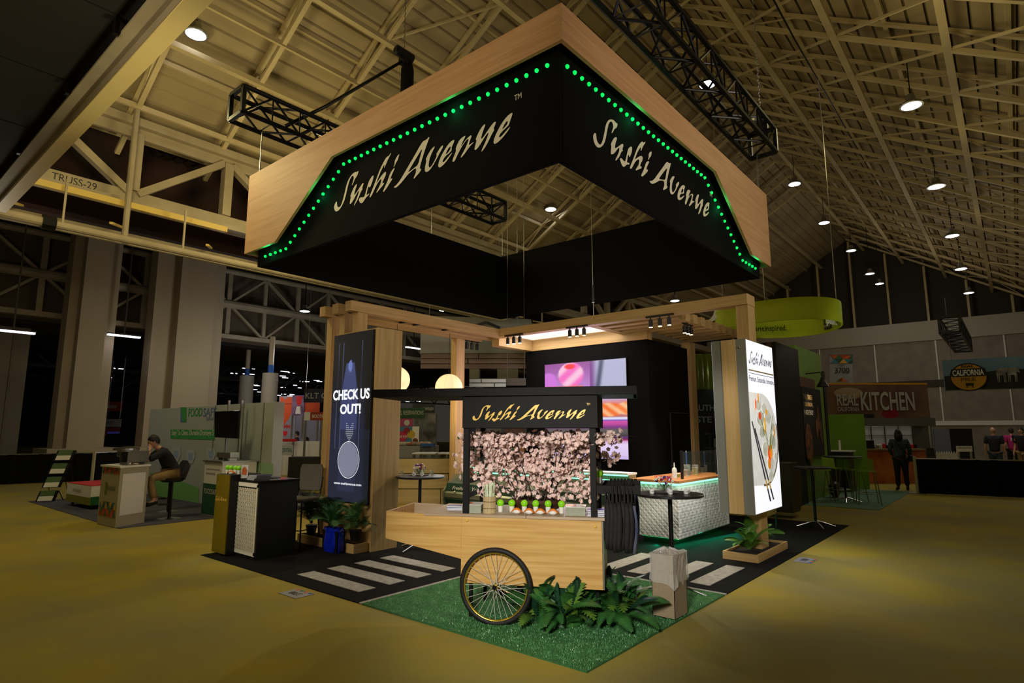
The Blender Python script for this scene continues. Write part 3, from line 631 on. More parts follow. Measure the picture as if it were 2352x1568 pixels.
for r_ in range(10):
    for c_ in range(-4, 5):
        if abs(c_)+r_ <= 9 and not (r_ < 3 and abs(c_) < 3-r_): disc(b, O+XX*(.50+c_*.021+(r_ % 2)*.0)+Vector((-.003, 0, 1.13-r_*.030)), .005, (-1, 0, 0), 6)
b.build('dot_arrow', scw, SC)
b = MB(); n = 40; cc = O+XX*.5+Vector((-.003, 0, .60))
for k in range(n):
    a, c = 2*math.pi*k/n, 2*math.pi*(k+1)/n
    P4 = [cc+XX*(math.cos(q)*r_)+Vector((0, 0, math.sin(q)*r_)) for r_, q in ((.262, a), (.262, c), (.27, c), (.27, a))]; b.quad(*P4)
b.build('badge_ring', scw, DP)
b = MB(); disc(b, cc-Vector((.004, 0, 0)), .252, (-1, 0, 0), 40); b.build('badge_disc', mat('badge_grey', (118, 122, 146), .4, emit=.8), SC)

# ---- black closet with the video wall
CL = thing('storage_closet', 'matt black storage room carrying the video wall', 'closet', (7, 4, 0))
MB().box((6.22, 2.62, 0), (7.95, 5.5, 3.36), .004).build('closet_body', M['black'], CL)
D_ = [gy(p[0], p[1], 2.62) for p in ((1538, 952), (1578, 952))]
MB().box((D_[0].x, 2.6, .3), (D_[0].x+.012, 2.618, 2.03)).build('door_gap', M['dark'], CL); MB().box((D_[0].x, 2.6, 2.02), (D_[0].x+.8, 2.618, 2.032)).build('door_gap', M['dark'], CL)
VW = thing('video_wall', 'square LED video wall showing raw fish close-ups on the black closet', 'screen', (6.2, 4.1, 1.1))
yl, yr = gx(1252, 838, 6.2).y, gx(1438, 822, 6.2).y; z0, z1 = gx(1443, 1055, 6.2).z, gx(1438, 822, 6.2).z
MB().box((6.19, yr-.01, z0-.01), (6.22, yl+.01, z1+.01)).build('bezel', M['bpaint'], VW)
E_ = lambda n, c, c2, s=1.4, e=1.0, st=None: mat(n, c, .4, noise=s, rgb2=c2, emit=e, stretch=st)
def mixc(a, c, t): t = max(0, min(1, t)); t = t*t*(3-2*t); return tuple(a[i]*(1-t)+c[i]*t for i in range(3))
def picture(u, v):      # u left to right, v bottom to top: close-up of raw tuna and salmon
    st = ((0, (208, 186, 240)), (.06, (226, 206, 248)), (.14, (236, 214, 252)), (.175, (222, 170, 220)), (.19, (150, 30, 90)), (.215, (92, 40, 120)), (.235, (70, 66, 72)), (.29, (92, 88, 88)), (.31, (120, 44, 130)), (.35, (196, 70, 160)), (.375, (214, 80, 170)), (.385, (80, 60, 190)), (.395, (235, 235, 255)), (.41, (225, 225, 250)), (.42, (190, 110, 110)), (.56, (226, 140, 150)), (.60, (206, 176, 210)), (.66, (190, 190, 224)), (1.0, (180, 182, 214)))
    c = st[-1][1]
    for (v0, c0), (v1, c1) in zip(st, st[1:]):
        if v0 <= v <= v1: c = mixc(c0, c1, (v-v0)/(v1-v0)); break
    for cx, cy, rx, ry, cc, ce in ((.15, .49, .2, .075, (250, 120, 50), (255, 190, 130)), (.48, .47, .2, .07, (246, 100, 40), (255, 170, 110)), (.80, .49, .18, .075, (250, 112, 40), (255, 190, 140)), (1.0, .50, .13, .07, (255, 130, 60), (255, 200, 150))):
        d = ((u-cx)/rx)**2+((v-cy)/ry)**2
        if d < 1: c = mixc(mixc(cc, ce, .5+.5*math.sin(u*40+v*60)), c, (d-.7)/.3)
    if v > .66:
        t = (v-.66)/.34; c = mixc((196, 140, 220), (150, 70, 150), t*.8) if u < .6 else c
        if u >= .58: c = mixc((120, 60, 140), (186, 186, 218), (u-.58)/.1); c = mixc((70, 76, 110), c, abs(u-(.66+.06*t))/.05) if u < .78 else c
        d = ((u-.05)/.12)**2+((v-.80)/.11)**2
        if d < 1: c = mixc((214, 120, 226), c, (d-.8)/.2)
        d = ((u-.34)/.17)**2+((v-.87)/.14)**2
        if d < 1: c = mixc(mixc((250, 110, 200), (255, 200, 230), .5+.5*math.sin(u*23-v*31)), c, (d-.8)/.2)
        d = ((u-.33)/.08)**2+((v-.96)/.035)**2
        if d < 1: c = mixc((255, 50, 70), c, (d-.4)/.6)
        if v < .77 and u < .5: c = mixc((240, 120, 90), c, (v-.735)/.03)
    return c
NU, NV = 56, 110; vs = []; fs = []
for j in range(NV+1):
    for i in range(NU+1): vs.append((6.187, yl+(yr-yl)*i/NU, z0+(z1-z0)*j/NV))
for j in range(NV):
    for i in range(NU): fs.append((j*(NU+1)+i, j*(NU+1)+i+1, (j+1)*(NU+1)+i+1, (j+1)*(NU+1)+i))
pm_ = mat('led_picture', (200, 200, 200), .5, emit=.92); b = MB(); b.add(vs, fs); pic = b.build('picture_panel', pm_, VW)
ca = pic.data.color_attributes.new('pic', 'FLOAT_COLOR', 'POINT')
ca.data.foreach_set('color', [q for j in range(NV+1) for i in range(NU+1) for q in (*lin(picture(i/NU, j/NV)), 1.0)])
nt = pm_.node_tree; at = nt.nodes.new('ShaderNodeAttribute'); at.attribute_name = 'pic'; bs = nt.nodes['Principled BSDF']; bs.inputs['Base Color'].default_value = (.02, .02, .02, 1); nt.links.new(at.outputs['Color'], bs.inputs['Emission Color'])
area((6.1, 4.15, 2.1), (0, 4.15, 1.7), 1.8, 1.8, 28, (.95, .72, 1.0))

# ---- double sided light box on the right post
LB = thing('light_box', 'double sided illuminated banner with a sushi plate on the right post', 'banner', (5, .45, .6))
x0, x1 = gy(1712, 777, .22).x, gy(1773, 795, .22).x
lbz0, lbz1 = .6, 2.91; edge = mat('grey_frame', (128, 128, 118), .6)
lit = mat('light_box_face', (236, 238, 246), .5, emit=.92)
MB().box((x0, .225, lbz0), (x1, .36, lbz1)).build('box_frame', edge, LB); MB().box((x0, .55, lbz0), (x1, .69, lbz1)).build('box_frame', edge, LB)
MB().box((x0-.015, .36, lbz0), (x1-.02, .55, lbz1)).build('timber_core', M['oakz'], LB)
MB().quad((x0+.01, .22, lbz0+.01), (x1-.01, .22, lbz0+.01), (x1-.01, .22, lbz1-.01), (x0+.01, .22, lbz1-.01)).build('lit_face', lit, LB)
MB().quad((x1-.01, .695, lbz0+.01), (x0+.01, .695, lbz0+.01), (x0+.01, .695, lbz1-.01), (x1-.01, .695, lbz1-.01)).build('lit_face', lit, LB)
MB().box((x0-.003, .545, lbz0), (x0, .552, lbz1)).build('edge_glow', lit, LB)
for z_ in (2.8,): MB().ball((x0-.005, .29, z_), .018, 8, 5).build('latch', M['chrome'], LB)
w_ = x1-x0; H_ = lbz1-lbz0; FO = Vector((x0, .218, lbz0)); fx = Vector((1, 0, 0))
wordmark(LB, FO+fx*(.06*w_)+Vector((0, 0, H_*.855)), fx, w_*.86, .20, M['navy'], False)
tan = mat('tan_rule', (180, 160, 120), .5)
for zz, hh, mm in ((.815, .008, tan), (.80, .003, M['navy'])): MB().box(FO+fx*(.04*w_)+Vector((0, -.002, H_*zz)), FO+fx*(.97*w_)+Vector((0, 0, H_*(zz+hh)))).build('rule', mm, LB)
txt('Premium. Sustainable. Innovative.', LB, FO+fx*(.04*w_)+Vector((0, 0, H_*.755)), fx, w_*.93, .075, M['navy'], bold=.01)
fp = lambda n, c, c2=None: mat(n, c, .5, noise=9, rgb2=c2 or c, emit=.42)
def fl(pts, m, name='plate_picture', d=.003): return MB().prism([(a*w_, c*H_) for a, c in pts], FO+Vector((0, -d, 0)), fx, (0, 0, 1), .001).build(name, m, LB)
def circ(cx, cy, rx, ry, n=26, a0=0, a1=360): return [(cx+rx*math.cos(R(a0+(a1-a0)*k/n)), cy+ry*math.sin(R(a0+(a1-a0)*k/n))) for k in range(n if a1-a0 == 360 else n+1)]
fl(circ(.42, .42, .56, .27, 30, -88, 90)+[(.0, .69), (.0, .16)], fp('plate_white', (236, 238, 236), (248, 250, 250)), d=.001)
# rim of the plate
rimo = circ(.42, .42, .57, .275, 24, -100, 20); rimi = circ(.42, .42, .535, .262, 24, -100, 20)
fl(rimo+rimi[::-1], fp('plate_rim', (96, 78, 66), (130, 110, 96)), d=.004)
rng = random.Random(5); rice = [fp('rice_a', (214, 214, 200), (178, 180, 166)), fp('rice_b', (230, 230, 220), (196, 198, 182))]
for cx_, cy_, r_ in ((.35, .54, .13), (.62, .55, .12), (.30, .62, .09), (.75, .40, .13), (.48, .36, .12), (.62, .27, .13), (.62, .20, .10), (.38, .46, .1), (.8, .49, .08), (.5, .60, .09), (.85, .31, .07)):
    fl([(cx_+r_*(1+rng.uniform(-.18, .12))*math.cos(R(k*20)), cy_+r_*.36*(1+rng.uniform(-.18, .12))*math.sin(R(k*20))) for k in range(18)], rice[rng.randint(0, 1)], d=.0045+rng.random()*.001)
for cx_, cy_, rx_, ry_, c_ in ((.33, .555, .05, .022, (238, 80, 34)), (.58, .58, .035, .02, (240, 170, 30)), (.5, .50, .03, .05, (236, 176, 40)), (.6, .33, .055, .05, (240, 90, 30)), (.66, .345, .06, .045, (244, 160, 30)), (.58, .27, .05, .03, (246, 140, 30)), (.84, .46, .02, .035, (236, 160, 40)), (.20, .62, .02, .035, (236, 100, 40)), (.30, .66, .02, .03, (240, 150, 30))):
    fl(circ(cx_, cy_, rx_, ry_, 12), fp('fish_print', c_, tuple(min(255, v+20) for v in c_)), d=.0065)
gr_ = fp('chive_print', (104, 122, 60), (140, 150, 80))
for (xa, ya, xb, yb) in ((.36, .535, .6, .36), (.5, .47, .58, .4), (.62, .34, .8, .56), (.60, .35, .74, .5), (.68, .36, .86, .47), (.44, .44, .42, .5)):
    dx, dy = xb-xa, yb-ya; fl([(xa-.012, ya), (xa+.012, ya), (xb+.006, yb), (xb-.006, yb)], gr_, d=.007)
for k, (xa, ya, xb, yb) in enumerate(((.02, .52, .50, .055), (.10, .48, .62, .06))):
    fl([(xa, ya), (xa+.03, ya+.005), (xb+.05, yb), (xb, yb)], fp('chopstick_print', (44, 44, 50), (70, 70, 74)), d=.008)
    fl([(xa+(xb-xa)*.72, ya+(yb-ya)*.72), (xa+(xb-xa)*.72+.045, ya+(yb-ya)*.72), (xa+(xb-xa)*.84+.045, ya+(yb-ya)*.84), (xa+(xb-xa)*.84, ya+(yb-ya)*.84)], fp('gold_band', (214, 180, 90)), d=.0085)
area(((x0+x1)/2, .12, 1.75), ((x0+x1)/2, -6, 1.0), 1.0, 2.2, 26, (.95, .97, 1))
# ================================================================== THE CART
CO = Vector((.248, 1.496, 0)); CT = R(-62.0)
CM = Matrix.Translation(CO) @ Matrix.Rotation(CT, 4, 'Z')
cw = lambda u, v, z=0: CM @ Vector((u, v, z))
CX = (cw(1, 0)-cw(0, 0)).normalized(); CN = CX.cross(Vector((0, 0, 1)))   # CN points to the viewer
cw_, cg, bp = M['cartwood'], M['cartgrey'], M['cblack']
CA = thing('vending_cart', 'wooden vending cart with a black canopy and one big spoked wheel in front', 'cart', CO, CT)
def cb(name, m, *boxes, c=.002, world=False, par=None):
    b = MB()
    for a, d in boxes: b.box(a, d, c)
    return b.build(name, m, par or CA, world=False)
cb('front_panel', cw_, ((0, 0, .33), (1.27, .018, .905)))
cb('side_panel', cw_, ((1.25, .018, .33), (1.27, .70, .905))); cb('back_panel', cw_, ((0, .70, .33), (1.27, .718, .905)))
cb('side_panel', cw_, ((0, .018, .33), (.018, .70, .905))); cb('floor_panel', cw_, ((.018, .018, .33), (1.25, .70, .35)))
cb('steel_corner', M['steel'], ((1.271, .0, .33), (1.285, .06, .9)))
cb('tabletop', cg, ((-.36, -.006, .905), (.60, .735, .93))); cb('tabletop', cg, ((.604, -.012, .905), (1.33, .735, .93)))
tray = [(-.735, .69), (0, .535), (0, .905), (-.735, .935)]
MB().prism(tray, (0, .016, 0), (1, 0, 0), (0, 0, 1), .016).build('tray_front', cw_, CA, world=False)
MB().prism(tray, (0, .70, 0), (1, 0, 0), (0, 0, 1), .016).build('tray_back', cg, CA, world=False)
cb('tray_end', cw_, ((-.735, .016, .69), (-.719, .684, .935)))
MB().add([(-.73, .02, .70), (0, .02, .545), (0, .69, .545), (-.73, .69, .70)], [(0, 1, 2, 3)]).build('tray_floor', cg, CA, world=False)
cb('tray_divider', cg, ((-.37, .018, .62), (-.352, .69, .905)))
for u, z in ((.055, .875), (1.215, .855)): MB().ball((u, -.003, z), .014, 10, 5).build('screw_cap', M['gold'], CA, world=False)
for u in (.05, 1.2):
    for v in (.1, .62): cb('leg', bp, ((u, v, .0), (u+.03, v+.03, .34)))
cb('axle_frame', bp, ((.25, .1, .26), (.29, .64, .34)), ((.5, .1, .26), (.54, .64, .34)), ((.25, .1, .30), (.54, .13, .34)))
# canopy
for u in (0, 1.175):
    for v in (.03, .64): cb('canopy_post', bp, ((u, v, .93), (u+.055, v+.05, 1.98)))
SBD = cb('sign_board', bp, ((-.003, .005, 1.705), (1.255, .03, 2.0))); cb('sign_board', bp, ((1.236, .03, 1.705), (1.258, .70, 2.0))); cb('sign_board', bp, ((-.003, .03, 1.705), (.018, .70, 2.0)))
cb('sign_board', bp, ((.018, .69, 1.705), (1.24, .705, 2.0)))
cb('canopy_beam', bp, ((-.915, -.03, 2.0), (1.605, .03, 2.075))); cb('canopy_beam', bp, ((-.915, .68, 2.0), (1.605, .74, 2.075)))
cb('canopy_board', bp, ((-.9, .03, 2.0), (1.6, .68, 2.018))); cb('canopy_end', bp, ((-.915, .03, 2.0), (-.88, .68, 2.075))); cb('canopy_end', bp, ((1.57, .03, 2.0), (1.605, .68, 2.075)))
for z in (1.19, 1.06): cb('side_rail', bp, ((.01, .08, z), (.035, .64, z+.045)))
for v in (.04, .65): cb('handle_bar', bp, ((1.2, v, 1.13), (1.61, v+.03, 1.20)))
wm = wordmark(SBD, cw(.095, 0.004, 1.772), CX, 1.055, .158, M['gold'], U=(0, 0, 1))
# latch hardware on the right end
MB().tube([(1.29, .35, .78), (1.32, .35, .78), (1.32, .35, .62), (1.29, .35, .62)], .006, 6).build('pull_handle', M['chrome'], CA, world=False)
MB().box((1.271, .33, .82), (1.30, .37, .84)).box((1.28, .34, .79), (1.29, .36, .82)).build('latch', M['gold'], CA, world=False)
# wheels
tyre = mat('tyre_rubber', (22, 20, 18), .6, bump=.3, bscale=120); spk = mat('spoke_bright', (225, 222, 212), .3, .3); rimy = mat('rim_gold', (212, 186, 70), .25, .8)
def wheel(v):
    cu, cz = .337, .328; P = lambda a, r, dv=0: (cu+r*math.cos(a), v+dv, cz+r*math.sin(a))
    b = MB(); n, m = 56, 10; vs = []
    for i in range(n):
        for j in range(m):
            a = 2*math.pi*i/n; c = 2*math.pi*j/m; vs.append(P(a, .306+.024*math.cos(c), .024*math.sin(c)))
    b.add(vs, [(i*m+j, i*m+(j+1) % m, ((i+1) % n)*m+(j+1) % m, ((i+1) % n)*m+j) for i in range(n) for j in range(m)]); W_ = b.build('wheel', tyre, CA, world=False, smooth=True)
    b = MB(); vs = []; prof = [(.286, -.014), (.292, -.016), (.286, .0), (.292, .016), (.286, .014), (.278, .012), (.274, 0), (.278, -.012)]
    for i in range(n):
        for r_, d_ in prof: vs.append(P(2*math.pi*i/n, r_, d_))
    m = len(prof); b.add(vs, [(i*m+j, i*m+(j+1) % m, ((i+1) % n)*m+(j+1) % m, ((i+1) % n)*m+j) for i in range(n) for j in range(m)]); b.build('rim', rimy, W_, world=False, smooth=True)
    MB().tube([(cu, v-.05, cz), (cu, v-.03, cz), (cu, v-.03, cz), (cu, v+.05, cz)], [.02, .02, .012, .012], 16).build('hub', M['bsteel'], W_, world=False)
    MB().tube([(cu, v-.034, cz), (cu, v-.028, cz)], .026, 18).tube([(cu, v+.028, cz), (cu, v+.034, cz)], .026, 18).build('hub_flange', rimy, W_, world=False)
    sp = None
    for i in range(32):
        a = 2*math.pi*i/32; s_ = 1 if i % 2 else -1; off = (.55 if (i//2) % 2 else -.55)
        b = MB().tube([P(a+off*1.6, .024, .03*s_), P(a, .279, 0)], .0022, 5); b.build('spoke', spk, W_, world=False)
wheel(-.055); wheel(.79)
# ---- things on the cart
def onct(name, label, cat, u, v, z=.93, group=None, rz=0): return thing(name, label, cat, cw(u, v, z), CT+rz, group)
blue = mat('blue_cover', (32, 62, 170), .4); page = mat('paper_edge', (240, 238, 230), .8); greyc = mat('dark_blue_cover', (38, 44, 84), .4)
def booklet(name, label, cat, loc, rz, w, d, h, cm, group, inset=.003):
    t = thing(name, label, cat, loc, rz, group)
    MB().box((-w/2+inset, -d/2+inset, .0015), (w/2-inset, d/2-inset, h-.0015)).build('pages', page, t, world=False)
    b = MB(); b.box((-w/2, -d/2, 0), (w/2, d/2, .0015)).box((-w/2, -d/2, h-.0015), (w/2, d/2, h)).box((-w/2, d/2-.002, 0), (w/2, d/2, h)); b.build('cover', cm, t, world=False)
    return t
rr = random.Random(2)
for k, w in enumerate(('bottom', 'middle', 'top')):
    t = booklet('notebook', f'{w} blue booklet in the stack of three left of the canopy post', 'booklet', cw(-.13, .27, .93+.0135*k), CT+rr.uniform(-.06, .06)+.1, .17, .13, .0125, blue, 'blue booklets at the left end of the cart')
txt('SUSHI AVENUE', t, cw(-.18, .29, .93+.0135*3), (cw(1, 0)-cw(0, 0)), .09, .01, M['white'], U=(cw(0, 1)-cw(0, 0)))
for k, w in enumerate(('bottom', 'second', 'third', 'top')):
    t = booklet('notebook', f'{w} blue booklet of the four at the right end of the cart', 'booklet', cw(1.22, .13, .93+.0145*k), CT+rr.uniform(-.05, .05), .16, .13, .0135, blue, 'blue booklets at the right end of the cart')
txt('SUSHI AVENUE', t, cw(1.18, .16, .93+.0145*4), (cw(1, 0)-cw(0, 0)), .08, .01, M['white'], U=(cw(0, 1)-cw(0, 0)))
lfp = mat('leaflet_pages', (188, 192, 172), .7, noise=40, rgb2=(150, 158, 140), stretch=(1, 1, 12)); lft = mat('leaflet_cover', (240, 236, 230), .4); lfo = mat('leaflet_orange', (236, 120, 76), .4)
for u, v, lab in ((.07, .14, 'tall stack of food leaflets beside the bamboo holder'), (1.03, .16, 'tall stack of food leaflets beside the four blue booklets')):
    t = onct('leaflet_stack', lab, 'leaflets', u, v, rz=.05)
    for k in range(14):
        o_ = rr.uniform(-.003, .003); MB().box((-.09+o_, -.07, .005*k), (.09+o_, .07, .005*k+.0044)).build('leaflet', lfp, t, world=False)
    b = MB(); b.add([(-.092, -.07, .07), (.092, -.07, .07), (.092, .07, .07), (-.092, .07, .07), (-.09, -.07, .075), (.09, -.07, .073), (.092, .07, .083), (-.092, .07, .086)], [(4, 5, 6, 7), (0, 1, 5, 4), (1, 2, 6, 5), (2, 3, 7, 6), (3, 0, 4, 7)]); b.build('top_leaflet', lft, t, world=False)
    b = MB(); b.add([(-.05+.05*math.cos(a)*1.1, .0+.03*math.sin(a), .082+.0045*math.sin(a)) for a in [k*.4189 for k in range(15)]], [tuple(range(15))]); b.build('cover_picture', lfo, t, world=False)
# bamboo holder with wrapped chopsticks
t = onct('chopstick_holder', 'round bamboo slat holder on the cart front', 'holder', .235, .12)
bam = wood('bamboo', (232, 214, 176), (200, 176, 130), 'z'); bamd = mat('bamboo_cord', (120, 92, 60), .7)
sl = MB().box((.054, -.0048, 0), (.06, .0048, .15)).build('slat', bam, t, world=False)
for k in range(1, 32): inst('slat', sl, t, Matrix.Rotation(2*math.pi*k/32, 4, 'Z'))
MB().lathe([(.053, .002), (.053, .148)], 24).build('liner', bamd, t, world=False)
for z in (.04, .1): MB().lathe([(.0605, z), (.062, z+.003), (.0605, z+.006)], 28).build('cord', bamd, t, world=False)
wrap = mat('paper_wrapper', (232, 240, 214), .6, noise=30, rgb2=(196, 216, 172), stretch=(3, 3, .6))
for k in range(17):
    a = rr.uniform(0, 6.283); r_ = .02+.03*rr.random(); t = thing('chopsticks', 'green and white wrapped chopsticks standing in the bamboo holder', 'chopsticks', cw(.235+r_*math.cos(a)*.8, .12+r_*math.sin(a)*.8, .935), CT+a, 'wrapped chopsticks in the bamboo holder')
    b = MB(); ln = rr.uniform(.235, .27); lean = .10+.55*r_; b.box((-.0015, -.007, 0), (.0015, .007, ln)); b.xf(Matrix.Rotation(lean, 4, 'Y')); b.build('wrapper', wrap, t, world=False)
# lime ball toys on white bases, orange and white sushi toys
pr_ink = mat('small_print', (90, 90, 90), .6)
def balltoy(loc, rz, label, group):
    t = thing('ball_toy', label, 'toy', loc, rz, group)
    MB().lathe([(.0185, 0), (.021, .004), (.025, .05), (.024, .056), (.001, .058)], 20).build('base', M['wht2'], t, world=False, smooth=False)
    bl_ = MB().ball((0, 0, .083), .0335, 20, 12).build('ball', M['lime'], t, world=False, smooth=True)
    b = MB(); b.box((-.012, -.0335, .084), (.012, -.0325, .087)); b.build('print', pr_ink, bl_, world=False); return t
us = (.322, .43, .548, .655, .77, .893); nm = ('leftmost', 'second', 'third', 'fourth', 'fifth', 'rightmost'); b0_ = None
for k, (u, n_) in enumerate(zip(us, nm)):
    lab = f'{n_} of the six lime ball toys in the row on the cart'
    if b0_ is None: b0_ = balltoy(cw(u, .19, .93), CT, lab, 'lime ball toys on the cart')
    else: dup(b0_, cw(u, .19+.004*k, .93), CT, lab)
for k in range(3): dup(b0_, cw(1.235, .28+.075*k, 1.2), CT, ('front', 'middle', 'back')[k]+' lime ball toy on the rail by the hanging bags')
MB_ = cb('rail_shelf', bp, ((1.18, .08, 1.185), (1.27, .64, 1.198)))
def sushitoy(loc, rz, label, group):
    t = thing('sushi_toy', label, 'toy', loc, rz, group)
    MB().ball((0, 0, .022), .034, 18, 10, (1.15, .75, .65)).build('rice_body', M['wht2'], t, world=False, smooth=True)
    b = MB(); vs = []; n, m = 12, 7
    for i in range(n+1):
        x = -.056+.112*i/n; zc = .047*math.cos(math.pi*(i/n-.5))**.8 if 0 < i < n else .0
        for j in range(m):
            a = math.pi*(.12+.76*j/(m-1)); y = -.03*math.cos(a)*(1 if 0 < i < n else .4); vs.append((x, y, .010+(zc if zc > 0 else 0)*(.55+.45*math.sin(a))))
    b.add(vs, [(i*m+j, (i+1)*m+j, (i+1)*m+j+1, i*m+j+1) for i in range(n) for j in range(m-1)]); o = b.build('fish_slice', M['orange'], t, world=False, smooth=True)
    md = o.modifiers.new('s', 'SOLIDIFY'); md.thickness = .004
    b = MB(); b.ball((-.009, -.026, .021), .0015, 6, 4).ball((.009, -.026, .021), .0015, 6, 4); b.build('eyes', pr_ink, t, world=False); return t
s0 = None
for k, (u, n_) in enumerate(zip((.495, .61, .715, .83), ('leftmost', 'second', 'third', 'rightmost'))):
    lab = f'{n_} of the four orange and white sushi toys on the cart'
    if s0 is None: s0 = sushitoy(cw(u, .10, .93), CT, lab, 'sushi toys on the cart')
    else: dup(s0, cw(u, .095, .93), CT, lab)
# blossom bowl
t = onct('blossom_bowl', 'brown bowl of pale pink artificial cherry blossom branches on the cart', 'flower arrangement', .62, .40)
FB = t
MB().lathe([(.17, 0), (.22, .02), (.25, .075), (.255, .105), (.24, .10), (.2, .06), (.001, .05)], 30, sy=.7).build('bowl', wood('bowl_brown', (84, 54, 36), (60, 38, 26), 'x'), t, world=False, smooth=False)
brm = mat('twig_bark', (52, 38, 30), .8); petm = mat('blossom_petal', (250, 226, 220), .6, noise=60, rgb2=(240, 204, 198)); ctm = mat('blossom_centre', (196, 132, 130), .6)
rb = random.Random(21); ends = []; along = []; tw = MB()
def branch(p, d, ln, r_, depth):
    pts = [p]; q = p.copy(); dd = d.copy()
    for k in range(5):
        dd = (dd+Vector((rb.uniform(-.2, .2), rb.uniform(-.2, .2), rb.uniform(-.05, .12)))).normalized(); dd = (Vector((dd.x*1.2, dd.y, -.1)).normalized() if q.z > .66 else dd); q = q+dd*(ln/5); pts.append(q.copy()); (along.append(q.copy()) if q.z > .16 else None)
        if depth > 0 and k >= 1 and rb.random() < .85: branch(q.copy(), (dd+Vector((rb.uniform(-.8, .8), rb.uniform(-.8, .8), rb.uniform(-.2, .5)))).normalized(), ln*rb.uniform(.4, .65), r_*.5, depth-1)
        if depth < 2: ends.append(q.copy())
    tw.tube(pts, [r_*(1-.13*i) for i in range(6)], 5)
for k in range(11):
    a = -1+2*k/10; px0 = Vector((a*.14, rb.uniform(-.08, .08), .07))
    branch(px0, Vector((a*.62+rb.uniform(-.1, .1), rb.uniform(-.25, .25), 1.0)).normalized(), (.66 if abs(a) > .3 else .46)*rb.uniform(.8, 1.05), .007, 2)
for sx_, dz, ln in ((-.95, .55, .62), (-.7, .95, .75), (.95, .75, .70), (.62, 1.1, .80), (-.4, 1.05, .72), (.35, 1.2, .78)): branch(Vector((sx_*.12, 0, .07)), Vector((sx_, rb.uniform(-.1, .2), dz)).normalized(), ln, .008, 2)
tw.build('branches', brm, t, world=False)
fl0 = MB(); vs = []; fs = []
for k in range(5):
    a = 2*math.pi*k/5; ca, sa = math.cos(a), math.sin(a); px_ = Vector((-sa, ca, 0)); dr = Vector((ca, sa, 0))
    P5 = [Vector((0, 0, 0)), dr*.010-px_*.0075+Vector((0, 0, .003)), dr*.0175-px_*.0078+Vector((0, 0, .009)), dr*.0205+Vector((0, 0, .008)), dr*.0175+px_*.0078+Vector((0, 0, .009)), dr*.010+px_*.0075+Vector((0, 0, .003))]
    fl0.add(P5, [(0, 1, 2, 3), (0, 3, 4, 5)])
prot = fl0.build('blossom', petm, t, world=False)
rb.shuffle(ends); NB = 300; allp = []
for k in range(420): e = Vector((rb.uniform(-.55, .6), rb.gauss(0, .12), rb.uniform(.11, .42))); allp.append(e)
while len(allp) < 2700:
    e = rb.choice(ends if rb.random() < .6 else along); allp.append(e+Vector((rb.gauss(0, .032), rb.gauss(0, .032), rb.gauss(0, .03))))
allp = [p for p in allp if p.z > .08 and abs(p.x) < .82 and p.z < .76]
allp.sort(key=lambda p: p.y)
stf = MB()
for i, p in enumerate(allp):
    m_ = Matrix.Translation(p) @ Vector((rb.uniform(-1, 1), rb.uniform(-1.3, .3), rb.uniform(-.2, 1))).to_track_quat('Z', 'Y').to_matrix().to_4x4() @ Matrix.Rotation(rb.uniform(0, 6), 4, 'Z') @ Matrix.Scale(rb.uniform(1.0, 1.5), 4)
    if i == 0: prot.matrix_local = m_
    elif i < NB: inst('blossom', prot, t, m_)
    else: stf.add([m_ @ q for q in fl0.v], fl0.f)
stf.build('blossoms', petm, t, world=False, kind='stuff')
lv = MB()
for e in ends[:70]:
    d = Vector((rb.uniform(-1, 1), rb.uniform(-1, 1), rb.uniform(-.3, .6))).normalized(); s_ = d.cross(Vector((0, 0, 1))).normalized()*.013; q = e+d*.05; mid = e+d*.025
    lv.add([e, mid+s_, q, mid-s_], [(0, 1, 2, 3)])
lv.build('leaves', M['leaf'], t, world=False, kind='stuff')
# tote bags on the cart handle
bagb = mat('black_tote', (17, 17, 19), .8, noise=30, rgb2=(26, 26, 28)); bagg = mat('grey_tote', (98, 104, 122), .7, noise=6, rgb2=(66, 74, 110)); bagn = mat('blue_tote', (50, 62, 122), .7, noise=8, rgb2=(34, 42, 92))
def tote(u, v, label, m, w=.30, drop=.13, hh=.40, group=None, logo=False):
    t = thing('tote_bag', label, 'bag', cw(u, v, 1.2), CT, group)
    b = MB(); n = 7; vs = []
    for i in range(n):
        z = -drop-hh*i/(n-1)
        for j in range(6):
            y = -w/2+w*j/5; sag = .010*math.sin(j*2.1+i*.7); hw = .012+.012*math.sin(math.pi*i/(n-1))
            vs.append((hw+sag, y*(1-.1*(i == 0)), z+.01*math.cos(j*1.3)))
        for j in range(5, -1, -1):
            y = -w/2+w*j/5; sag = .010*math.sin(j*2.1+i*.7); hw = .012+.012*math.sin(math.pi*i/(n-1)); vs.append((-hw+sag, y*(1-.1*(i == 0)), z+.01*math.cos(j*1.3)))
    b.add(vs, [(i*12+j, i*12+(j+1) % 12, (i+1)*12+(j+1) % 12, (i+1)*12+j) for i in range(n-1) for j in range(12)]+[tuple(range(12))[::-1], tuple((n-1)*12+k for k in range(12))])
    b.build('bag_body', m, t, world=False, smooth=True)
    for s_ in (-1, 1):
        MB().tube([(s_*.012, -w*.3, -drop), (s_*.016, -w*.12, -.03), (s_*.006, 0, .012), (s_*.016, w*.12, -.03), (s_*.012, w*.3, -drop)], .008, 5).build('strap', M['bpaint'] if m is not bagb else bagb, t, world=False, smooth=True)
    return t
k = 0
for v in (.07, .67):
    for i in range(7):
        u = 1.32+.033*i+(.01 if v > .5 else 0); tote(u, v+rr.uniform(-.02, .02), 'black cloth tote bag in the bunch on the cart handle', bagb, .26, .12+rr.uniform(0, .03), .41, 'black tote bags on the cart handle')
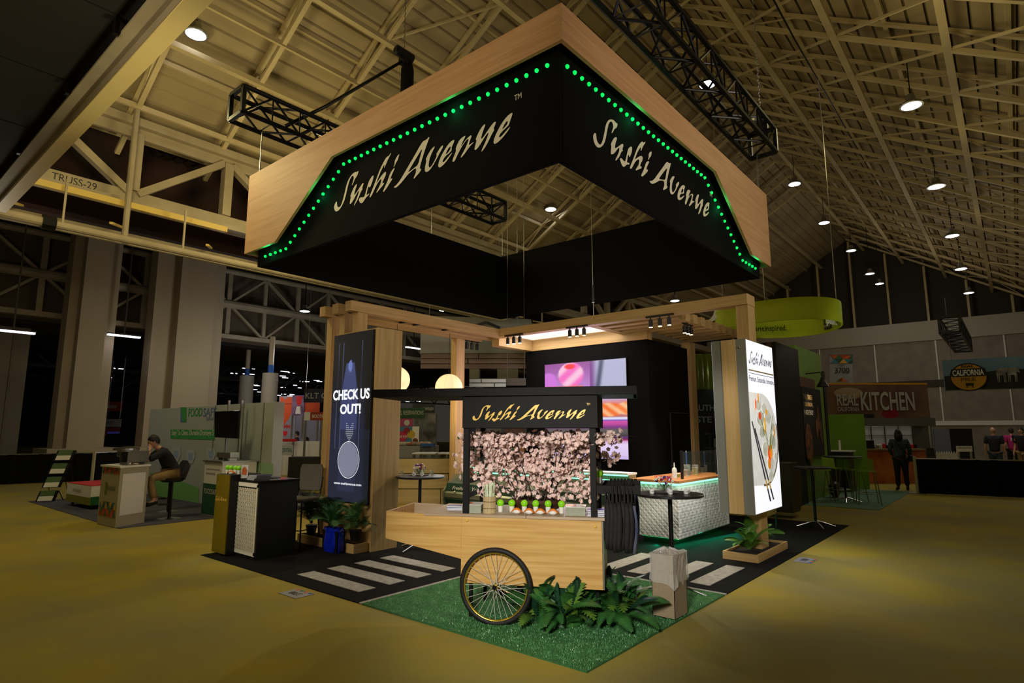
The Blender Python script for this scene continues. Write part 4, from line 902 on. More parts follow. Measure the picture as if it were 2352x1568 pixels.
t = tote(1.545, .10, 'grey and blue tote bag hanging nearest the round table', bagg, .24, .17, .40); txt('sushi avenue', t, cw(1.578, .02, .80), cw(0, 1)-cw(0, 0), .1, .05, M['white']) if False else None
t = tote(1.56, .68, 'dark blue tote bag hanging on the rear handle bar', bagn, .26, .14, .38)
# ================================================================== FURNITURE OF THE STAND
# reception counter, left corner
RC = thing('reception_counter', 'black reception counter with a lattice panel and a gold logo column', 'counter', (.6, 5.8, 0))
goldp = mat('brushed_gold_panel', (138, 118, 22), .4, .25, noise=60, rgb2=(120, 100, 14), stretch=(1, 1, .3))
MB().box((.17, 5.86, .02), (.60, 6.26, 1.08), .004).build('column_body', M['bpaint'], RC); MB().box((.155, 5.87, .03), (.17, 6.26, 1.075)).build('gold_panel', goldp, RC)
xr = gy(688, 1103, 5.3).x
MB().box((.30, 5.31, .0), (xr-.02, 5.92, .99), .004).build('cabinet', M['bpaint'], RC)
ctop = mat('gloss_black_top', (24, 22, 26), .12); MB().box((.27, 5.28, .99), (xr, 5.95, 1.02), .004).build('counter_top', ctop, RC)
lwm = mat('lattice_white', (240, 232, 212), .5)
wordmark(RC, (.152, 6.245, .715), (0, -1, 0), .345, .075, M['gold'], False)
# pierced lattice: frame and diagonal petals
MB().box((.283, 5.86, .06), (.296, 5.88, .97)).box((.283, 5.33, .06), (.296, 5.35, .97)).box((.283, 5.33, .93), (.296, 5.88, .985)).box((.283, 5.33, .05), (.296, 5.88, .10)).build('lattice_frame', lwm, RC)
b = MB(); st_ = .051
ys = [5.35+st_*i for i in range(11)]; zs = [.10+st_*j for j in range(17)]
def petal(p, q, w=.0046):
    p = Vector(p); q = Vector(q); d = (q-p).normalized(); s_ = d.cross(Vector((1, 0, 0))).normalized()*w; m_ = (p+q)/2
    for a, c in ((.285, 1), ): 
        pts = [p, p.lerp(q, .25)+s_*.8, m_+s_, p.lerp(q, .75)+s_*.8, q, p.lerp(q, .75)-s_*.8, m_-s_, p.lerp(q, .25)-s_*.8]; b.add([Vector((.284, v.y, v.z)) for v in pts], [tuple(range(8))])
for y in ys[:-1]:
    for z in zs[:-1]:
        petal((0, y, z), (0, y+st_, z+st_)); petal((0, y+st_, z), (0, y, z+st_)); petal((0, y, z), (0, y+st_, z), .0028); petal((0, y, z), (0, y, z+st_), .0028)
o = b.build('lattice', lwm, RC); md = o.modifiers.new('s', 'SOLIDIFY'); md.thickness = .006
MB().box((.2965, 5.35, .1), (.2995, 5.86, .94)).build('lattice_backing', mat('lattice_black', (20, 16, 13), .7), RC)
# toys and printed matter on it
for k, (x, y, w) in enumerate(((.26, 6.17, 'left'), (.27, 6.09, 'middle'), (.30, 6.01, 'front'), (.30, 5.91, 'right'))): dup(b0_, (x, y, 1.08), R(-50), f'{w} lime ball toy on the reception counter', 'lime ball toys on the reception counter')
dup(s0, (.22, 5.97, 1.08), R(-50), 'single orange and white sushi toy on the reception counter', 'sushi toy on reception')
t = thing('leaflet_holder', 'clear leaflet stand with an orange salmon leaflet on the reception counter', 'leaflet holder', (.33, 5.80, 1.02), R(-20))
MB().box((-.05, -.02, 0), (.05, .02, .01)).box((-.05, .01, 0), (-.047, .03, .2)).build('stand', M['glass'], t, world=False)
b = MB(); b.prism([(-.045, .01), (.045, .01), (.045, .19), (-.045, .19)], (0, .02, 0), (1, 0, 0), (0, .15, 1), .002); b.build('leaflet', lft, t, world=False)
b = MB(); b.prism([(-.035, .06), (.02, .05), (.03, .12), (.0, .165), (-.03, .14)], (0, .017, 0), (1, 0, 0), (0, .15, 1), .002); b.build('leaflet_picture', lfo, t, world=False)
for k in range(6): booklet('brochure', 'navy brochure in the fanned stack on the reception counter', 'brochure', (.44+.004*k, 5.62+rr.uniform(-.01, .01), 1.02+.0105*k), R(8)+rr.uniform(-.12, .12), .24, .19, .0098, greyc, 'navy brochures on the reception counter')
booklet('brochure', 'single navy brochure lying behind the brochure stack', 'brochure', (.68, 5.66, 1.02), .4, .16, .12, .008, greyc, None)
# high stool chair behind it
greyf = mat('grey_tweed', (118, 110, 100), .95, noise=180, rgb2=(84, 78, 70), bump=.4, bscale=200)
def barchair(loc, rz, label, fab, legm, sh=.68, bt=1.17):
    t = thing('bar_chair', label, 'chair', loc, rz)
    MB().box((-.2, -.2, sh-.04), (.2, .2, sh+.015), .015).build('seat', fab, t, world=False)
    b = MB(); b.prism([(-.17, 0), (.17, 0), (.2, .06), (.2, .33), (.17, .39), (-.17, .39), (-.2, .33), (-.2, .06)], (.235, 0, bt-.39), (0, 1, 0), (.06, 0, 1), .03); b.build('backrest', fab, t, world=False)
    for sy in (-1, 1):
        MB().tube([(.18, sy*.19, sh-.03), (.22, sy*.2, sh+.05), (.265, sy*.205, sh+.30)], .011, 8).build('back_upright', legm, t, world=False)
        for sx in (-1, 1): MB().tube([(sx*.18, sy*.18, sh-.03), (sx*.235, sy*.225, 0)], .011, 8).build('leg', legm, t, world=False)
        MB().tube([(-.215, sy*.21, .25), (.215, sy*.21, .25)], .008, 6).build('footrest', legm, t, world=False)
    MB().tube([(-.215, -.21, .25), (-.215, .21, .25)], .008, 6).build('footrest', legm, t, world=False)
    return t
barchair((1.22, 5.86, 0), R(22), 'tall bar chair with grey tweed pads behind the reception counter', greyf, M['bsteel'])
# round bar tables
def bartable(c, h, r_, label, rot=0.3):
    t = thing('bar_table', label, 'table', (c[0], c[1], 0), rot)
    MB().lathe([(.001, h-.03), (r_-.01, h-.03), (r_, h-.024), (r_, h-.006), (r_-.006, h), (.001, h)], 48).build('tabletop', mat('table_black', (34, 33, 36), .35), t, world=False)
    MB().lathe([(.045, h-.045), (.1, h-.032), (.1, h-.03)], 16).build('collar', M['bsteel'], t, world=False); MB().lathe([(.024, .08), (.024, h-.035)], 14).build('pole', M['bsteel'], t, world=False)
    for k in range(4):
        a = math.pi/2*k; ca, sa = math.cos(a), math.sin(a)
        MB().tube([(0, 0, .10), (ca*.12, sa*.12, .075), (ca*.33, sa*.33, .012)], [.018, .015, .010], 8).build('foot', M['chrome'], t, world=False)
    return t
bartable((2.2, 4.28), 1.03, .36, 'round black bar table beside the oak screen tower', .1)
bartable((2.33, .44), 1.02, .35, 'round black bar table behind the waste bin')
bartable((8.05, .42), 1.04, .32, 'round black bar table on the far right corner of the black carpet', .6)
cupm = mat('porcelain', (240, 240, 236), .25)
def cup(p, label, group):
    t = thing('sake_cup', label, 'cup', p, R(-40), group)
    MB().lathe([(.014, 0), (.022, .006), (.026, .045), (.024, .045), (.019, .012), (.001, .01)], 18).build('cup_body', cupm, t, world=False)
    MB().box((-.012, -.0265, .026), (.012, -.0245, .031)).build('print', pr_ink, t, world=False); return t
def bouquet(p, label, pink, rad=.11, seed=4):
    t = thing('flower_bowl', label, 'flowers', p, 0); rq = random.Random(seed)
    MB().lathe([(.03, 0), (.07, .01), (.085, .045), (.08, .09), (.076, .09), (.08, .045), (.001, .015)], 20).build('vase', M['glass'], t, world=False, smooth=False)
    b = MB()
    for k in range(40): a = rq.uniform(0, 6.28); d_ = rq.uniform(.0, .06); b.tube([(0, 0, .02), (d_*math.cos(a), d_*math.sin(a), .09)], .002, 4)
    b.build('stems', M['leaf'], t, world=False)
    wf = mat('white_floret', (234, 232, 220), .7); pf = mat('magenta_bloom', pink, .6); vf = mat('purple_bloom', (94, 40, 120), .6)
    for k in range(34):
        a = rq.uniform(0, 6.28); e = rq.uniform(.1, 1.35); q = Vector((rad*math.cos(a)*math.cos(e*.9), rad*math.sin(a)*math.cos(e*.9), .09+.075*math.sin(e)))
        r_ = .024 if k < 3 else (.018 if k < 8 else rq.uniform(.009, .015)); m_ = pf if k < 3 else (vf if k < 8 else wf)
        if k < 2: q = Vector((-.03+.02*k, -.07+.02*k, .15))
        b = MB()
        for i in range(5 if k < 8 else 3): b.ball(q+Vector((rq.uniform(-1, 1), rq.uniform(-1, 1), rq.uniform(-1, 1)))*r_*.5, r_*.62, 7, 5)
        b.build('bloom', m_, t, world=False)
    MB().lathe([(.001, 0), (.14, .002), (.145, .01), (.13, .006), (.001, .004)], 26).build('dish', mat('dark_dish', (50, 42, 40), .4), t, world=False); return t
bouquet((2.33, .50, 1.02), 'white, magenta and purple flower bowl on the table behind the bin', (214, 22, 96))
for k, (dx, dy, w) in enumerate(((-.16, .12, 'leftmost'), (-.10, -.06, 'second'), (.04, -.17, 'third'), (.15, -.14, 'rightmost'))): cup((2.30+dx, .43+dy, 1.02), f'{w} white sake cup on the table behind the bin', 'sake cups on the right bar table')
bouquet((2.24, 4.35, 1.03), 'dusky flower bowl on the bar table by the tower', (120, 40, 80), .09, 9)
for k, (dx, dy, w) in enumerate(((-.09, .03, 'left'), (-.02, -.07, 'right'))): cup((2.18+dx, 4.27+dy, 1.03), f'{w} white sake cup on the bar table by the tower', 'sake cups on the left bar table')
for k, (dx, dy, w) in enumerate(((-.16, .2, 'left'), (.2, -.05, 'right'))):
    t = thing('tumbler', f'{w} clear tumbler on the bar table by the tower', 'glass', (2.22+dx, 4.32+dy, 1.03)); MB().lathe([(.025, 0), (.032, .07), (.03, .07), (.023, .005), (.001, .004)], 16).build('glass_body', M['glass'], t, world=False)
# sushi bar: white relief counter with timber top
relief = mat('relief_white', (236, 234, 228), .55); nt = relief.node_tree; bs = nt.nodes['Principled BSDF']; tc = nt.nodes.new('ShaderNodeTexCoord')
v1 = nt.nodes.new('ShaderNodeTexVoronoi'); v1.feature = 'DISTANCE_TO_EDGE'; v1.inputs['Randomness'].default_value = 0; v1.inputs['Scale'].default_value = 17
mp_ = nt.nodes.new('ShaderNodeMapping'); mp_.inputs['Rotation'].default_value = (R(45), 0, 0); 
nt.links.new(tc.outputs['Object'], mp_.inputs[0]); nt.links.new(mp_.outputs[0], v1.inputs['Vector']); bb = nt.nodes.new('ShaderNodeBump'); bb.inputs['Distance'].default_value = .03; bb.inputs['Strength'].default_value = .9
nt.links.new(v1.outputs['Distance'], bb.inputs['Height']); nt.links.new(bb.outputs[0], bs.inputs['Normal'])
SB = thing('sushi_bar', 'white relief panelled sushi bar with an oak top and green underglow', 'counter', (5.6, 1.8, 0))
MB().box((4.72, 1.45, .11), (6.7, 2.14, .885), .003).build('cabinet', relief, SB)
# relief pieces standing proud of the panels: overlapping lozenges
pb = MB(); n_ = 9
for i in range(9):
    for j in range(10):
        y, z = 1.50+.0735*i, .145+.0735*j; s_ = .030
        for (dy, dz) in ((.018, .018), (-.018, -.018)):
            k_ = 1 if (i+j) % 2 else -1; a, c = Vector((4.72, y-s_*.8, z-s_*.8*k_)), Vector((4.72, y+s_*.8, z+s_*.8*k_)); o_ = Vector((0, dy*.55, -dz*.55*k_)); pb.bar(a+o_, c+o_, .008, .008)
pb.build('relief', relief, SB, kind='stuff')
pb = MB()
for i in range(26):
    for j in range(10):
        x, z = 4.77+.0735*i, .145+.0735*j; s_ = .030; k_ = 1 if (i+j) % 2 else -1
        for d_ in (.01, -.01): pb.bar((x-s_*.8+d_, 1.45, z-(s_*.8+d_*0)*k_-d_*k_*0+(-d_)*k_), (x+s_*.8+d_, 1.45, z+s_*.8*k_-d_*k_), .008, .008)
pb.build('relief', relief, SB, kind='stuff')
MB().box((5.72, 1.446, .11), (5.726, 1.452, .885)).build('panel_joint', M['dark'], SB)
MB().box((4.85, 1.6, 0), (6.6, 2.1, .11)).build('plinth', M['bpaint'], SB)
ledw = mat('mint_led', (120, 255, 200), .4, emit=3.2)
MB().box((4.69, 1.42, .89), (6.73, 2.16, .912)).build('led_strip', ledw, SB); MB().box((4.66, 1.39, .912), (6.76, 2.2, .952), .003).build('worktop', wood('worktop_oak', (202, 142, 84), (176, 116, 62), 'x'), SB)
gl = mat('green_strip', (0, 230, 120), .4, emit=5)
MB().box((4.80, 1.5, .095), (6.6, 1.52, .11)).box((4.80, 1.5, .095), (4.82, 2.1, .11)).build('under_led', gl, SB)
area((5.7, 1.42, .10), (5.6, .9, 0), 1.9, .05, 7, (0, 1, .5)); area((4.66, 1.8, .10), (4.3, 1.8, 0), .05, .6, 2, (0, 1, .5))
for x in (5.02, 6.42): MB().box((x, 1.5, .952), (x+.035, 1.535, 1.38)).build('guard_post', M['bpaint'], SB)
MB().box((5.055, 1.512, 1.0), (6.42, 1.520, 1.36)).build('guard_glass', M['glass'], SB)
# things on the bar
t = thing('squeeze_bottle', 'white squeeze bottle beside the front guard post', 'bottle', (5.12, 1.68, .952)); MB().lathe([(.036, 0), (.038, .01), (.038, .12), (.03, .15), (.012, .165), (.008, .22), (.004, .24)], 18).build('bottle_body', M['wht2'], t, world=False)
t = thing('serving_tray', 'terracotta coloured serving tray at the left end of the oak worktop', 'tray', (4.92, 1.78, .952)); MB().box((-.12, -.08, 0), (.12, .08, .02), .006).build('tray_base', mat('terracotta', (206, 134, 98), .5), t, world=False); MB().box((-.12, -.08, .02), (.12, -.07, .05)).box((-.12, .07, .02), (.12, .08, .05)).build('tray_rim', mat('terracotta2', (206, 134, 98), .5), t, world=False)
for k, (x, y, h, c, lab) in enumerate(((5.35, 1.75, .05, (150, 160, 60), 'small green garnish tub on the oak worktop'), (5.55, 1.7, .10, (230, 210, 170), 'cream carton on the oak worktop'), (5.75, 1.75, .17, (190, 220, 215), 'pale tall container on the oak worktop'), (5.95, 1.7, .12, (224, 220, 150), 'yellowish jar on the oak worktop'), (6.15, 1.78, .15, (228, 224, 214), 'white tub at the right end of the oak worktop'), (4.78, 1.66, .035, (214, 90, 40), 'little dish of orange garnish at the near end of the oak worktop'))):
    t = thing('food_container', lab, 'container', (x, y, .952)); MB().lathe([(.045, 0), (.055, h*.9), (.056, h), (.001, h)], 14).build('tub', mat('tub', c, .4, noise=30), t, world=False); MB().lathe([(.057, h), (.057, h+.008), (.001, h+.01)], 14).build('lid', M['wht2'], t, world=False)
t = thing('blue_folder', 'bright blue folder leaning behind the guard glass', 'folder', (6.3, 2.0, .952), .4); MB().box((-.04, -.01, 0), (.04, .01, .36)).xf(Matrix.Rotation(-.12, 4, 'Y')).build('cover', mat('folder_blue', (70, 140, 235), .4), t, world=False); MB().box((-.036, -.008, .003), (.045, .008, .38)).xf(Matrix.Rotation(-.12, 4, 'Y')).build('sheets', page, t, world=False)
# refrigerated display case along the stand
DC = thing('display_case', 'long open refrigerated display case with a rounded green front', 'display case', (4.4, 3.8, 0))
greenp = mat('dark_green_panel', (34, 66, 48), .4); grym = mat('case_grey', (132, 138, 118), .3, .5)
ya, yb2 = 2.2, 5.62
def prof_y(pts, name, m, a=ya, c=yb2): return MB().prism(pts, (0, c, 0), (1, 0, 0), (0, 0, 1), c-a).build(name, m, DC)
prof_y([(4.3, .05), (4.8, .05), (4.8, .12), (4.3, .12)], 'plinth', M['bpaint'])
prof_y([(4.25, .12), (4.85, .12), (4.85, .55), (4.05, .55), (3.98, .47), (4.02, .38), (4.12, .25)], 'belly', greenp)
prof_y([(3.97, .50), (4.0, .46), (4.06, .46), (4.06, .60), (4.0, .60), (3.97, .57)], 'bumper', grym)
prof_y([(4.0, .605), (4.05, .605), (4.07, .74), (4.03, .74)], 'front_panel', greenp)
prof_y([(4.07, .60), (4.85, .60), (4.85, .66), (4.07, .66)], 'deck', M['steel'])
prof_y([(4.62, .66), (4.85, .66), (4.85, 1.0), (4.62, 1.0)], 'rear_body', grym); prof_y([(4.58, 1.0), (4.88, 1.0), (4.88, 1.03), (4.58, 1.03)], 'top_shelf', M['white'])
prof_y([(4.575, .985), (4.585, .985), (4.585, .998), (4.575, .998)], 'led_strip', ledw); prof_y([(4.60, .90), (4.61, .90), (4.61, .915), (4.60, .915)], 'led_strip', ledw)
prof_y([(4.03, .74), (4.035, .74), (4.16, .90), (4.155, .90)], 'front_glass', M['glass'])
for y_ in (ya-.03, yb2): MB().prism([(4.1, .1), (4.9, .1), (4.9, .95), (4.5, .92), (4.06, .72), (3.95, .6), (3.95, .45), (4.0, .3)], (0, y_+.03, 0), (1, 0, 0), (0, 0, 1), .03).build('end_panel', grym, DC)
for y_ in (5.35, 4.3, 3.2): MB().ball((3.965, y_, .60), .02, 8, 5).build('stud', M['chrome'], DC)
txt('Freshness You Can Taste', DC, (4.005, 5.45, .635), (0, -1, 0), 1.15, .06, M['white'], U=(.14, 0, 1), ital=.25, bold=.01, lift=.004)
txt('Made In Local Kitchens', DC, (4.005, 3.9, .635), (0, -1, 0), 1.1, .06, M['white'], U=(.14, 0, 1), bold=.01, lift=.004)
area((4.5, 3.9, .98), (4.3, 3.9, .7), .05, 3.2, 6, (.5, 1, .8))
packm = [mat('pack_a', (236, 226, 214), .35, noise=40, rgb2=(210, 150, 120)), mat('pack_b', (60, 50, 54), .3, noise=40, rgb2=(190, 150, 130)), mat('pack_c', (226, 214, 190), .35, noise=50, rgb2=(120, 150, 90))]
fp0 = {}
for i in range(15):
    for j in range(3):
        k = (i+j*2) % 3; loc = (4.16+.155*j, 2.36+.22*i, .661)
        if k not in fp0:
            t = thing('food_pack', 'small boxed sushi meal laid out in the display case', 'food pack', loc, 0, 'boxed meals in the display case')
            MB().box((-.065, -.09, 0), (.065, .09, .03), .004).build('box', packm[k], t, world=False); MB().box((-.06, -.085, .03), (.06, .085, .045), .004).build('lid', M['glass'], t, world=False); fp0[k] = t
        else: dup(fp0[k], loc, 0)
# waste box with clear liner
WB = thing('waste_box', 'tall cardboard waste box with a clear plastic liner at the turf edge', 'bin', (1.6, .13, 0))
crd = mat('grey_board', (168, 150, 122), .85, noise=120, rgb2=(150, 132, 104))
MB().box((1.47, .02, .012), (1.73, .025, .56)).box((1.47, .235, .012), (1.73, .24, .56)).box((1.47, .02, .012), (1.475, .24, .56)).box((1.725, .02, .012), (1.73, .24, .56)).box((1.47, .02, .012), (1.73, .24, .02)).build('box_walls', crd, WB)
lin_ = mat('clear_liner', (246, 244, 236), .12, alpha=.36, bump=.9, bscale=30)
rw = random.Random(8); b = MB(); ring = []
cx_, cy_ = 1.6, .13; N_ = 28
def sq(k, g):
    a = 2*math.pi*k/N_; ca, sa = math.cos(a), math.sin(a); s_ = 1/max(abs(ca)/(.13+g), abs(sa)/(.11+g)); return (cx_+ca*s_, cy_+sa*s_)
vs = []
lv_ = [(.02, .30, .04), (.012, .40, .01), (.012, .52, .008), (.012, .565, .006), (-.02, .575, .015), (-.07, .59, .02), (-.10, .605, .02)]
for g_, z, j_ in lv_:
    for k in range(N_): x, y = sq(k, g_+rw.uniform(0, .012)); vs.append((x, y, z+rw.uniform(-j_, j_)))
b.add(vs, [(i*N_+k, i*N_+(k+1) % N_, (i+1)*N_+(k+1) % N_, (i+1)*N_+k) for i in range(len(lv_)-1) for k in range(N_)]); b.build('liner', lin_, WB)
# planter trays
def planter(x0, y0, x1, y1, h, label):
    t = thing('planter_tray', label, 'planter', ((x0+x1)/2, (y0+y1)/2, 0)); w = .025; m1, m2 = M['oakx'], M['oaky']
    MB().box((x0, y0, .008), (x1, y0+w, h)).build('board', m1, t); MB().box((x0, y1-w, .008), (x1, y1, h)).build('board', m1, t)
    MB().box((x0, y0+w, .008), (x0+w, y1-w, h)).build('board', m2, t); MB().box((x1-w, y0+w, .008), (x1, y1-w, h)).build('board', m2, t)
    MB().box((x0+w, y0+w, .01), (x1-w, y1-w, h*.72)).build('soil', M['soil'], t); return t
planter(4.34, .22, 5.62, .68, .105, 'low oak planter tray of soil round the right post')
planter(1.36, 4.66, 1.60, 6.1, .13, 'low oak planter tray along the foot of the screen tower')
t = thing('plastic_bag', 'shiny royal blue bag standing among the palms', 'bag', (1.28, 5.03, .008))
blum = mat('blue_plastic', (14, 40, 190), .22, noise=6, rgb2=(8, 24, 150), bump=.9, bscale=14)
b = MB(); vs = []
for z, g_ in ((.012, 0), (.1, .008), (.2, .004), (.3, .0), (.335, -.012)):
    for k in range(16):
        a = 2*math.pi*(k+.5)/16; ca, sa = math.cos(a), math.sin(a); s_ = 1/max(abs(ca)/(.065+g_), abs(sa)/(.19+g_)); r_ = rw.uniform(.97, 1.02); vs.append((1.28+ca*s_*r_, 5.03+sa*s_*r_, z+(rw.uniform(-.012, .012) if z > .3 else 0)))
b.add(vs, [(i*16+k, i*16+(k+1) % 16, (i+1)*16+(k+1) % 16, (i+1)*16+k) for i in range(4) for k in range(16)]); b.build('bag_wall', blum, t)
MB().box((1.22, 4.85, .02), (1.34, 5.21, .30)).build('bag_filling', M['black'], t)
# floor number stickers
for p, rz, lab in (((-.20, 3.45), R(90), 'booth number sticker 3708 on the yellow carpet, left aisle'), ((4.95, -.18), 0, 'booth number sticker on the yellow carpet, right aisle')):
    t = thing('floor_sticker', lab, 'sticker', (p[0], p[1], .002), rz)
    MB().box((-.17, -.11, 0), (.17, .11, .002)).build('sheet', mat('sticker_white', (150, 150, 160), .6), t, world=False)
    for k, c in enumerate(((30, 90, 150), (206, 90, 40), (40, 110, 60), (206, 90, 40))):
        x = -.16+.08*k; MB().prism([(x, -.105), (x+.08, -.105), (x+.04, -.055)], (0, 0, .002), (1, 0, 0), (0, 1, 0), .001).build('triangle', mat('tri', c, .6), t, world=False)
    m_ = Matrix.Translation((p[0], p[1], 0)) @ Matrix.Rotation(rz, 4, 'Z')
    txt('3708', t, m_ @ Vector((-.08, -.03, .004)), (m_ @ Vector((1, 0, 0)))-(m_ @ Vector((0, 0, 0))), .17, .08, M['bpaint'], U=(m_ @ Vector((0, 1, 0)))-(m_ @ Vector((0, 0, 0))))
# paper globe lanterns
pap = mat('paper_lantern', (255, 226, 176), .8, emit=.80); ribm = mat('lantern_rib', (226, 190, 136), .8, emit=.45)
def lantern(c, r_, label):
    c = Vector(c); t = thing('paper_lantern', label, 'lantern', c); MB().ball(c, r_, 32, 18, (1, 1, .96)).build('shade', pap, t, smooth=True)
    for k in range(6):
        a = math.pi*k/6; MB().tube([c+Vector((math.cos(a)*math.sin(q)*r_*1.002, math.sin(a)*math.sin(q)*r_*1.002, math.cos(q)*r_*.963)) for q in [2*math.pi*i/28 for i in range(29)]], .002, 4, False).build('rib', ribm, t)
    MB().tube([c+Vector((0, 0, r_*.95)), (c.x, c.y, 3.5)], .004, 5).build('cord', M['bsteel'], t); point(c+Vector((0, 0, -r_-.15)), 12, (1, .82, .55), .15)
lantern(gy(1031, 889, 5.58), .255, 'right paper globe lantern hanging by the oak post')
lantern(gy(909, 872, 5.58), .24, 'left paper globe lantern half hidden by the screen tower')
# ================================================================== PLANTS
def frond(L_, wid, droop, n, lw, tipdir=0.55, mval=None, rise=.9):
    # a frond in the XZ plane starting at the origin, rising then drooping along +X
    b = MB(); pts = []
    for i in range(n+1):
        s_ = i/n; pts.append(Vector((L_*s_*(1-.12*s_), 0, L_*(rise*s_-droop*s_*s_))))
    b.tube(pts[::2]+([pts[-1]] if n % 2 else []), [.0028*(1-.8*k/len(pts[::2]+([pts[-1]] if n % 2 else []))) for k in range(len(pts[::2]+([pts[-1]] if n % 2 else [])))], 4, False)
    for i in range(2, n+1):
        s_ = i/n; w = wid*math.sin(math.pi*min(1, .12+.88*s_))**.6*(1-.25*s_) if s_ < .98 else wid*.25
        w = wid*(math.sin(math.pi*(.1+.86*s_)))**.75
        d = (pts[i]-pts[i-1]).normalized()
        for sy in (-1, 1):
            dirv = (d*tipdir+Vector((0, sy, -.10))).normalized(); p = pts[i]; side = d*lw
            b.add([p-side*.5, p+dirv*w*.5-side*.55, p+dirv*w, p+dirv*w*.5+side*.6, p+side*.5], [(0, 1, 2, 3, 4)] if sy > 0 else [(4, 3, 2, 1, 0)])
    return b
def plant(name, label, cat, loc, protos, n, elev, scale, seed, group=None, az=None, spread=.02):
    t = thing(name, label, cat, loc, 0, group); rp = random.Random(seed); first = {}
    for k in range(n):
        pi_ = k % len(protos); m_ = protos[pi_][1]
        a = rp.uniform(*(az or (0, 2*math.pi))) if az else 2*math.pi*(k*.381966)+rp.uniform(-.3, .3); e = rp.uniform(*elev)
        mm = Matrix.Translation((rp.uniform(-spread, spread), rp.uniform(-spread, spread), .02)) @ Matrix.Rotation(a, 4, 'Z') @ Matrix.Rotation(-e, 4, 'Y') @ Matrix.Rotation(rp.uniform(-.5, .5), 4, 'X') @ Matrix.Scale(scale*rp.uniform(.7, 1.12), 4)
        key = id(protos[pi_][0])
        if key in PC:
            o = bpy.data.objects.new('frond', PC[key]); COL.objects.link(o); o.parent = t; o.matrix_local = mm
        else:
            o = protos[pi_][0].build('frond', m_, t, world=False); PC[key] = o.data; o.matrix_local = mm
    return t
PC = {}
fA = (frond(.46, .085, .75, 26, .016), M['leaf']); fB = (frond(.42, .07, .6, 20, .020, .4), mat('mid_leaf', (48, 96, 40), .45, noise=8, rgb2=(30, 70, 32)))
fC = (frond(.40, .10, .8, 12, .03, .7), mat('olive_leaf', (104, 138, 48), .45, noise=8, rgb2=(66, 106, 36))); fD = (frond(.44, .06, .5, 24, .017, .6), mat('blue_leaf', (28, 70, 46), .45, noise=8, rgb2=(18, 48, 32)))
plant('fern_bush', 'large artificial fern bush on the turf right of the cart wheel', 'plant', (.80, .80, .03), [fA, fD, fB, fA, fC], 150, (-.2, 1.25), 1.0, 5, spread=.2)
plant('fern_bush', 'second artificial fern bush on the turf nearer the waste box', 'plant', (1.16, .46, .03), [fA, fB, fD, fC, fA], 90, (-.2, 1.0), .95, 15, spread=.15)
MB().lathe([(.16, 0), (.22, .01), (.2, .1), (.001, .14)], 16, (.80, .80, .012)).build('root_mound', M['leaf'], bpy.data.objects['fern_bush'])
lf = (frond(.46, .10, .62, 20, .022, .55, rise=.8), M['leaf2']); lf2 = (frond(.4, .09, .8, 18, .022, .5, rise=.8), mat('spring_leaf', (112, 160, 52), .45, noise=8, rgb2=(72, 120, 40)))
plant('fern', 'bright green fern in front of the right post in the planter tray', 'plant', (4.72, .46, .075), [lf, lf2], 15, (.1, 1.1), .95, 3)
plant('fern', 'bright green fern behind the right post under the light box', 'plant', (5.42, .58, .075), [lf, lf2], 13, (.1, .9), 1.05, 4)
pa = (frond(.5, .17, .6, 16, .013, 1.1, rise=.75), M['palm']); pb_ = (frond(.46, .16, .8, 15, .013, 1.2, rise=.8), mat('palm_light', (104, 150, 84), .4, noise=8, rgb2=(66, 112, 66)))
pdk = (frond(.5, .17, .55, 16, .013, 1.1, rise=.8), mat('palm_dark', (30, 64, 38), .4, noise=8, rgb2=(18, 44, 26)))
for k, (x, y, z, protos, sc, lab) in enumerate(((1.50, 5.95, .10, [pdk, pa], 1.0, 'dark potted palm at the left end of the tower planter'), (1.30, 5.10, .32, [pa, pb_], .8, 'potted palm in the blue bag'), (1.48, 4.80, .14, [pa, pb_, pb_], 1.0, 'pale green potted palm at the right end of the tower planter'), (1.50, 5.45, .12, [pdk, pdk, pa], .95, 'dark palm against the tower between the other palms'))):
    t = plant('potted_palm', lab, 'plant', (x, y, z+.16 if k != 1 else z), protos, 26, (.05, 1.2), sc, 30+k)
    if k != 1: MB().lathe([(.06, -.15), (.085, -.02), (.09, .0), (.08, .0), (.001, -.01)], 18).build('pot', M['bpaint'], t, world=False)
for i in range(3): MB().tube([(1.50+.01*i, 5.95-.03*i, .15), (1.5, 5.95-.02*i, .4)], .008, 5)
# dark foliage in a square planter beyond the aisle
p = gz(715, 1120, 0); t = plant('planter_bush', 'dark leafy bush in a square brown planter beyond the aisle', 'plant', (7.0, 12.6, 1.0), [fA, (frond(.42, .09, .4, 9, .05, .8), M['leaf'])], 46, (.2, 1.3), 1.35, 44, spread=.35)
MB().box((6.3, 12.1, 0), (7.7, 13.3, 1.02), .01).build('planter_box', mat('brown_planter', (46, 38, 20), .7), t)
# ================================================================== NEIGHBOURING STANDS, LEFT
gcar = mat('slate_carpet', (78, 78, 92), .95, noise=5, rgb2=(62, 62, 76), bump=.3, bscale=200)
tagp(MB().box((.05, 9.62, .002), (5.6, 15.9, .008)).build('carpet', gcar), 'slate grey carpet of the drain products stand', 'carpet')
FW = thing('display_wall', 'white backlit wall with the green and blue drain company logo', 'display wall', (2.6, 12.5, 0))
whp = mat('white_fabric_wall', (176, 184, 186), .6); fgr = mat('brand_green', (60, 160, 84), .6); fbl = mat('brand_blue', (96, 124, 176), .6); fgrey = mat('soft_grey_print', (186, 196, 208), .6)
ys_ = [gx(p, 930, 2.52).y for p in (345, 628)]
MB().box((2.53, ys_[1], 0), (2.62, ys_[0], 2.27), .004).build('wall_panel', whp, FW); MB().box((2.53, ys_[1]-.03, 0), (2.75, ys_[1], 2.27)).build('wall_return', whp, FW)
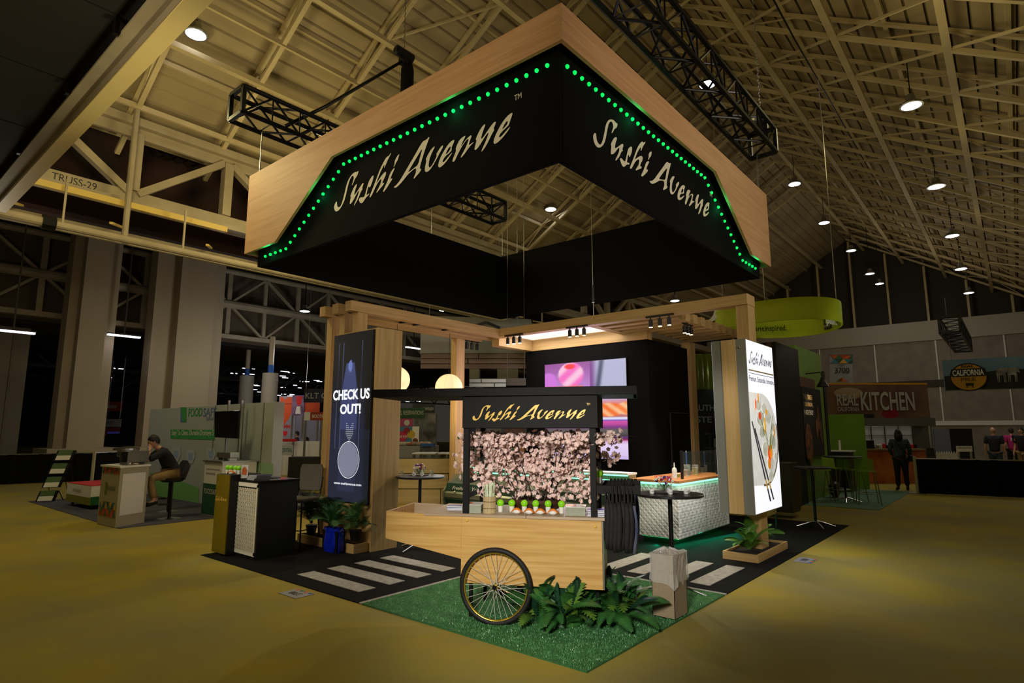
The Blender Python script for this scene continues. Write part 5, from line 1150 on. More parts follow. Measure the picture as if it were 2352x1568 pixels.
for p in (495, 560, 606): y_ = gx(p, 930, 2.52).y; MB().box((2.52, y_-.012, 0), (2.535, y_+.012, 2.27)).build('seam_post', M['steel'], FW)
def fx_(px, py): return gx(px, py, 2.525)
def fpoly(pts, m, d=.0): 
    return MB().add([fx_(*p)+Vector((-.004-d, 0, 0)) for p in pts], [tuple(range(len(pts)))]).build('wall_print', m, FW)
fpoly([(415, 935), (428, 935), (428, 969), (420, 969)], fgr, .002); fpoly([(415, 938), (421, 969), (415, 969)], fbl, .003)
YX = Vector((0, -1, 0)); q0 = fx_(432, 957); q1 = fx_(464, 957); txt('FOOD', FW, q0, YX, abs(q1.y-q0.y), .21, fgr, bold=.02); q2 = fx_(497, 955); txt('SAFE', FW, q1+YX*.05, YX, abs(q2.y-q1.y)-.05, .21, fbl, bold=.01)
q3 = fx_(474, 966); txt('DRAINS', FW, q3, YX, .55, .09, fbl)
fpoly([(392, 986), (493, 987), (493, 1010), (392, 1007)], fgr); q0 = fx_(395, 1002); q1 = fx_(491, 1003); txt('Easy To Clean, Durable Drainage S', FW, q0+Vector((-.006, 0, 0)), YX, abs(q1.y-q0.y), .16, M['white'], bold=.01)
fpoly([(345, 1085), (400, 1098), (457, 1120), (457, 1156), (345, 1142)], mat('pale_green_print', (126, 186, 110), .6))
fpoly([(495, 1060), (560, 1062), (628, 1064), (628, 1090), (560, 1095), (495, 1110)], mat('pale_green_print2', (150, 190, 160), .6))
for px, py in ((405, 1040), (438, 1045), (485, 1040)):
    fpoly([(px-9, py-12), (px+9, py-12), (px+11, py+4), (px+4, py+20), (px-5, py+20), (px-11, py+4)], fgrey, .001); fpoly([(px-6, py-5), (px+6, py-5), (px+4, py+12), (px-4, py+12)], mat('wash_blue', (150, 176, 214), .6), .003)
tri_c = [(206, 96, 40), (214, 160, 50), (60, 110, 70), (60, 120, 140), (190, 70, 40), (40, 80, 60)]
tms = [mat('tri_%d' % i, c, .6) for i, c in enumerate(tri_c)]
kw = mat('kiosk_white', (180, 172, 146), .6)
KI = thing('kiosk_counter', 'white kiosk counter with coloured triangle borders and a drain logo', 'counter', (.3, 9.9, 0))
a_ = gz(264, 1213); k0 = Vector((a_.x, a_.y, 0)); k1 = gz(222, 1203); k2 = gz(331, 1200); ex = (Vector((k2.x, k2.y, 0))-k0); ey = (Vector((k1.x, k1.y, 0))-k0); 
hx_ = 1.03
def quadbox(name, m, par, O, A, B_, z0, z1):
    v = [O, O+A, O+A+B_, O+B_]; b = MB(); b.add([q+Vector((0, 0, z0)) for q in v]+[q+Vector((0, 0, z1)) for q in v], [(3, 2, 1, 0), (4, 5, 6, 7), (0, 1, 5, 4), (1, 2, 6, 5), (2, 3, 7, 6), (3, 0, 4, 7)]); return b.build(name, m, par)
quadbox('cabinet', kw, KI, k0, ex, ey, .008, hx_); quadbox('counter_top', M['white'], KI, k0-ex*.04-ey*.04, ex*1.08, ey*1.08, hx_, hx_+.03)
eyn = ey.normalized(); L2 = ey.length; nrm = Vector((0, 0, 1)).cross(eyn).normalized(); nrm = nrm if nrm.dot(CAM-k0) > 0 else -nrm
for row, z_ in enumerate((.92, .30, .17)):
    n_ = 6
    for i in range(n_*2-1):
        c0 = k0+ey*(.04+.92*(i/2)/n_); w_t = .92*L2/n_; up_ = i % 2 == 0; o_ = nrm*.004
        P3 = [c0+o_+Vector((0, 0, z_ if up_ else z_+.12)), c0+eyn*w_t+o_+Vector((0, 0, z_ if up_ else z_+.12)), c0+eyn*(w_t/2)+o_+Vector((0, 0, z_+.12 if up_ else z_))]
        MB().add(P3, [(0, 1, 2)]).build('triangle_print', tms[(i*2+row) % 6], KI)
MB().add([k0+ey*f_+nrm*.005+Vector((0, 0, z)) for f_, z in ((.72, .55), (.62, .55), (.60, .76), (.74, .76))], [(0, 1, 2, 3)]).build('logo_mark', mat('olive_mark', (110, 128, 30), .6), KI)
txt('FOODSAFE', KI, k0+ey*.58+nrm*.005+Vector((0, 0, .62)), -eyn, L2*.42, .08, mat('olive_mark2', (90, 110, 60), .6), bold=.01)
quadbox('side_inset', M['white'], KI, k0+ex*.1-ey.normalized()*.004, ex*.8, ey.normalized()*.004, .2, .92)
# steel drains on the kiosk
t = thing('drain_sump', 'round steel drain sump on the kiosk counter', 'drain', k0+ey*.45+ex*.4+Vector((0, 0, hx_+.03))); MB().lathe([(.07, 0), (.07, .14), (.13, .15), (.13, .26), (.2, .265), (.2, .30), (.001, .30)], 20).build('sump_body', M['steel'], t, world=False); MB().lathe([(.18, .30), (.19, .308), (.001, .308)], 20).build('grate', M['dark'], t, world=False)
t = thing('trough_drain', 'long clear sided steel trough drain on the kiosk counter', 'drain', k0+ex*.55+ey*.15+Vector((0, 0, hx_+.03)), math.atan2(ex.y, ex.x)); MB().box((-.25, -.08, .05), (.25, .08, .06)).box((-.25, -.08, .05), (.25, -.075, .24)).box((-.25, .075, .05), (.25, .08, .24)).box((-.27, -.1, .24), (.27, .1, .25)).build('trough', M['steel'], t, world=False)
for x in (-.2, .2): MB().box((x-.02, -.06, 0), (x+.02, .06, .05)).build('foot', M['steel'], t, world=False)
# low trolley with a red top
t = thing('display_trolley', 'low white and olive trolley with a red top and a drain logo', 'trolley', (.9, 13.6, 0)); ty0 = Vector((.486, 12.856, 0)); ta = Vector((.35, 1.0, 0)).normalized()
e1 = Vector((.419, 14.339, 0))-ty0; e2 = Vector((.95, .15, 0))
quadbox('trolley_body', M['white'], t, ty0, e2, e1, .10, .50); quadbox('red_top', mat('red_top', (206, 40, 44), .5), t, ty0, e2, e1, .50, .515); quadbox('olive_band', mat('olive_band', (130, 132, 30), .6), t, ty0-Vector((.004, 0, 0)), Vector((.004, 0, 0)), e1, .10, .26); quadbox('green_band', mat('forest_band', (30, 92, 44), .6), t, ty0-Vector((0, .004, 0)), e2, Vector((0, .004, 0)), .10, .28)
txt('FOODSAFE', t, ty0+e1*.72+Vector((-.008, 0, .34)), -e1, .5, .06, mat('olive_mark3', (120, 128, 40), .6), bold=.01)
for f1, f2 in ((.1, .1), (.9, .1), (.1, .9), (.9, .9)):
    q = ty0+e2*f1+e1*f2; MB().tube([(q.x-.02, q.y, .045), (q.x+.02, q.y, .045)], .04, 10).build('caster', M['bpaint'], t)
t2 = thing('sample_brush', 'white cleaning brush lying on the red trolley top', 'brush', ty0+e2*.75+e1*.25+Vector((0, 0, .516))); MB().ball((0, 0, .03), .05, 10, 6, (2.4, 1, .6)).build('brush_head', M['wht2'], t2, world=False); MB().tube([(.05, 0, .04), (-.05, 0, .42)], .012, 6).build('handle', M['wht2'], t2, world=False)
# zig-zag literature stand
LS = thing('literature_stand', 'tall leaning zigzag leaflet stand at the stand corner', 'leaflet stand', (.5, 15.5, 0))
pa_, pb2 = gy(103, 1151, 15.4), gy(157, 1028, 15.4); pa_.z = .01; wv = Vector((.33, -.12, 0))
for k in range(4):
    a = pa_.lerp(pb2, k/4+.01); c = pa_.lerp(pb2, k/4+.2); MB().add([a-wv*.5, a+wv*.5, c+wv*.5, c-wv*.5], [(0, 1, 2, 3)]).build('pocket', M['bsteel'], LS)
    d_ = Vector((-.02, -.02, .012)); MB().add([a-wv*.4+d_, a+wv*.4+d_, a.lerp(c, .45)+wv*.4+d_, a.lerp(c, .45)-wv*.4+d_], [(0, 1, 2, 3)]).build('leaflet', M['white'], LS); MB().add([a.lerp(c, .45)-wv*.4+d_, a.lerp(c, .45)+wv*.4+d_, c+wv*.4+d_, c-wv*.4+d_], [(0, 1, 2, 3)]).build('leaflet_picture', mat('leaflet_green', (80, 110, 70), .5), LS)
    for s_ in (-.5, .5): MB().bar(a+wv*s_, c+wv*s_, .018).build('side_rail', M['bsteel'], LS); MB().bar(c+wv*s_, Vector((c.x+.12, c.y+.05, max(.02, c.z-.42)))+wv*s_, .014).build('back_strut', M['bsteel'], LS)
# television on a stand
TV = thing('television', 'black flat television on a two pole stand before the white wall', 'television', (2.0, 11, 0)); dtv = 12.6
v0, v1, v2, v3 = gd(493, 1004, dtv), gd(545, 1007, dtv-.25), gd(548, 943, dtv-.25), gd(493, 945, dtv)
nn = (v1-v0).cross(v3-v0).normalized(); MB().add([v0, v1, v2, v3, v0-nn*.05, v1-nn*.05, v2-nn*.05, v3-nn*.05], [(0, 1, 2, 3), (7, 6, 5, 4), (0, 4, 5, 1), (1, 5, 6, 2), (2, 6, 7, 3), (3, 7, 4, 0)]).build('panel', mat('tv_glass', (16, 18, 24), .12), TV)
for px in (521, 551): q = gd(px, 1000, dtv+.1); zt_ = gd(px, 918, dtv).z; MB().box((q.x-.02, q.y-.02, 0), (q.x+.02, q.y+.02, zt_)).build('pole', M['steel'], TV)
MB().box((gd(536, 1000, dtv).x-.3, gd(536, 1000, dtv).y-.3, 0), (gd(536, 1000, dtv).x+.3, gd(536, 1000, dtv).y+.3, .03)).build('base', M['bpaint'], TV)
# second counter of that stand, behind the reception counter
c0 = gz(462, 1180); t = thing('side_counter', 'white topped green counter half hidden behind the gold column', 'counter', (c0.x, c0.y, 0))
MB().box((c0.x, c0.y-.8, 0), (c0.x+.7, c0.y, 1.05)).build('cabinet', M['white'], t); MB().box((c0.x-.006, c0.y-.8, .02), (c0.x, c0.y, .62)).build('green_panel', mat('deep_green_panel', (28, 84, 56), .5), t); MB().box((c0.x-.03, c0.y-.83, 1.05), (c0.x+.73, c0.y+.03, 1.08)).build('counter_top', M['steel'], t)
txt('FOODSAFE', t, (c0.x-.008, c0.y-.07, .42), (0, -1, 0), .6, .1, M['white']); txt('sanitary drain channels', t, (c0.x-.002, c0.y-.1, .88), (0, -1, 0), .6, .05, M['dark']); txt('for the food hall', t, (c0.x-.002, c0.y-.1, .8), (0, -1, 0), .4, .05, M['dark'])
t = thing('trough_drain', 'short steel trough drain on the green counter', 'drain', (c0.x+.3, c0.y-.35, 1.08)); MB().box((-.1, -.3, .05), (.1, .3, .16), .01).build('trough', M['steel'], t, world=False); [MB().box((-.08, y, 0), (.08, y+.03, .05)).build('foot', M['steel'], t, world=False) for y in (-.25, 0, .22)]
# black pipe-and-drape in front of the pillars
drp = mat('black_drape', (18, 18, 17), .95, spec=.1)
def drape(pa, pb, h, label, posts=True):
    pa, pb = Vector(pa), Vector(pb); t = thing('drape', label, 'drape', (pa+pb)/2); d = (pb-pa); n = int(d.length/.09); nv = Vector((-d.y, d.x, 0)).normalized(); b = MB(); vs = []
    for i in range(n+1):
        p = pa+d*(i/n)+nv*(.03*math.sin(i*1.57)+.012*math.sin(i*.61)); vs += [p+Vector((0, 0, .01)), p+Vector((0, 0, h))]
    b.add(vs, [(2*i, 2*i+2, 2*i+3, 2*i+1) for i in range(n)]); b.build('curtain', drp, t, smooth=True)
    MB().tube([pa+Vector((0, 0, h)), pb+Vector((0, 0, h))], .02, 6).build('rail', M['steel'], t)
    pm = mat('cream_upright', (190, 182, 140), .5)
    if posts:
        for q in (pa, pb): MB().tube([q, q+Vector((0, 0, h+.06))], .035, 8).build('upright', pm, t); MB().box(q+Vector((-.2, -.2, 0)), q+Vector((.2, .2, .012))).build('foot_plate', M['steel'], t)
    return t
drape((-9, 24.2, 0), (gz(209, 1104).x, gz(209, 1104).y, 0), .93, 'long low black drape in front of the pillars on the left')
drape((gz(212, 1104).x, gz(212, 1104).y, 0), (gz(345, 1090).x, gz(345, 1090).y, 0), .93, 'short low black drape between the kiosk and the white wall')
drape((gz(2108, 1133).x, gz(2108, 1133).y, 0), (16.9, -5.5, 0), .93, 'long low black drape along the right aisle')

def board(name, label, cat, pxa, pxb, pya, pyb, dep, m, t=.06, dep2=None, feet=False, group=None):
    # an upright board given by its photo columns/rows at a real distance
    a = gd(pxa, pyb, dep); c = gd(pxb, pyb, dep2 or dep); top = gd(pxa, pya, dep); h = top.z-a.z; X_ = Vector((c.x-a.x, c.y-a.y, 0)); O_ = Vector((a.x, a.y, max(a.z, .003)))
    if feet: h = h+O_.z; O_.z = .003
    th_ = thing(name, label, cat, O_, 0, group); slab('board', th_, O_, X_, X_.length, h, m, t)
    if not feet and O_.z > .9 and name not in ('television',):
        for f_ in (.08, .92):
            q_ = O_+X_*f_-X_.normalized().cross(Vector((0, 0, 1)))*.03
            if name in ('hanging_banner', 'overhead_sign') or O_.z > 2.4: MB().box((q_.x-.004, q_.y-.004, O_.z+h), (q_.x+.004, q_.y+.004, 5.8 if q_.y > 26 else 8.4)).build('wire', M['steel'], th_)
            else: MB().box((q_.x-.03, q_.y-.03, 0), (q_.x+.03, q_.y+.03, O_.z)).build('leg', M['steel'], th_)
    return th_, O_, X_.normalized(), X_.length, h
# hall wall backdrop panels far left (pale wall between the columns)
pw = mat('pale_partition', (150, 140, 126), .8); MB().box((-9, 27.6, 0), (1.95, 27.9, 5.9)).build('wall_partition', pw, kind='structure')
for x in (-6, -3, -.4, 1.4): MB().box((x, 27.5, 0), (x+.08, 27.6, 5.9)).build('trim_5', M['wallcon'], kind='structure')
# signs seen between the two pillars
th_, O_, X_, w_, h_ = board('hanging_banner', 'small orange banner with white script between the pillars', 'banner', 240, 279, 922, 944, 34, mat('orange_banner', (196, 70, 22), .6)); txt('okies', th_, O_+Vector((0, 0, h_*.3)), X_, w_*.7, h_*.45, M['white'], ital=.3, bold=.02)
th_, O_, X_, w_, h_ = board('hanging_banner', 'small white and blue banner between the pillars', 'banner', 241, 276, 962, 980, 32, M['white']); txt('MALSAC', th_, O_+Vector((0, 0, h_*.4)), X_, w_*.55, h_*.3, M['navy'])
th_, O_, X_, w_, h_ = board('hanging_banner', 'orange arch shaped banner low between the pillars', 'banner', 239, 273, 981, 1000, 33, mat('orange_banner2', (190, 90, 40), .6))
th_, O_, X_, w_, h_ = board('video_screen', 'dark screen with a violet top line between the pillars', 'screen', 245, 273, 991, 1014, 31, mat('dark_screen', (20, 20, 40), .4)); MB().add([O_+Vector((0, 0, h_*.8)), O_+X_*w_+Vector((0, 0, h_*.8)), O_+X_*w_+Vector((0, 0, h_)), O_+Vector((0, 0, h_))], [(0, 1, 2, 3)]).build('violet_line', mat('violet', (90, 90, 200), .4, emit=.3), th_)
board('cabinet', 'black cabinet low between the pillars', 'cabinet', 242, 273, 1014, 1035, 30, M['bpaint'], feet=True)
# stands between the white wall and the tower
lav = mat('lavender_wall', (150, 146, 164), .7); redm = mat('red_print', (214, 28, 34), .6); orm = mat('orange_print', (226, 84, 34), .6)
th_, O_, X_, w_, h_ = board('display_wall', 'lavender grey stand wall with a big orange heart', 'display wall', 632, 672, 908, 1082, 24, lav, feet=True)
def mark(th, O, X, pts, m, d=.004): return MB().add([O+X*a+Vector((0, 0, c))-Vector((X.y, -X.x, 0))*0+X.cross(Vector((0, 0, 1)))*d for a, c in pts], [tuple(range(len(pts)))]).build('print', m, th)
mark(th_, O_, X_, [(w_*.05, h_*.66), (w_*.35, h_*.62), (w_*.62, h_*.70), (w_*.9, h_*.86), (w_*.9, h_*.95), (w_*.7, h_*.985), (w_*.5, h_*.985), (w_*.36, h_*.955), (w_*.2, h_*.985), (w_*.05, h_*.985)], orm)
mark(th_, O_, X_, [(w_*.05, h_*.895), (w_*.9, h_*.895), (w_*.9, h_*.90), (w_*.05, h_*.90)], M['dark'], .008); txt('SOMM!', th_, O_+X_*(w_*.06)+Vector((0, 0, h_*.575)), X_, w_*.72, h_*.05, redm, bold=.02)
mark(th_, O_, X_, [(w_*.45, h_*.47), (w_*.58, h_*.505), (w_*.58, h_*.535), (w_*.5, h_*.545), (w_*.45, h_*.53), (w_*.40, h_*.545), (w_*.32, h_*.535), (w_*.32, h_*.505)], redm)
th_, O_, X_, w_, h_ = board('display_wall', 'violet photo panel with a red shield beside the orange heart', 'display wall', 669, 698, 907, 954, 24, E_('violet_photo', (150, 120, 160), (80, 60, 90), 3, .02)); mark(th_, O_, X_, [(w_*.3, h_*.95), (w_*.8, h_*.95), (w_*.74, h_*.6), (w_*.55, h_*.45), (w_*.38, h_*.6)], redm); mark(th_, O_, X_, [(w_*.3, h_*.08), (w_*.75, h_*.08), (w_*.66, h_*.45), (w_*.4, h_*.45)], M['white'])
board('display_wall', 'lavender back wall over the far white counter', 'display wall', 665, 745, 950, 1070, 27, lav, feet=True)
board('display_wall', 'orange box shaped panel below the dark sign', 'display wall', 700, 733, 922, 950, 23.5, orm)
th_, O_, X_, w_, h_ = board('sign_board', 'dark navy sign reading KLT', 'sign', 697, 748, 892, 924, 22, M['navy']); txt('KLT G', th_, O_+X_*.06+Vector((0, 0, h_*.28)), X_, w_*.95, h_*.42, mat('sign_grey', (170, 170, 178), .6), bold=.01)
th_, O_, X_, w_, h_ = board('sign_board', 'dark red sign reading BOOTH with a white number plate', 'sign', 698, 742, 946, 965, 22.5, mat('brick_red', (160, 56, 30), .6)); mark(th_, O_, X_, [(0, 0), (w_*.32, 0), (w_*.32, h_), (0, h_)], M['white']); txt('BOOTH', th_, O_+X_*(w_*.42)+Vector((0, 0, h_*.3)), X_, w_*.62, h_*.4, M['white'], bold=.01); txt('3142', th_, O_+X_*(w_*.04)+Vector((0, 0, h_*.3)), X_, w_*.24, h_*.4, M['navy'])
th_, O_, X_, w_, h_ = board('counter', 'white counter of the far lavender stand', 'counter', 632, 740, 1014, 1070, 23, M['white'], .8, feet=True)
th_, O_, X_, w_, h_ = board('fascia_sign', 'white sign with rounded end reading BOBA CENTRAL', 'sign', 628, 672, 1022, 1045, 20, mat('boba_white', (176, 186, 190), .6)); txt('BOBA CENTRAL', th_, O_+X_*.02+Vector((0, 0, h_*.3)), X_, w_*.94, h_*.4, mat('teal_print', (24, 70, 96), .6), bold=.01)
board('box_stack', 'red boxes lying on the far white counter', 'boxes', 640, 676, 1008, 1014, 22.6, redm, .3)
board('planter_box', 'dark low planter wall behind the bar chair', 'planter', 660, 735, 1050, 1100, 17, mat('dark_brown', (30, 26, 20), .8), .5, feet=True)
# stand seen through the frame: grey barn-board house
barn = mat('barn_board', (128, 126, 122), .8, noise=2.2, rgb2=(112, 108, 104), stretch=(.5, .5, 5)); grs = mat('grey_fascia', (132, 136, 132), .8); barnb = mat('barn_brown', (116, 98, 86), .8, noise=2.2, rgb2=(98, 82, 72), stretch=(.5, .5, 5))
def planks(name, label, cat, pxa, pxb, pya, pyb, dep, n, m, dep2=None, feet=False):
    a = gd(pxa, pyb, dep); c = gd(pxb, pyb, dep2 or dep); top = gd(pxa, pya, dep); X_ = Vector((c.x-a.x, c.y-a.y, 0)); O_ = Vector((a.x, a.y, a.z)); h = top.z-a.z
    if feet: h += a.z-.003; O_.z = .003
    th = thing(name, label, cat, O_); L_ = X_.length; X_ = X_.normalized(); rj = random.Random(n)
    for i in range(n):
        z0_ = h*i/n; cut = rj.uniform(.3, .7)*L_; d_ = rj.uniform(0, .012); Nn = X_.cross(Vector((0, 0, 1)))
        for (s0_, s1_) in ((0, cut-.01), (cut+.01, L_)): slab('plank', th, O_+X_*s0_+Vector((0, 0, z0_))+Nn*d_, X_, s1_-s0_, h/n-.018, m, .05)
    slab('backing', th, O_-X_.cross(Vector((0, 0, 1)))*.04, X_, L_, h, M['dark'], .03)
    return th, O_, X_, L_, h
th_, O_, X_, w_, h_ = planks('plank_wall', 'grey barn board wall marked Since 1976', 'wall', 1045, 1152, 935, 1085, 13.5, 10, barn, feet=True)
ink = mat('dark_ink', (34, 30, 30), .7)
q = gd(1058, 1023, 13.2); txt('Since 1976.', th_, Vector((q.x, q.y, q.z-.12)), X_, gd(1107, 1010, 13.3).x-q.x+.28, .26, ink, ital=.3, bold=.015, lift=.02)
mk = gd(1062, 980, 13.1); slab('name_plate', th_, Vector((mk.x-.1, mk.y+.08, mk.z-.18)), X_, .42, .36, M['navy'], .02); txt('G', th_, Vector((mk.x-.04, mk.y+.03, mk.z-.1)), X_, .2, .22, M['white'], lift=.03)
th_, O_, X_, w_, h_ = board('display_wall', 'brown food photo panel beside the barn boards', 'display wall', 1158, 1206, 980, 1085, 13.3, E_('brown_photo', (104, 62, 36), (70, 40, 24), 2.5, .05), feet=True); mark(th_, O_, X_, [(w_*.7, h_*.55), (w_*.95, h_*.6), (w_*.98, h_*.8), (w_*.8, h_*.78), (w_*.75, h_*.7)], mat('pretzel_tan', (200, 140, 90), .6))
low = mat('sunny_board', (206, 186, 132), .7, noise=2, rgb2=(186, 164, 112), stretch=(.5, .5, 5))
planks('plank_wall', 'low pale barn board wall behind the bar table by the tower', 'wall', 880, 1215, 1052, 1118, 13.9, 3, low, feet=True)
th_, O_, X_, w_, h_ = board('overhead_sign', 'wide grey overhead fascia above the barn boards', 'sign', 965, 1208, 757, 812, 13.2, grs, .5)
planks('overhead_planks', 'brown plank band under the grey overhead fascia', 'sign', 966, 1208, 810, 846, 13.1, 3, barnb)
pk = [gd(x, y, 14.4) for x, y in ((986, 725), (1100, 729), (1148, 737), (1185, 731), (1220, 733), (1222, 760), (986, 800))]
GB = thing('gable_sign', 'pale grey peaked roof sign with a black rafter chevron', 'sign', pk[-1]); nn = (_f*1.0); nn.z = 0; nn.normalize(); b = MB(); m_ = len(pk)
b.add(pk+[q+nn*.3 for q in pk], [tuple(range(m_))[::-1], tuple(range(m_, 2*m_))]+[(i, (i+1) % m_, (i+1) % m_+m_, i+m_) for i in range(m_)]); b.build('gable_body', grs, GB)
for (xa, ya_, xb, yb_2) in ((1092, 748, 1117, 740), (1117, 740, 1148, 753)): MB().bar(gd(xa, ya_, 14.2), gd(xb, yb_2, 14.2), .06).build('rafter', M['bpaint'], GB)
th_, O_, X_, w_, h_ = planks('low_fascia', 'pale plank fascia behind the paper lanterns', 'sign', 1078, 1162, 868, 888, 12.4, 2, mat('pale_fascia', (150, 158, 158), .8)); 
board('fascia_end', 'dark end panel of the pale plank fascia', 'sign', 1161, 1208, 868, 885, 12.5, M['dark'])
for pxa, pxb, lab in ((1078, 1100, 'left'), (1142, 1190, 'right')): board('square_column', f'{lab} pale square column behind the plank fascia', 'column', pxa, pxb, 845, 870, 17, mat('column_pale', (126, 126, 114), .8), .6)
# between tower and barn boards
th_, O_, X_, w_, h_ = board('sign_board', 'green sign reading HOTEL RESERVATIONS', 'sign', 900, 975, 936, 961, 20, mat('forest_sign', (16, 74, 34), .6)); txt('HOTEL RESERVATIONS', th_, O_+X_*.04+Vector((0, 0, h_*.35)), X_, w_*.93, h_*.38, mat('sign_grey2', (190, 190, 180), .6), bold=.005)
th_, O_, X_, w_, h_ = board('sign_board', 'black sign reading NOVOLEX with a blue arc', 'sign', 947, 998, 927, 948, 23, M['bpaint']); txt('NOVOLEX', th_, O_+X_*(w_*.45)+Vector((0, 0, h_*.3)), X_, w_*.5, h_*.3, M['white']); mark(th_, O_, X_, [(w_*.6, h_*.72), (w_*.68, h_*.88), (w_*.78, h_*.78), (w_*.68, h_*.8)], blueb)
th_, O_, X_, w_, h_ = board('display_wall', 'pink stand panel with a round emblem under the green sign', 'display wall', 918, 948, 961, 980, 22, mat('pink_print', (196, 80, 130), .6)); b = MB(); disc(b, O_+X_*(w_*.55)+Vector((0, 0, h_*.5))+X_.cross(Vector((0, 0, 1)))*.01, h_*.35, X_.cross(Vector((0, 0, 1))), 14); b.build('print', M['white'], th_)
th_, O_, X_, w_, h_ = board('display_wall', 'candy picture panel with coloured balls reading CAKE POPS', 'display wall', 905, 962, 979, 1025, 19, mat('sky_print', (70, 130, 170), .6)); mark(th_, O_, X_, [(w_*.72, 0), (w_, 0), (w_, h_), (w_*.72, h_)], M['white'], .006)
for cx2, cz2, r2, c2 in ((.5, .78, .17, (150, 30, 50)), (.68, .6, .2, (206, 176, 60)), (.32, .5, .26, (200, 40, 90)), (.85, .28, .14, (110, 60, 40))): b = MB(); disc(b, O_+X_*(w_*cx2)+Vector((0, 0, h_*cz2))+X_.cross(Vector((0, 0, 1)))*.012, h_*r2, X_.cross(Vector((0, 0, 1))), 16); b.build('print', mat('ball_print', c2, .6), th_)
txt('CAKE POPS', th_, O_+X_*(w_*.12)+Vector((0, 0, h_*.42)), X_, w_*.42, h_*.13, M['white'], bold=.01, lift=.02)
th_, O_, X_, w_, h_ = board('table', 'white draped table with sweets beyond the bar table', 'table', 900, 1000, 1024, 1062, 18, mat('cloth_grey', (146, 148, 152), .8), .8, feet=True)
rs = random.Random(77); cdm = [mat('sweet_%d' % i, c, .6) for i, c in enumerate(((200, 190, 180), (176, 150, 130), (190, 110, 90), (150, 140, 136)))]
zt_ = O_.z+h_; c0p = None
for k in range(46):
    q = O_+X_*(w_*rs.uniform(.05, .8))-X_.cross(Vector((0, 0, 1)))*rs.uniform(.05, .7); q.z = zt_
    t = thing('sweet', 'little wrapped sweet piled on the far white table', 'sweet', q, 0, 'wrapped sweets on the far table'); MB().ball((0, 0, .06), .08, 7, 5, (1.3, 1, .75)).build('wrapping', cdm[k % 4], t, world=False)
board('tray', 'blue tray on the far white table', 'tray', 965, 996, 1019, 1025, 17.8, blueb, .3)
board('shelf_unit', 'white display shelves behind the far white table', 'shelf', 950, 1000, 950, 1024, 21, E_('shelf_grey', (150, 150, 150), (70, 64, 60), 2.2, .01), .4, feet=True)
for k, (pa2, pb3) in enumerate(((946, 1000), (1005, 1050))):
    th_, O_, X_, w_, h_ = board('cafe_table', ('left', 'right')[k]+' white cafe table over the low barn board wall', 'table', pa2, pb3, 1040, 1043, 16+k, M['white'], .7); MB().tube([O_+X_*(w_*.5), Vector((O_.x+X_.x*w_*.5, O_.y+X_.y*w_*.5, 0))], .04, 8).build('leg', M['steel'], th_)
for k, px in enumerate((912, 1030, 1078)):
    q = gd(px, 1060, 16.5); t = thing('cafe_chair', 'white moulded cafe chair behind the low barn board wall', 'chair', (q.x, q.y, 0), .4*k, 'white cafe chairs'); MB().box((-.22, -.22, .43), (.22, .22, .46), .01).build('seat', M['white'], t, world=False); MB().box((.2, -.21, .46), (.23, .21, .85), .01).build('backrest', M['white'], t, world=False)
    for sx in (-1, 1):
        for sy in (-1, 1): MB().tube([(sx*.18, sy*.18, .43), (sx*.22, sy*.22, 0)], .015, 6).build('leg', M['white'], t, world=False)

# ================================================================== NEIGHBOURING STANDS, RIGHT
limem = mat('lime_fabric', (186, 206, 30), .7); limed = mat('lime_wall', (122, 158, 52), .7); blk = M['bpaint']
tagp(MB().box((11.3, -.05, .002), (16.4, 5.5, .008)).build('carpet', mat('sage_carpet', (104, 140, 118), .95, noise=6, rgb2=(92, 126, 106))), 'sage green carpet of the lime stand', 'carpet')
# hanging lime ring
cR = gd(1791, 760, 13.75); rc = Vector((cR.x, cR.y, 0)); LR = thing('hanging_ring', 'large lime green hanging ring with black lettering', 'sign', (cR.x, cR.y, 4.0)); n_ = 64; vs = []
def rp_(a, k=1.0): # rounded triangular ring
    r_ = 1.33*(1+.05*math.cos(3*a+.4)); return (rc.x+r_*k*math.cos(a), rc.y+r_*k*math.sin(a))
zb_, zt2 = 3.98, 4.45; b = MB()
for i in range(n_):
    for k, z in ((1, zb_), (1, zt2), (.97, zt2), (.97, zb_)): x, y = rp_(2*math.pi*i/n_, k); vs.append((x, y, z))
b.add(vs, [(i*4+j, ((i+1) % n_)*4+j, ((i+1) % n_)*4+(j+1) % 4, i*4+(j+1) % 4) for i in range(n_) for j in range(4)]); b.build('ring_band', limem, LR)
a0_ = math.atan2(rc.y-CAM.y, rc.x-CAM.x)
def inr(a): x, y = rp_(a, .94); return Vector((x, y, 0))
for wd_, aa, ab, hh, dz in (('plant', .66, .30, .17, .035), ('inspired.', .28, -.12, .19, .03)):
    p, p2 = inr(a0_+aa), inr(a0_+ab); txt(wd_, LR, Vector((p.x, p.y, 4.07+dz)), (p2-p), (p2-p).length, hh, M['bpaint'], bold=.01, lift=.03)
p = inr(a0_-.86); X_ = (inr(a0_-.95)-inr(a0_-.8)).normalized(); slab('logo_square', LR, Vector((p.x, p.y, 4.04)), X_, .26, .36, M['bpaint'], .01); txt('nasoya', LR, Vector((p.x, p.y, 4.07))+X_*.02, X_, .22, .07, M['white'], lift=.012)
slab('logo_leaf', LR, Vector((p.x, p.y, 4.18))+X_*.06-X_.cross(Vector((0, 0, 1)))*-.006, X_, .13, .14, limem, .004)
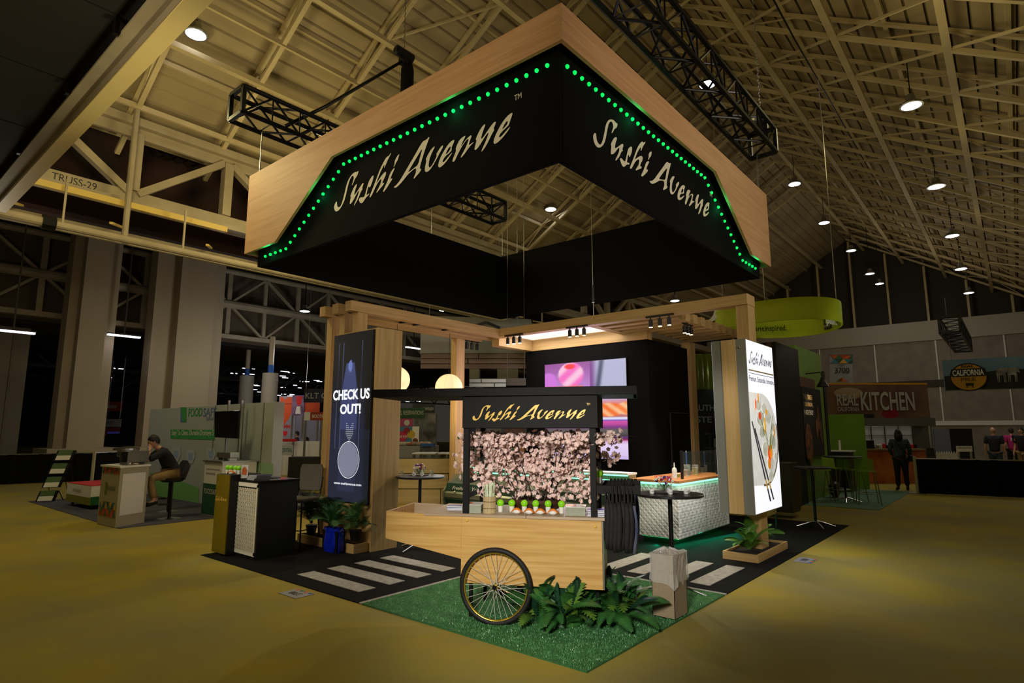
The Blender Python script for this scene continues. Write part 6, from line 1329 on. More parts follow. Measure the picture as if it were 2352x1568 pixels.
for px, sx_, dz_ in ((1893, 1, 0), (1655, -1, -.18)):
    q = gd(px, 712, 13.2 if sx_ > 0 else 14.0)+Vector((0, 0, dz_)); b = MB(); d_ = _r*sx_
    arc = [q+d_*(.34*(1-math.cos(i*.25)))+Vector((0, 0, .22-.34*math.sin(i*.25))) for i in range(7)]; b.add([a for p_ in arc for a in (p_, p_+Vector((.1, .16, .02)), )], [(2*i, 2*i+2, 2*i+3, 2*i+1) for i in range(6)]); o = b.build('white_scoop', M['white'], LR); md = o.modifiers.new('s', 'SOLIDIFY'); md.thickness = .03
q = gd(1893, 738, 13.2); txt('plant', LR, q+Vector((0, 0, -.1)), (.95, -.3, 0), .5, .2, M['white'], bold=.05, name='white_letters', t=.1, lift=.05)
for a in (.5, 2.4, 4.4): x, y = rp_(a); MB().tube([(x, y, zt2), (x, y, 9.5)], .01, 4).build('cable', M['steel'], LR)
# stand of the lime company: black pillar with slats, lime walls
BP = thing('stand_wall', 'black stand pillar edged with brown and lime slats', 'wall', (10.7, 1.9, 0))
bz = zt3 = gz(1800, 1153); MB().box((9.9, 1.43, 0), (11.68, 2.4, 3.62)).build('pillar_body', blk, BP); 
brs = mat('brown_slat', (104, 70, 42), .7); lms = mat('lime_slat', (126, 150, 44), .6)
for i in range(4):
    x = 9.86-.001; y_ = 1.5+.2*i
    for z0_, z1_, m_ in ((0, .9, brs), (.9, 2.35, lms), (2.35, 3.6, brs)): MB().box((9.80, y_, z0_), (9.90, y_+.09, z1_)).build('slat', m_, BP)
LW = thing('lime_wall', 'lime wall with a black food poster reading THE TASTE YOU KNOW', 'display wall', (13, 1.5, 0))
MB().box((11.70, 1.5, 0), (14.2, 1.62, 3.75)).build('wall_panel', limed, LW); MB().box((14.2, 1.48, 0), (14.45, 1.75, 3.3)).build('end_post', blk, LW)
MB().box((11.75, 1.485, 2.6), (13.3, 1.5, 3.0)).build('wood_band', brs, LW); MB().box((11.85, 1.46, 1.05), (13.7, 1.5, 2.75)).build('poster', mat('poster_black', (18, 17, 16), .5), LW)
txt('THE TASTE', LW, (11.95, 1.455, 2.45), (1, 0, 0), .85, .12, mat('tan_print', (206, 176, 120), .6), bold=.01); txt('YOU KNOW,', LW, (11.95, 1.455, 2.26), (1, 0, 0), .85, .12, mat('tan_print2', (206, 176, 120), .6), bold=.01); txt('MADE EASY', LW, (11.95, 1.455, 2.07), (1, 0, 0), .85, .12, M['white'], bold=.01)
foodm = mat('food_print', (150, 96, 54), .6, noise=6, rgb2=(80, 46, 26))
for cx2, cz2, rx2, rz2 in ((12.2, 1.35, .34, .5), (13.25, 2.0, .13, .33), (13.05, 1.75, .10, .25), (13.45, 1.65, .12, .3)): b = MB(); disc(b, (cx2, 1.452, cz2), rx2, (0, -1, 0), 20, (0, 0, 1), rz2); b.build('food_picture', foodm, LW)
t = thing('wall_lamp', 'black gooseneck wall lamp above the food poster', 'lamp', (12.5, 1.5, 3.0)); MB().tube([(12.5, 1.5, 3.1), (12.5, 1.15, 3.12), (12.5, 1.12, 3.0)], .015, 6).build('arm', blk, t); MB().lathe([(.03, 3.0), (.05, 2.93), (.15, 2.76), (.14, 2.76), (.001, 2.9)], 16, (12.5, 1.12, 0)).build('shade', blk, t); spot((12.5, 1.12, 2.78), (12.5, 1.5, 1.8), 16, WARM, 90)
tagp(slab('lime_partition', None, (16.3, 2.0, 0), Vector((.15, -1, 0)), 1.05, 2.17, mat('lime_plain', (112, 158, 40), .7), .08), 'plain lime green partition facing the aisle', 'partition')
# lime stand front seen between the posts
VB = thing('slatted_sign', 'black arch poster reading AUTHENTIC TASTE IN EVERY on lime slats', 'display wall', (11.5, 3.5, 0))
sg0 = gd(1590, 940, 13.5); sX = _r.copy()
for i in range(14): p_ = sg0+sX*(.115*i); MB().box((p_.x-.04, p_.y-.04, 2.5), (p_.x+.04, p_.y+.04, 3.42)).build('slat', lms, VB)
slab('backing', VB, Vector((sg0.x, sg0.y, 0))+sX*-.1+Vector((.1, .1, 0)), sX, 1.7, 3.3, M['dark'], .04)
slab('black_panel', VB, Vector((sg0.x, sg0.y, .0))+Vector((-.08, -.1, 0)), sX, 1.6, 2.6, mat('poster_navy', (14, 18, 24), .5), .02)
bz_ = Vector((sg0.x, sg0.y, 0))+Vector((-.10, -.12, 0)); txt('AUTHENTIC', VB, bz_+Vector((0, 0, 2.12))-sX*.06, sX, 1.02, .14, mat('grey_letters', (150, 156, 160), .6), bold=.02); txt('TASTE IN EVERY', VB, bz_+Vector((0, 0, 1.86))-sX*.28, sX, 1.62, .14, mat('grey_letters2', (150, 156, 160), .6), bold=.02)
t = thing('pendant_lamp', 'black pendant lamp with a glowing rim in front of the black arch', 'lamp', bz_+sX*.6+Vector((-.1, -.15, 2.7))); q = t.location.copy(); MB().lathe([(.03, .2), (.06, .15), (.17, -.02), (.16, -.02), (.001, .1)], 16, q).build('shade', blk, t); MB().lathe([(.001, -.018), (.15, -.018)], 16, q).build('lens', mat('dim_glow', (200, 220, 210), .4, emit=1.2), t)
t = plant('hanging_fern', 'dark potted fern in front of the black arch poster', 'plant', bz_+sX*.55+Vector((-.2, -.25, 1.45)), [fA, fB], 30, (.0, 1.4), 1.1, 66); MB().lathe([(.1, -.22), (.2, -.05), (.2, 0), (.001, 0)], 14).build('basket', brs, t, world=False)
# shelving with packets
SH = thing('shelf_rack', 'black metal shelf rack with pale packets behind the sushi bar', 'shelf', bz_+Vector((-.5, -.5, 0))); r0 = Vector((SH.location.x, SH.location.y, 0))
for i in (0, 1.0):
    for j in (0, .35): q = r0+sX*i+Vector((.3*j, .9*j, 0)); MB().box((q.x-.015, q.y-.015, 0), (q.x+.015, q.y+.015, 1.62)).build('upright', blk, SH)
for z_ in (.3, .65, .98, 1.3, 1.6): slab('shelf', SH, r0+Vector((0, 0, z_)), sX, 1.0, .03, blk, .35)
pkm = [mat('packet_%d' % i, c, .6, noise=25, rgb2=(90, 90, 80)) for i, c in enumerate(((176, 172, 160), (120, 140, 90), (160, 60, 40)))]
for z_ in (.68, 1.01, 1.33):
    for i in range(6): t = thing('packet', 'pale food packet on the black shelf rack', 'packet', r0+sX*(.09+.16*i)+Vector((0, 0, z_)), 0, 'packets on the black shelf rack'); slab('pouch', t, t.location.copy(), sX, .12, .19, pkm[(i+int(z_*10)) % 3], .04)
# lime stools and high table
lp = mat('translucent_lime', (150, 190, 40), .2, alpha=.55); cg_ = mat('chrome_green', (150, 156, 110), .3, .6)
def stool(x, y, rz, label, back=True):
    t = thing('bar_stool', label, 'stool', (x, y, 0), rz, 'lime bar stools'); b = MB()
    b.box((-.2, -.2, .74), (.2, .2, .765), .01); b.build('seat', lp, t, world=False)
    b = MB(); b.prism([(-.2, 0), (.2, 0), (.19, .26), (-.19, .26)], (.2, 0, .765), (0, 1, 0), (.12, 0, 1), .02); b.build('backrest', lp, t, world=False)
    for sx in (-1, 1):
        for sy in (-1, 1): MB().tube([(sx*.15, sy*.16, .745), (sx*.23, sy*.23, 0)], .011, 6).build('leg', cg_, t, world=False)
        MB().tube([(sx*.21, -.21, .25), (sx*.21, .21, .25)], .008, 5).build('footrest', cg_, t, world=False); MB().tube([(-.21, sx*.21, .25), (.21, sx*.21, .25)], .008, 5).build('footrest', cg_, t, world=False)
    return t
for (px, py), rz, lab in (((1890, 1152), 2.0, 'lime bar stool left of the high table'), ((1925, 1146), 1.0, 'lime bar stool behind the thin black table'), ((1960, 1152), 2.6, 'lime bar stool in the middle of the sage carpet'), ((1996, 1158), .3, 'lime bar stool nearest the right aisle')): q = gz(px, py); stool(q.x, q.y, rz, lab)
q = gz(1912, 1150); bartable((q.x, q.y-.3), 1.07, .42, 'thin black high table among the lime stools', .2)
q = gz(1940, 1128); t = thing('demo_pedestal', 'black pedestal with a white tray by the lime wall', 'pedestal', (q.x, q.y, 0)); MB().box((-.25, -.25, 0), (.25, .25, 1.1)).build('pedestal_body', blk, t, world=False); MB().box((-.33, -.3, 1.1), (.33, .3, 1.13)).build('tray', M['white'], t, world=False); MB().box((-.2, 0, 1.13), (0, .02, 1.42)).build('menu_card', page, t, world=False)
q = gz(1937, 1128); t = thing('backpack', 'black backpack on the floor by the lime wall', 'bag', (13.5, 1.25, .008)); MB().ball((0, 0, .2), .2, 12, 8, (1, .7, 1)).build('bag_body', blk, t, world=False); MB().tube([(-.05, 0, .38), (0, 0, .46), (.05, 0, .38)], .012, 6).build('handle', blk, t, world=False)
# green planter case edge behind the light box
t = thing('counter_pod', 'dark rounded counter pod peeking out behind the light box', 'counter', (9.3, 1.2, 0)); MB().prism([(0, .1), (.5, .1), (.72, .45), (.72, .85), (.55, 1.05), (0, 1.05)], (8.85, 1.0, 0), (1, 0, 0), (0, 0, 1), -.9).build('pod_body', mat('pod_wood', (74, 66, 44), .5, .2), t)
t = thing('easel_sign', 'small black framed yellow sign standing behind the right post', 'sign', (7.0, .9, 0)); MB().box((6.9, .9, 0), (6.93, .93, .75)).build('leg', blk, t); MB().box((7.45, .9, 0), (7.48, .93, .75)).build('leg', blk, t); MB().box((6.93, .895, .25), (7.45, .925, .72)).build('panel', mat('yellow_panel', (196, 176, 96), .6), t)
for z_ in (.62, .54, .46, .38): MB().box((7.0, .888, z_), (7.38, .895, z_+.03)).build('print_line', blk, t)
# aisle banner 3700
AB = thing('aisle_banner', 'swallowtail aisle banner reading AISLE 3700', 'banner', gd(1930, 850, 22)); dB = 22.0
P_ = lambda px, py, d_=dB, o=0: gd(px, py, d_)-nn*o
bw = mat('banner_white', (146, 148, 150), .7); MB().add([P_(1906, 812), P_(1906, 886), P_(1933, 867), P_(1960, 884), P_(1957, 814)], [(0, 1, 2, 3, 4)]).build('banner_cloth', bw, AB)
MB().bar(P_(1904, 813), P_(1959, 813), .05).build('rod', M['steel'], AB)
for r_ in range(2):
    for i in range(5):
        x = 1906+13*i*.8; up_ = (i+r_) % 2; y0_, y1_ = 814+10*r_, 824+10*r_
        MB().add([P_(x-0, y1_ if up_ else y0_, o=.02), P_(x+20.8*.95, y1_ if up_ else y0_, o=.02), P_(x+10, y0_ if up_ else y1_, o=.02)] if x+20 < 1962 else [P_(1946, y1_, o=.02), P_(1958, y1_, o=.02), P_(1958, y0_, o=.02)], [(0, 1, 2)]).build('triangle_print', tms[(i*2+r_*3) % 6], AB)
for k, tri in enumerate((((1933, 867), (1919, 876), (1947, 876)), ((1906, 886), (1919, 876), (1928, 870)), ((1919, 876), (1933, 867), (1933, 876)), ((1960, 884), (1947, 876), (1940, 871)))): MB().add([P_(*q, o=.03) for q in tri], [(0, 1, 2)]).build('triangle_print', tms[k], AB)
vR = _r; q = P_(1923, 841); txt('AISLE', AB, q, vR, .26, .07, ink, lift=.03); q = P_(1917, 857); txt('3700', AB, q, vR, .54, .22, ink, bold=.02, lift=.03)
# Real California kitchen stand
KB = E_('cheese_photo', (120, 92, 64), (84, 56, 44), .7, .02)
th_, O_, X_, w_, h_ = board('fascia_sign', 'long food photo sign reading REAL CALIFORNIA KITCHEN', 'sign', 1908, 2137, 880, 960, 20.3, KB, .4)
mark(th_, O_, X_, [(0, h_*.97), (w_, h_*.97), (w_, h_*1.02), (0, h_*1.02)], mat('amber_strip', (200, 140, 30), .6), .01); b = MB(); disc(b, O_+X_*(w_*.6)+Vector((0, 0, h_*.13))+X_.cross(Vector((0, 0, 1)))*.01, .28, X_.cross(Vector((0, 0, 1))), 18, ry=.18); b.build('berry_print', mat('berry', (140, 20, 26), .5), th_)
b = MB(); disc(b, O_+X_*(w_*.2)+Vector((0, 0, h_*.72))+X_.cross(Vector((0, 0, 1)))*.005, .5, X_.cross(Vector((0, 0, 1))), 18, ry=.2); b.build('cheese_print', mat('cheese', (160, 140, 110), .5), th_)
for k in range(5): b = MB(); disc(b, O_+X_*(w_*(.3+.03*k))+Vector((0, 0, h_*.06))+X_.cross(Vector((0, 0, 1)))*.01, .08, X_.cross(Vector((0, 0, 1))), 10); b.build('berry_print', ink, th_)
lg = mat('letter_grey', (168, 166, 160), .6); txt('REAL', th_, O_+X_*(w_*.07)+Vector((0, 0, h_*.36)), X_, w_*.215, h_*.34, lg, bold=.015, lift=.04); txt('CALIFORNIA', th_, O_+X_*(w_*.07)+Vector((0, 0, h_*.2)), X_, w_*.22, h_*.12, lg, bold=.01, lift=.04); txt('KITCHEN', th_, O_+X_*(w_*.31)+Vector((0, 0, h_*.22)), X_, w_*.54, h_*.54, lg, bold=.02, lift=.04)
th_, O_, X_, w_, h_ = board('kitchen_arch', 'grey arch beam round the kitchen counter', 'arch', 1970, 2150, 960, 978, 20, mat('arch_grey', (96, 96, 94), .7), .4)
board('kitchen_arch', 'grey right upright of the kitchen arch', 'arch', 2128, 2150, 958, 1085, 19.8, mat('arch_grey2', (92, 92, 90), .7), .5, feet=True)
th_, O_, X_, w_, h_ = board('display_wall', 'white pop up backdrop with a thin grid frame behind the kitchen', 'display wall', 1972, 2130, 978, 1040, 24, mat('popup_white', (164, 166, 178), .8), feet=True)
for i in range(6): MB().tube([O_+X_*(w_*i/5)+X_.cross(Vector((0, 0, 1)))*.05, O_+X_*(w_*i/5)+X_.cross(Vector((0, 0, 1)))*.05+Vector((0, 0, h_))], .018, 5).build('grid_bar', blk, th_)
for z_ in (.55, .8, .98): MB().tube([O_+X_.cross(Vector((0, 0, 1)))*.05+Vector((0, 0, h_*z_)), O_+X_*w_+X_.cross(Vector((0, 0, 1)))*.05+Vector((0, 0, h_*z_))], .014, 5).build('grid_bar', blk, th_)
orf = mat('orange_food_front', (146, 62, 24), .6, noise=1.6, rgb2=(196, 116, 52)); th_, O_, X_, w_, h_ = board('counter', 'kitchen counter with an orange food photo front', 'counter', 1968, 2132, 1034, 1097, 19.2, orf, .7, feet=True); slab('counter_top', th_, O_+Vector((0, 0, h_))+X_.cross(Vector((0, 0, 1)))*.05, X_, w_, .05, mat('ctop', (150, 130, 96), .5), .8)
q = O_+X_*(w_*.15)+Vector((0, 0, h_+.05)); t = thing('laptop', 'black laptop open on the kitchen counter', 'laptop', q); slab('screen', t, q+Vector((.05, .05, 0)), X_, .36, .26, blk, .02); slab('keyboard', t, q, X_, .36, .02, blk, .25)
for k in range(12):
    q = O_+X_*(w_*(.4+.05*k))-X_.cross(Vector((0, 0, 1)))*.3; q.z = O_.z+h_+.05; t = thing('kitchen_utensil', 'small kitchen item on the orange fronted counter', 'utensil', q, 0, 'kitchen items on the orange fronted counter'); MB().lathe([(.05, 0), (.06, .1+.02*(k % 3)), (.001, .12+.02*(k % 3))], 10).build('vessel', (M['steel'], M['white'], redm, M['bpaint'])[k % 4], t, world=False)
# hanging milk sign
MS = thing('hanging_box_sign', 'long hanging box sign with cows and a REAL CALIFORNIA MILK emblem', 'sign', gd(2260, 860, 19)); skym = mat('sky_print2', (92, 128, 160), .6, noise=1, rgb2=(120, 150, 176)); hill = mat('hill_print', (30, 36, 24), .7, noise=2, rgb2=(20, 24, 18))
a_ = gd(2172, 896, 19); c_ = gd(2420, 880, 17.6); X_ = Vector((c_.x-a_.x, c_.y-a_.y, 0)); wM = X_.length; X_ = X_.normalized(); hM = gd(2172, 826, 19).z-a_.z; slab('box', MS, a_, X_, wM, hM, skym, .5)
NN = X_.cross(Vector((0, 0, 1))); ml = lambda u, v, d=.01: a_+X_*(u*wM)+Vector((0, 0, v*hM))+NN*(d*2.5)
MB().add([ml(0, 0), ml(1, 0), ml(1, .62), ml(.8, .58), ml(.6, .62), ml(.42, .55), ml(.25, .52), ml(0, .46)], [tuple(range(8))]).build('hill_picture', hill, MS)
cowm = mat('cow_white', (170, 168, 164), .7, noise=3.4, rgb2=(24, 24, 24)); 
for u in (.50, .60, .76, .88, .96):
    b = MB(); v_ = .42; b.add([ml(u, v_, .02), ml(u+.085, v_, .02), ml(u+.09, v_+.22, .02), ml(u+.01, v_+.24, .02)], [(0, 1, 2, 3)]); b.add([ml(u+.085, v_+.1, .02), ml(u+.115, v_+.06, .02), ml(u+.11, v_+.24, .02), ml(u+.085, v_+.24, .02)], [(0, 1, 2, 3)])
    for du in (.005, .02, .065, .078): b.add([ml(u+du, v_-.22, .02), ml(u+du+.008, v_-.22, .02), ml(u+du+.010, v_+.02, .02), ml(u+du, v_+.02, .02)], [(0, 1, 2, 3)])
    b.build('cow_picture', cowm, MS)
amb = mat('amber_emblem', (196, 144, 32), .5); b = MB(); disc(b, ml(.235, .40, .03), hM*.50, NN, 30, ry=hM*.46); b.build('emblem_edge', blk, MS); b = MB(); disc(b, ml(.235, .40, .035), hM*.46, NN, 30, ry=hM*.42); b.build('emblem_disc', amb, MS)
MB().add([ml(.075, .42, .04), ml(.395, .42, .04), ml(.41, .53, .04), ml(.395, .68, .04), ml(.075, .68, .04), ml(.06, .53, .04)], [tuple(range(6))]).build('emblem_band', blk, MS)
txt('CALIFORNIA', MS, ml(.085, .45, .045), X_, wM*.30, hM*.19, M['white'], bold=.02); txt('REAL', MS, ml(.175, .715, .045), X_, wM*.12, hM*.08, blk, bold=.02); txt('MILK', MS, ml(.16, .27, .05), X_, wM*.15, hM*.11, blk)
b = MB(); b.add([ml(.20, .12, .045), ml(.27, .12, .045), ml(.28, .2, .045), ml(.20, .21, .045)], [(0, 1, 2, 3)]); [b.add([ml(u, .05, .045), ml(u+.008, .05, .045), ml(u+.008, .13, .045), ml(u, .13, .045)], [(0, 1, 2, 3)]) for u in (.205, .262)]; b.build('emblem_cow', blk, MS)
for u in (.1, .9): MB().tube([ml(u, 1, -.2), ml(u, 3.2, -.2)], .01, 4).build('cable', M['steel'], MS)
# far right bits behind the drape
board('booth_wall', 'grey blue booth wall behind the right drape', 'partition', 2152, 2188, 985, 1060, 24, mat('greyblue', (90, 96, 108), .8), feet=True)
board('booth_wall', 'black booth wall behind the right drape', 'partition', 2186, 2242, 984, 1075, 26, blk, feet=True)
th_, O_, X_, w_, h_ = board('lectern_sign', 'small pale sign stand reading SPECIALITIES', 'sign', 2200, 2234, 1024, 1037, 20, M['white']); txt('SPECIALITIES', th_, O_+X_*.02+Vector((0, 0, h_*.5)), X_, w_*.9, h_*.35, ink); MB().box(O_+Vector((0, 0, -.5)), O_+Vector((.04, .04, 0))).build('leg', M['white'], th_)
for k in range(9): q = gd(2153+5.6*k, 1050, 18.5); t = thing('picket', 'white picket of the little fence behind the drape', 'fence picket', (q.x, q.y, 0), 0, 'white picket fence'); MB().prism([(-.03, 0), (.03, 0), (.03, .98), (0, 1.05), (-.03, .98)], (0, 0, 0), (.64, -.76, 0), (0, 0, 1), .02).build('board', M['white'], t, world=False)
qa, qb = gd(2150, 1050, 18.45), gd(2200, 1050, 18.45); b = MB(); b.bar((qa.x, qa.y, .8), (qb.x, qb.y, .8), .05); b.bar((qa.x, qa.y, .35), (qb.x, qb.y, .35), .05); tagp(b.build('fence_rail', M['white']), 'white rails of the little picket fence', 'fence')
q = gd(2162, 1060, 17.6); barchair((q.x, q.y, 0), 1.2, 'dark high chair behind the right drape', M['bpaint'], M['bsteel'])
# ================================================================== PEOPLE
skinm = mat('skin_light', (206, 158, 130), .55); skind = mat('skin_dark', (84, 58, 46), .55); hairm = mat('hair_black', (16, 13, 12), .6); hairb = mat('hair_brown', (48, 34, 26), .7)
def skin(name, chains, par, m, sub=1):
    # chains: lists of (co, radius) sharing the first point when it coincides with an existing one
    vs = []; es = []; rs_ = []
    def vid(co, r_):
        for i, v in enumerate(vs):
            if (v-co).length < 1e-4: return i
        vs.append(co); rs_.append(r_); return len(vs)-1
    for ch in chains:
        prev = None
        for co, r_ in ch:
            i = vid(Vector(co), r_)
            if prev is not None and prev != i: es.append((prev, i))
            prev = i
    me = bpy.data.meshes.new('s'); me.from_pydata([tuple(v) for v in vs], es, []); o = bpy.data.objects.new('s', me)
    md = o.modifiers.new('k', 'SKIN'); md.use_smooth_shade = True
    me.skin_vertices.new() if not me.skin_vertices else None
    for i, r_ in enumerate(rs_):
        sv = me.skin_vertices[0].data[i]; rr_ = r_ if isinstance(r_, tuple) else (r_, r_); sv.radius = rr_; sv.use_root = (i == 0)
    o.modifiers.new('u', 'SUBSURF').levels = sub
    em = evalmesh(o); bpy.data.objects.remove(o); em.materials.clear(); em.materials.append(m); em.name = name
    for p in em.polygons: p.use_smooth = True
    q = bpy.data.objects.new(name, em); COL.objects.link(q); q.parent = par; WM[q.name] = WM[par.name]; return q
V = Vector
def person(label, loc, rz, J, shirt, pants, skc, shoe, hair='short', hairc=None, fem=False, hands='relaxed', sleeve=.55, detail=True, group=None):
    # local frame: x = forward, y = left, z = up
    t = thing('person', label, 'person', loc, rz, group); J = {k: (V(v) if isinstance(v, (tuple, list)) else v) for k, v in J.items()}
    pel, chest, neck, head = J['pelvis'], J['chest'], J['neck'], J['head']
    ch = [[(pel, (.09, .10)), (pel.lerp(chest, .5), (.08, .08)), (chest, (.085, .085)), (neck, .055), (head-V((0, 0, .07)), .06)]]
    for s in 'lr':
        ch.append([(chest, (.085, .085)), (J['sh'+s], .05), (J['el'+s], .042), (J['wr'+s], .029)]); ch.append([(pel, (.09, .10)), (J['hp'+s], .075), (J['kn'+s], .062), (J['an'+s], .042), (J['to'+s], .035)])
        el, wr = J['el'+s], J['wr'+s]; d = (wr-el).normalized(); sd = 1 if s == 'l' else -1; pn = J.get('pn'+s, V((0, -sd, 0))); pn = (pn-d*pn.dot(d)).normalized(); lt = d.cross(pn).normalized()*sd
        pc = wr+d*.05; ch.append([(wr, .029), (pc, .030)])
        for k in range(4):
            base = wr+d*.085+lt*(.028-.019*k); ln = (.066, .074, .068, .052)[k]; c_ = J.get('curl'+s, .6)
            m1 = base+(d+pn*c_*.4).normalized()*ln*.5; m2 = m1+(d*(1-c_*.6)+pn*c_).normalized()*ln*.5; ch.append([(pc, .030), (base, .0095), (m1, .0085), (m2, .0075)])
        tb = wr+d*.03+lt*.032; ch.append([(pc, .030), (tb, .011), (tb+d*.03+lt*.012+pn*.008, .0095), (tb+d*.055+lt*.012+pn*.014, .008)])
    skin('body', ch, t, skc, 1)
    hd = J.get('face', V((1, 0, 0))).normalized(); up = J.get('headup', V((0, 0, 1))).normalized(); lf_ = up.cross(hd).normalized(); up = hd.cross(lf_)
    HM = Matrix.Translation(head) @ Matrix((hd, lf_, up)).transposed().to_4x4()
    b = MB(); prof = []; n, m_ = 20, 14; vs = []
    for i in range(m_+1):
        ph = math.pi*i/m_; z = -math.cos(ph)
        for j in range(n):
            a = 2*math.pi*j/n; r_ = math.sin(ph); x, y = math.cos(a)*r_, math.sin(a)*r_
            zz = z*.118; xx = x*.095; yy = y*.075
            if z < -.1: k_ = 1-.35*min(1, (-z-.1)/.9); yy *= k_; xx = xx*k_+.018*(-z)
            if x > .5 and abs(y) < .35 and -.35 < z < .15: xx += .022*(1-abs(y)/.35)*(1-abs(z+.15)/.3) if abs(z+.15) < .3 else 0
            vs.append(V((xx, yy, zz)))
    b.add(vs, [(i*n+j, i*n+(j+1) % n, (i+1)*n+(j+1) % n, (i+1)*n+j) for i in range(m_) for j in range(n)]); b.xf(HM); o = b.build('head', skc, t, world=False, smooth=True)
    b = MB(); [b.ball((.0, s*.076, -.005), .022, 8, 6, (.8, .35, 1.3)) for s in (-1, 1)]; b.xf(HM); b.build('ears', skc, t, world=False, smooth=True)
    b = MB(); [b.ball((.088, s*.03, .012), .009, 8, 6) for s in (-1, 1)]; b.xf(HM); b.build('eyes', hairm, t, world=False); b = MB(); b.ball((.093, 0, -.058), .02, 8, 5, (.3, 1, .25)); b.xf(HM); b.build('mouth', mat('lips', (150, 84, 76), .5), t, world=False)
    hc = hairc or hairm
    if hair != 'bald':
        b = MB(); vs = []; n, m_ = 18, 8; cut = .62 if hair == 'short' else .8
        for i in range(m_+1):
            ph = math.pi*cut*i/m_
            for j in range(n):
                a = 2*math.pi*j/n; back = -math.cos(a); p_ = ph*(.60+.62*(back*.5+.5)) ; vs.append(V((math.cos(a)*math.sin(p_)*.104-.006, math.sin(a)*math.sin(p_)*.085, math.cos(p_)*.128+.004)))
        b.add(vs, [(i*n+j, (i+1)*n+j, (i+1)*n+(j+1) % n, i*n+(j+1) % n) for i in range(m_) for j in range(n)])
        if hair == 'long':
            for j in range(14): a = 1.7+j*.22; b.tube([(.08*math.cos(a), .075*math.sin(a), .03), (.1*math.cos(a)-.01, .09*math.sin(a), -.08), (.1*math.cos(a)-.03, .085*math.sin(a), -.2)], [.02, .018, .006], 6)
        b.xf(HM); b.build('hair', hc, t, world=False, smooth=True)
    # clothes
    sc = [[(pel-(chest-pel)*.1, (.165, .165)), (pel+(chest-pel)*.12, (.162, .162)), (pel.lerp(chest, .5), (.148, .148)), (chest, (.155, .165)), (neck-(neck-chest)*.22, .078)]]
    for s in 'lr': e_ = J['sh'+s].lerp(J['el'+s], min(1, sleeve*1.6)) if sleeve < .65 else None; sc.append([(chest, (.155, .165)), (J['sh'+s], .082), (e_, .068)] if e_ is not None else [(chest, (.155, .165)), (J['sh'+s], .08), (J['el'+s], .058), (J['el'+s].lerp(J['wr'+s], .9), .042)])
    skin('shirt', sc, t, shirt, 1)
    pcn = []
    for s in 'lr': pcn.append([(pel+(chest-pel)*.1, (.145, .145)), (J['hp'+s], .12), (J['kn'+s], .078), (J['kn'+s].lerp(J['an'+s], .93), .062)])
    skin('trousers', pcn, t, pants, 1)
    for s in 'lr': a_, o_ = J['an'+s], J['to'+s]; skin('shoe', [[(a_-V((.03, 0, .01)), .045), (a_+(o_-a_)*.5-V((0, 0, .01)), .045), (o_+(o_-a_).normalized()*.04, .034)]], t, shoe, 1)
    return t
stand = lambda h=1.0, st=.12, arm=.05: {k: tuple(c*h for c in v) for k, v in dict(pelvis=(0, 0, .96), chest=(.02, 0, 1.30), neck=(.0, 0, 1.49), head=(.02, 0, 1.63), shl=(0, .19, 1.42), shr=(0, -.19, 1.42), ell=(-.05, .235, 1.14), elr=(-.05, -.235, 1.14), wrl=(arm, .25, .90), wrr=(arm, -.25, .90), hpl=(0, .09, .90), hpr=(0, -.09, .90), knl=(st*.6, .10, .50), knr=(-st*.2, -.10, .50), anl=(st, .11, .09), anr=(-st, -.11, .10), tol=(st+.15, .13, .04), tor=(-st+.14, -.13, .04)).items()}
dkn = mat('navy_shirt', (24, 28, 38), .8); tanp = mat('khaki', (150, 124, 82), .8); blks = mat('black_shoes', (16, 15, 16), .6); blkp = mat('black_trousers', (14, 14, 16), .85)
# seated man at the kiosk, cheek on his fist
seat = gz(388, 1191); sp_ = V((seat.x, seat.y, 0)); fwd = (V((k0.x, k0.y, 0))+ex*.7+ey*.5-sp_); rz_ = math.atan2(fwd.y, fwd.x)
st_t = thing('swivel_stool', 'black shell swivel bar stool under the seated man', 'stool', sp_, rz_)
b = MB(); b.lathe([(.001, .70), (.17, .70), (.21, .73), (.22, .78)], 20); b.build('seat_shell', M['bpaint'], st_t, world=False)
b = MB(); b.prism([(-.2, 0), (.2, 0), (.17, .26), (.1, .30), (-.1, .30), (-.17, .26)], (-.19, 0, .74), (0, 1, 0), (-.32, 0, 1), .03); b.build('backrest', M['bpaint'], st_t, world=False)
MB().lathe([(.03, .03), (.03, .7)], 12).build('column', M['bsteel'], st_t, world=False); MB().lathe([(.2, 0), (.2, .01), (.05, .035), (.001, .04)], 24).build('base', M['chrome'], st_t, world=False); MB().tube([(.03, -.1, .28), (.2, -.1, .28), (.2, .1, .28), (.03, .1, .28)], .01, 6).build('footrest', M['bsteel'], st_t, world=False)
Js = dict(pelvis=(-.02, 0, .86), chest=(.17, 0, 1.20), neck=(.28, 0, 1.36), head=(.37, 0, 1.48), shl=(.20, .18, 1.30), shr=(.22, -.18, 1.30), ell=(.50, .17, 1.10), elr=(.46, -.14, 1.09), wrl=(.44, .09, 1.30), wrr=(.62, .04, 1.10), hpl=(.03, .10, .84), hpr=(.03, -.10, .84), knl=(.40, .13, .80), knr=(.38, -.13, .78), anl=(.30, .12, .36), anr=(.22, -.13, .34), tol=(.42, .13, .30), tor=(.34, -.14, .28), face=(1, 0, -.35), curll=1.3, curlr=1.0, pnl=(.6, -.6, 0), pnr=(0, 0, -1))
person('seated man in a dark polo and khaki trousers resting his cheek on his fist', sp_, rz_, Js, dkn, tanp, skinm, blks, 'short')
st2 = gz(368, 1186)
st3 = thing('swivel_stool', 'second black swivel stool beyond the seated man', 'stool', (st2.x+.4, st2.y+.7, 0), rz_+.2); 
for ch in st_t.children: c = ch.copy(); COL.objects.link(c); c.parent = st3
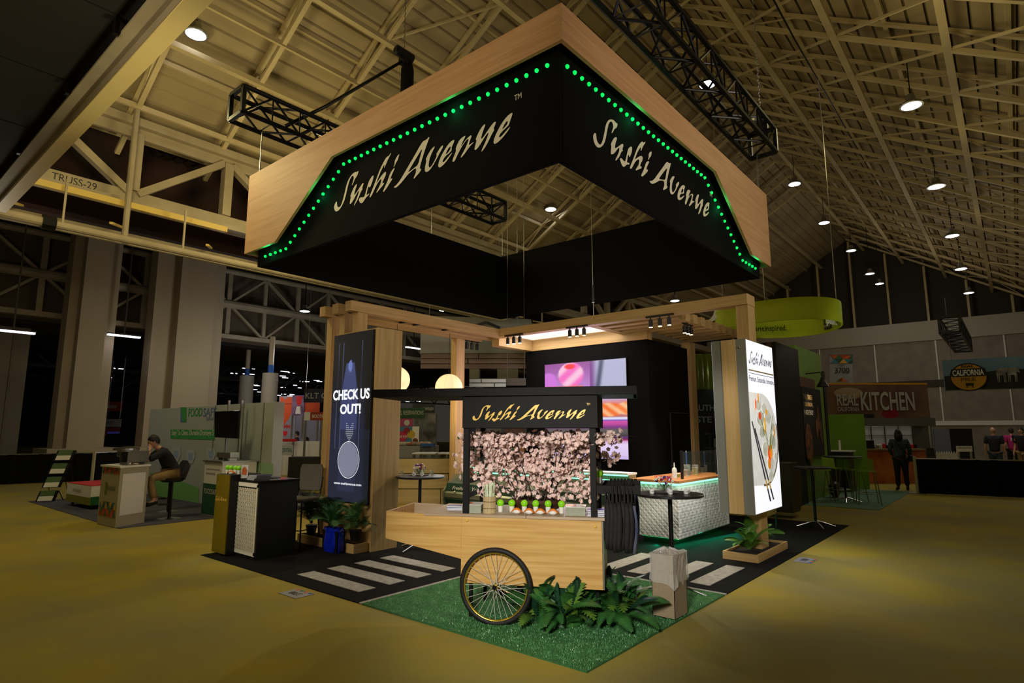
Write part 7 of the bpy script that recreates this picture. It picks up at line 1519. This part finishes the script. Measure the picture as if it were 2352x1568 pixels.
# woman in a patterned blouse, seen from behind
w0 = gz(2075, 1127); J = stand(.98, .03); J['elr'] = (-.02, -.25, 1.12); J['wrr'] = (.10, -.24, .90); J['ell'] = (.0, .24, 1.12); J['wrl'] = (.16, .16, .98)
away = math.atan2((w0-CAM).y, (w0-CAM).x)
wt = person('woman seen from behind in a dark teal patterned blouse and black trousers', (w0.x, w0.y, .0), away+.15, J, mat('teal_pattern', (62, 84, 88), .8, noise=26, rgb2=(24, 34, 38)), blkp, skind, blks, 'long', hairm, True, sleeve=.9)
b = MB(); b.tube([(-.13, .14, 1.42), (-.17, -.02, 1.2), (-.12, -.2, .98)], .014, 6); b.box((-.12, -.30, .82), (.10, -.20, 1.0), .02); b.xf(Matrix.Translation((w0.x, w0.y, 0)) @ Matrix.Rotation(away+.15, 4, 'Z')); tagp(b.build('shoulder_bag', M['bpaint']), 'black shoulder bag worn by the woman in teal', 'bag')
# two men and a third walking beyond the drape
def far_person(px, pyh, h, dirn, label, shirt, pants, skc, hair, sleeve, hc=None):
    # distance from the height above the horizon the head has
    d_ = 16.9 if h is None else h; p = gd(px, 989, d_); return person(label, (p.x, p.y, 0), dirn, stand(1.03, .16), shirt, pants, skc, blks, hair, hc, sleeve=sleeve)
pinks = mat('magenta_shirt', (176, 24, 110), .8); jean = mat('blue_jeans', (52, 66, 88), .85)
m1 = far_person(2280, 0, 20.5, away-.15, 'bald man in a black polo and jeans walking away beyond the drape', dkn, jean, skinm, 'bald', .55)
m2 = far_person(2322, 0, 22.5, away+.2, 'man in a magenta shirt printed yum walking away beyond the drape', pinks, blkp, skinm, 'short', .5, hairb)
q = gd(2322, 989, 22.5); dd_ = V((math.cos(away+.2), math.sin(away+.2), 0)); 
txt('yum', m2, V((q.x, q.y, 1.30))-dd_*.26+dd_.cross(V((0, 0, 1)))*-.15, dd_.cross(V((0, 0, 1))), .3, .13, M['white'], bold=.03)
m3 = far_person(2345, 0, 21.2, away+2.6, 'man in a black top and khaki trousers at the right edge', blkp, tanp, skinm, 'short', .5)
# man far left with a backpack pulling a case
p = gd(22, 989, 38); pt = person('distant man in a grey shirt with a dark backpack, far left', (p.x, p.y, 0), -.7, stand(1.0, .25), mat('grey_shirt', (128, 132, 140), .8), blkp, skinm, blks, 'short', hairb)
b = MB(); b.box((p.x-.33, p.y-.05, 1.0), (p.x-.10, p.y+.3, 1.42), .05); tagp(b.build('backpack', M['bpaint']), 'dark backpack on the distant man', 'bag')
q = gd(2, 1000, 38); t = thing('suitcase', 'dark wheeled suitcase pulled by the distant man', 'suitcase', (q.x, q.y, 0)); MB().box((-.2, -.12, .05), (.2, .12, .62), .03).build('case_body', M['bpaint'], t, world=False); MB().tube([(-.1, 0, .62), (.1, 0, 1.0)], .01, 5).build('pull_handle', M['steel'], t, world=False)
for px, lab, sh in ((683, 'dark haired person behind the far white counter', mat('dark_top', (34, 34, 46), .8)), (706, 'person with light top seated behind the far white counter', mat('light_top', (160, 150, 150), .8)), (638, 'person in black at the edge of the far lavender stand', blkp)):
    p = gd(px, 989, 25.5 if px != 638 else 21); person(lab, (p.x, p.y, -.25 if px == 706 else 0), away+2.5, stand(.95, .03), sh, blkp, skinm, blks, 'short', hairb)
# drop helper scene
bpy.data.scenes.remove(TMP)
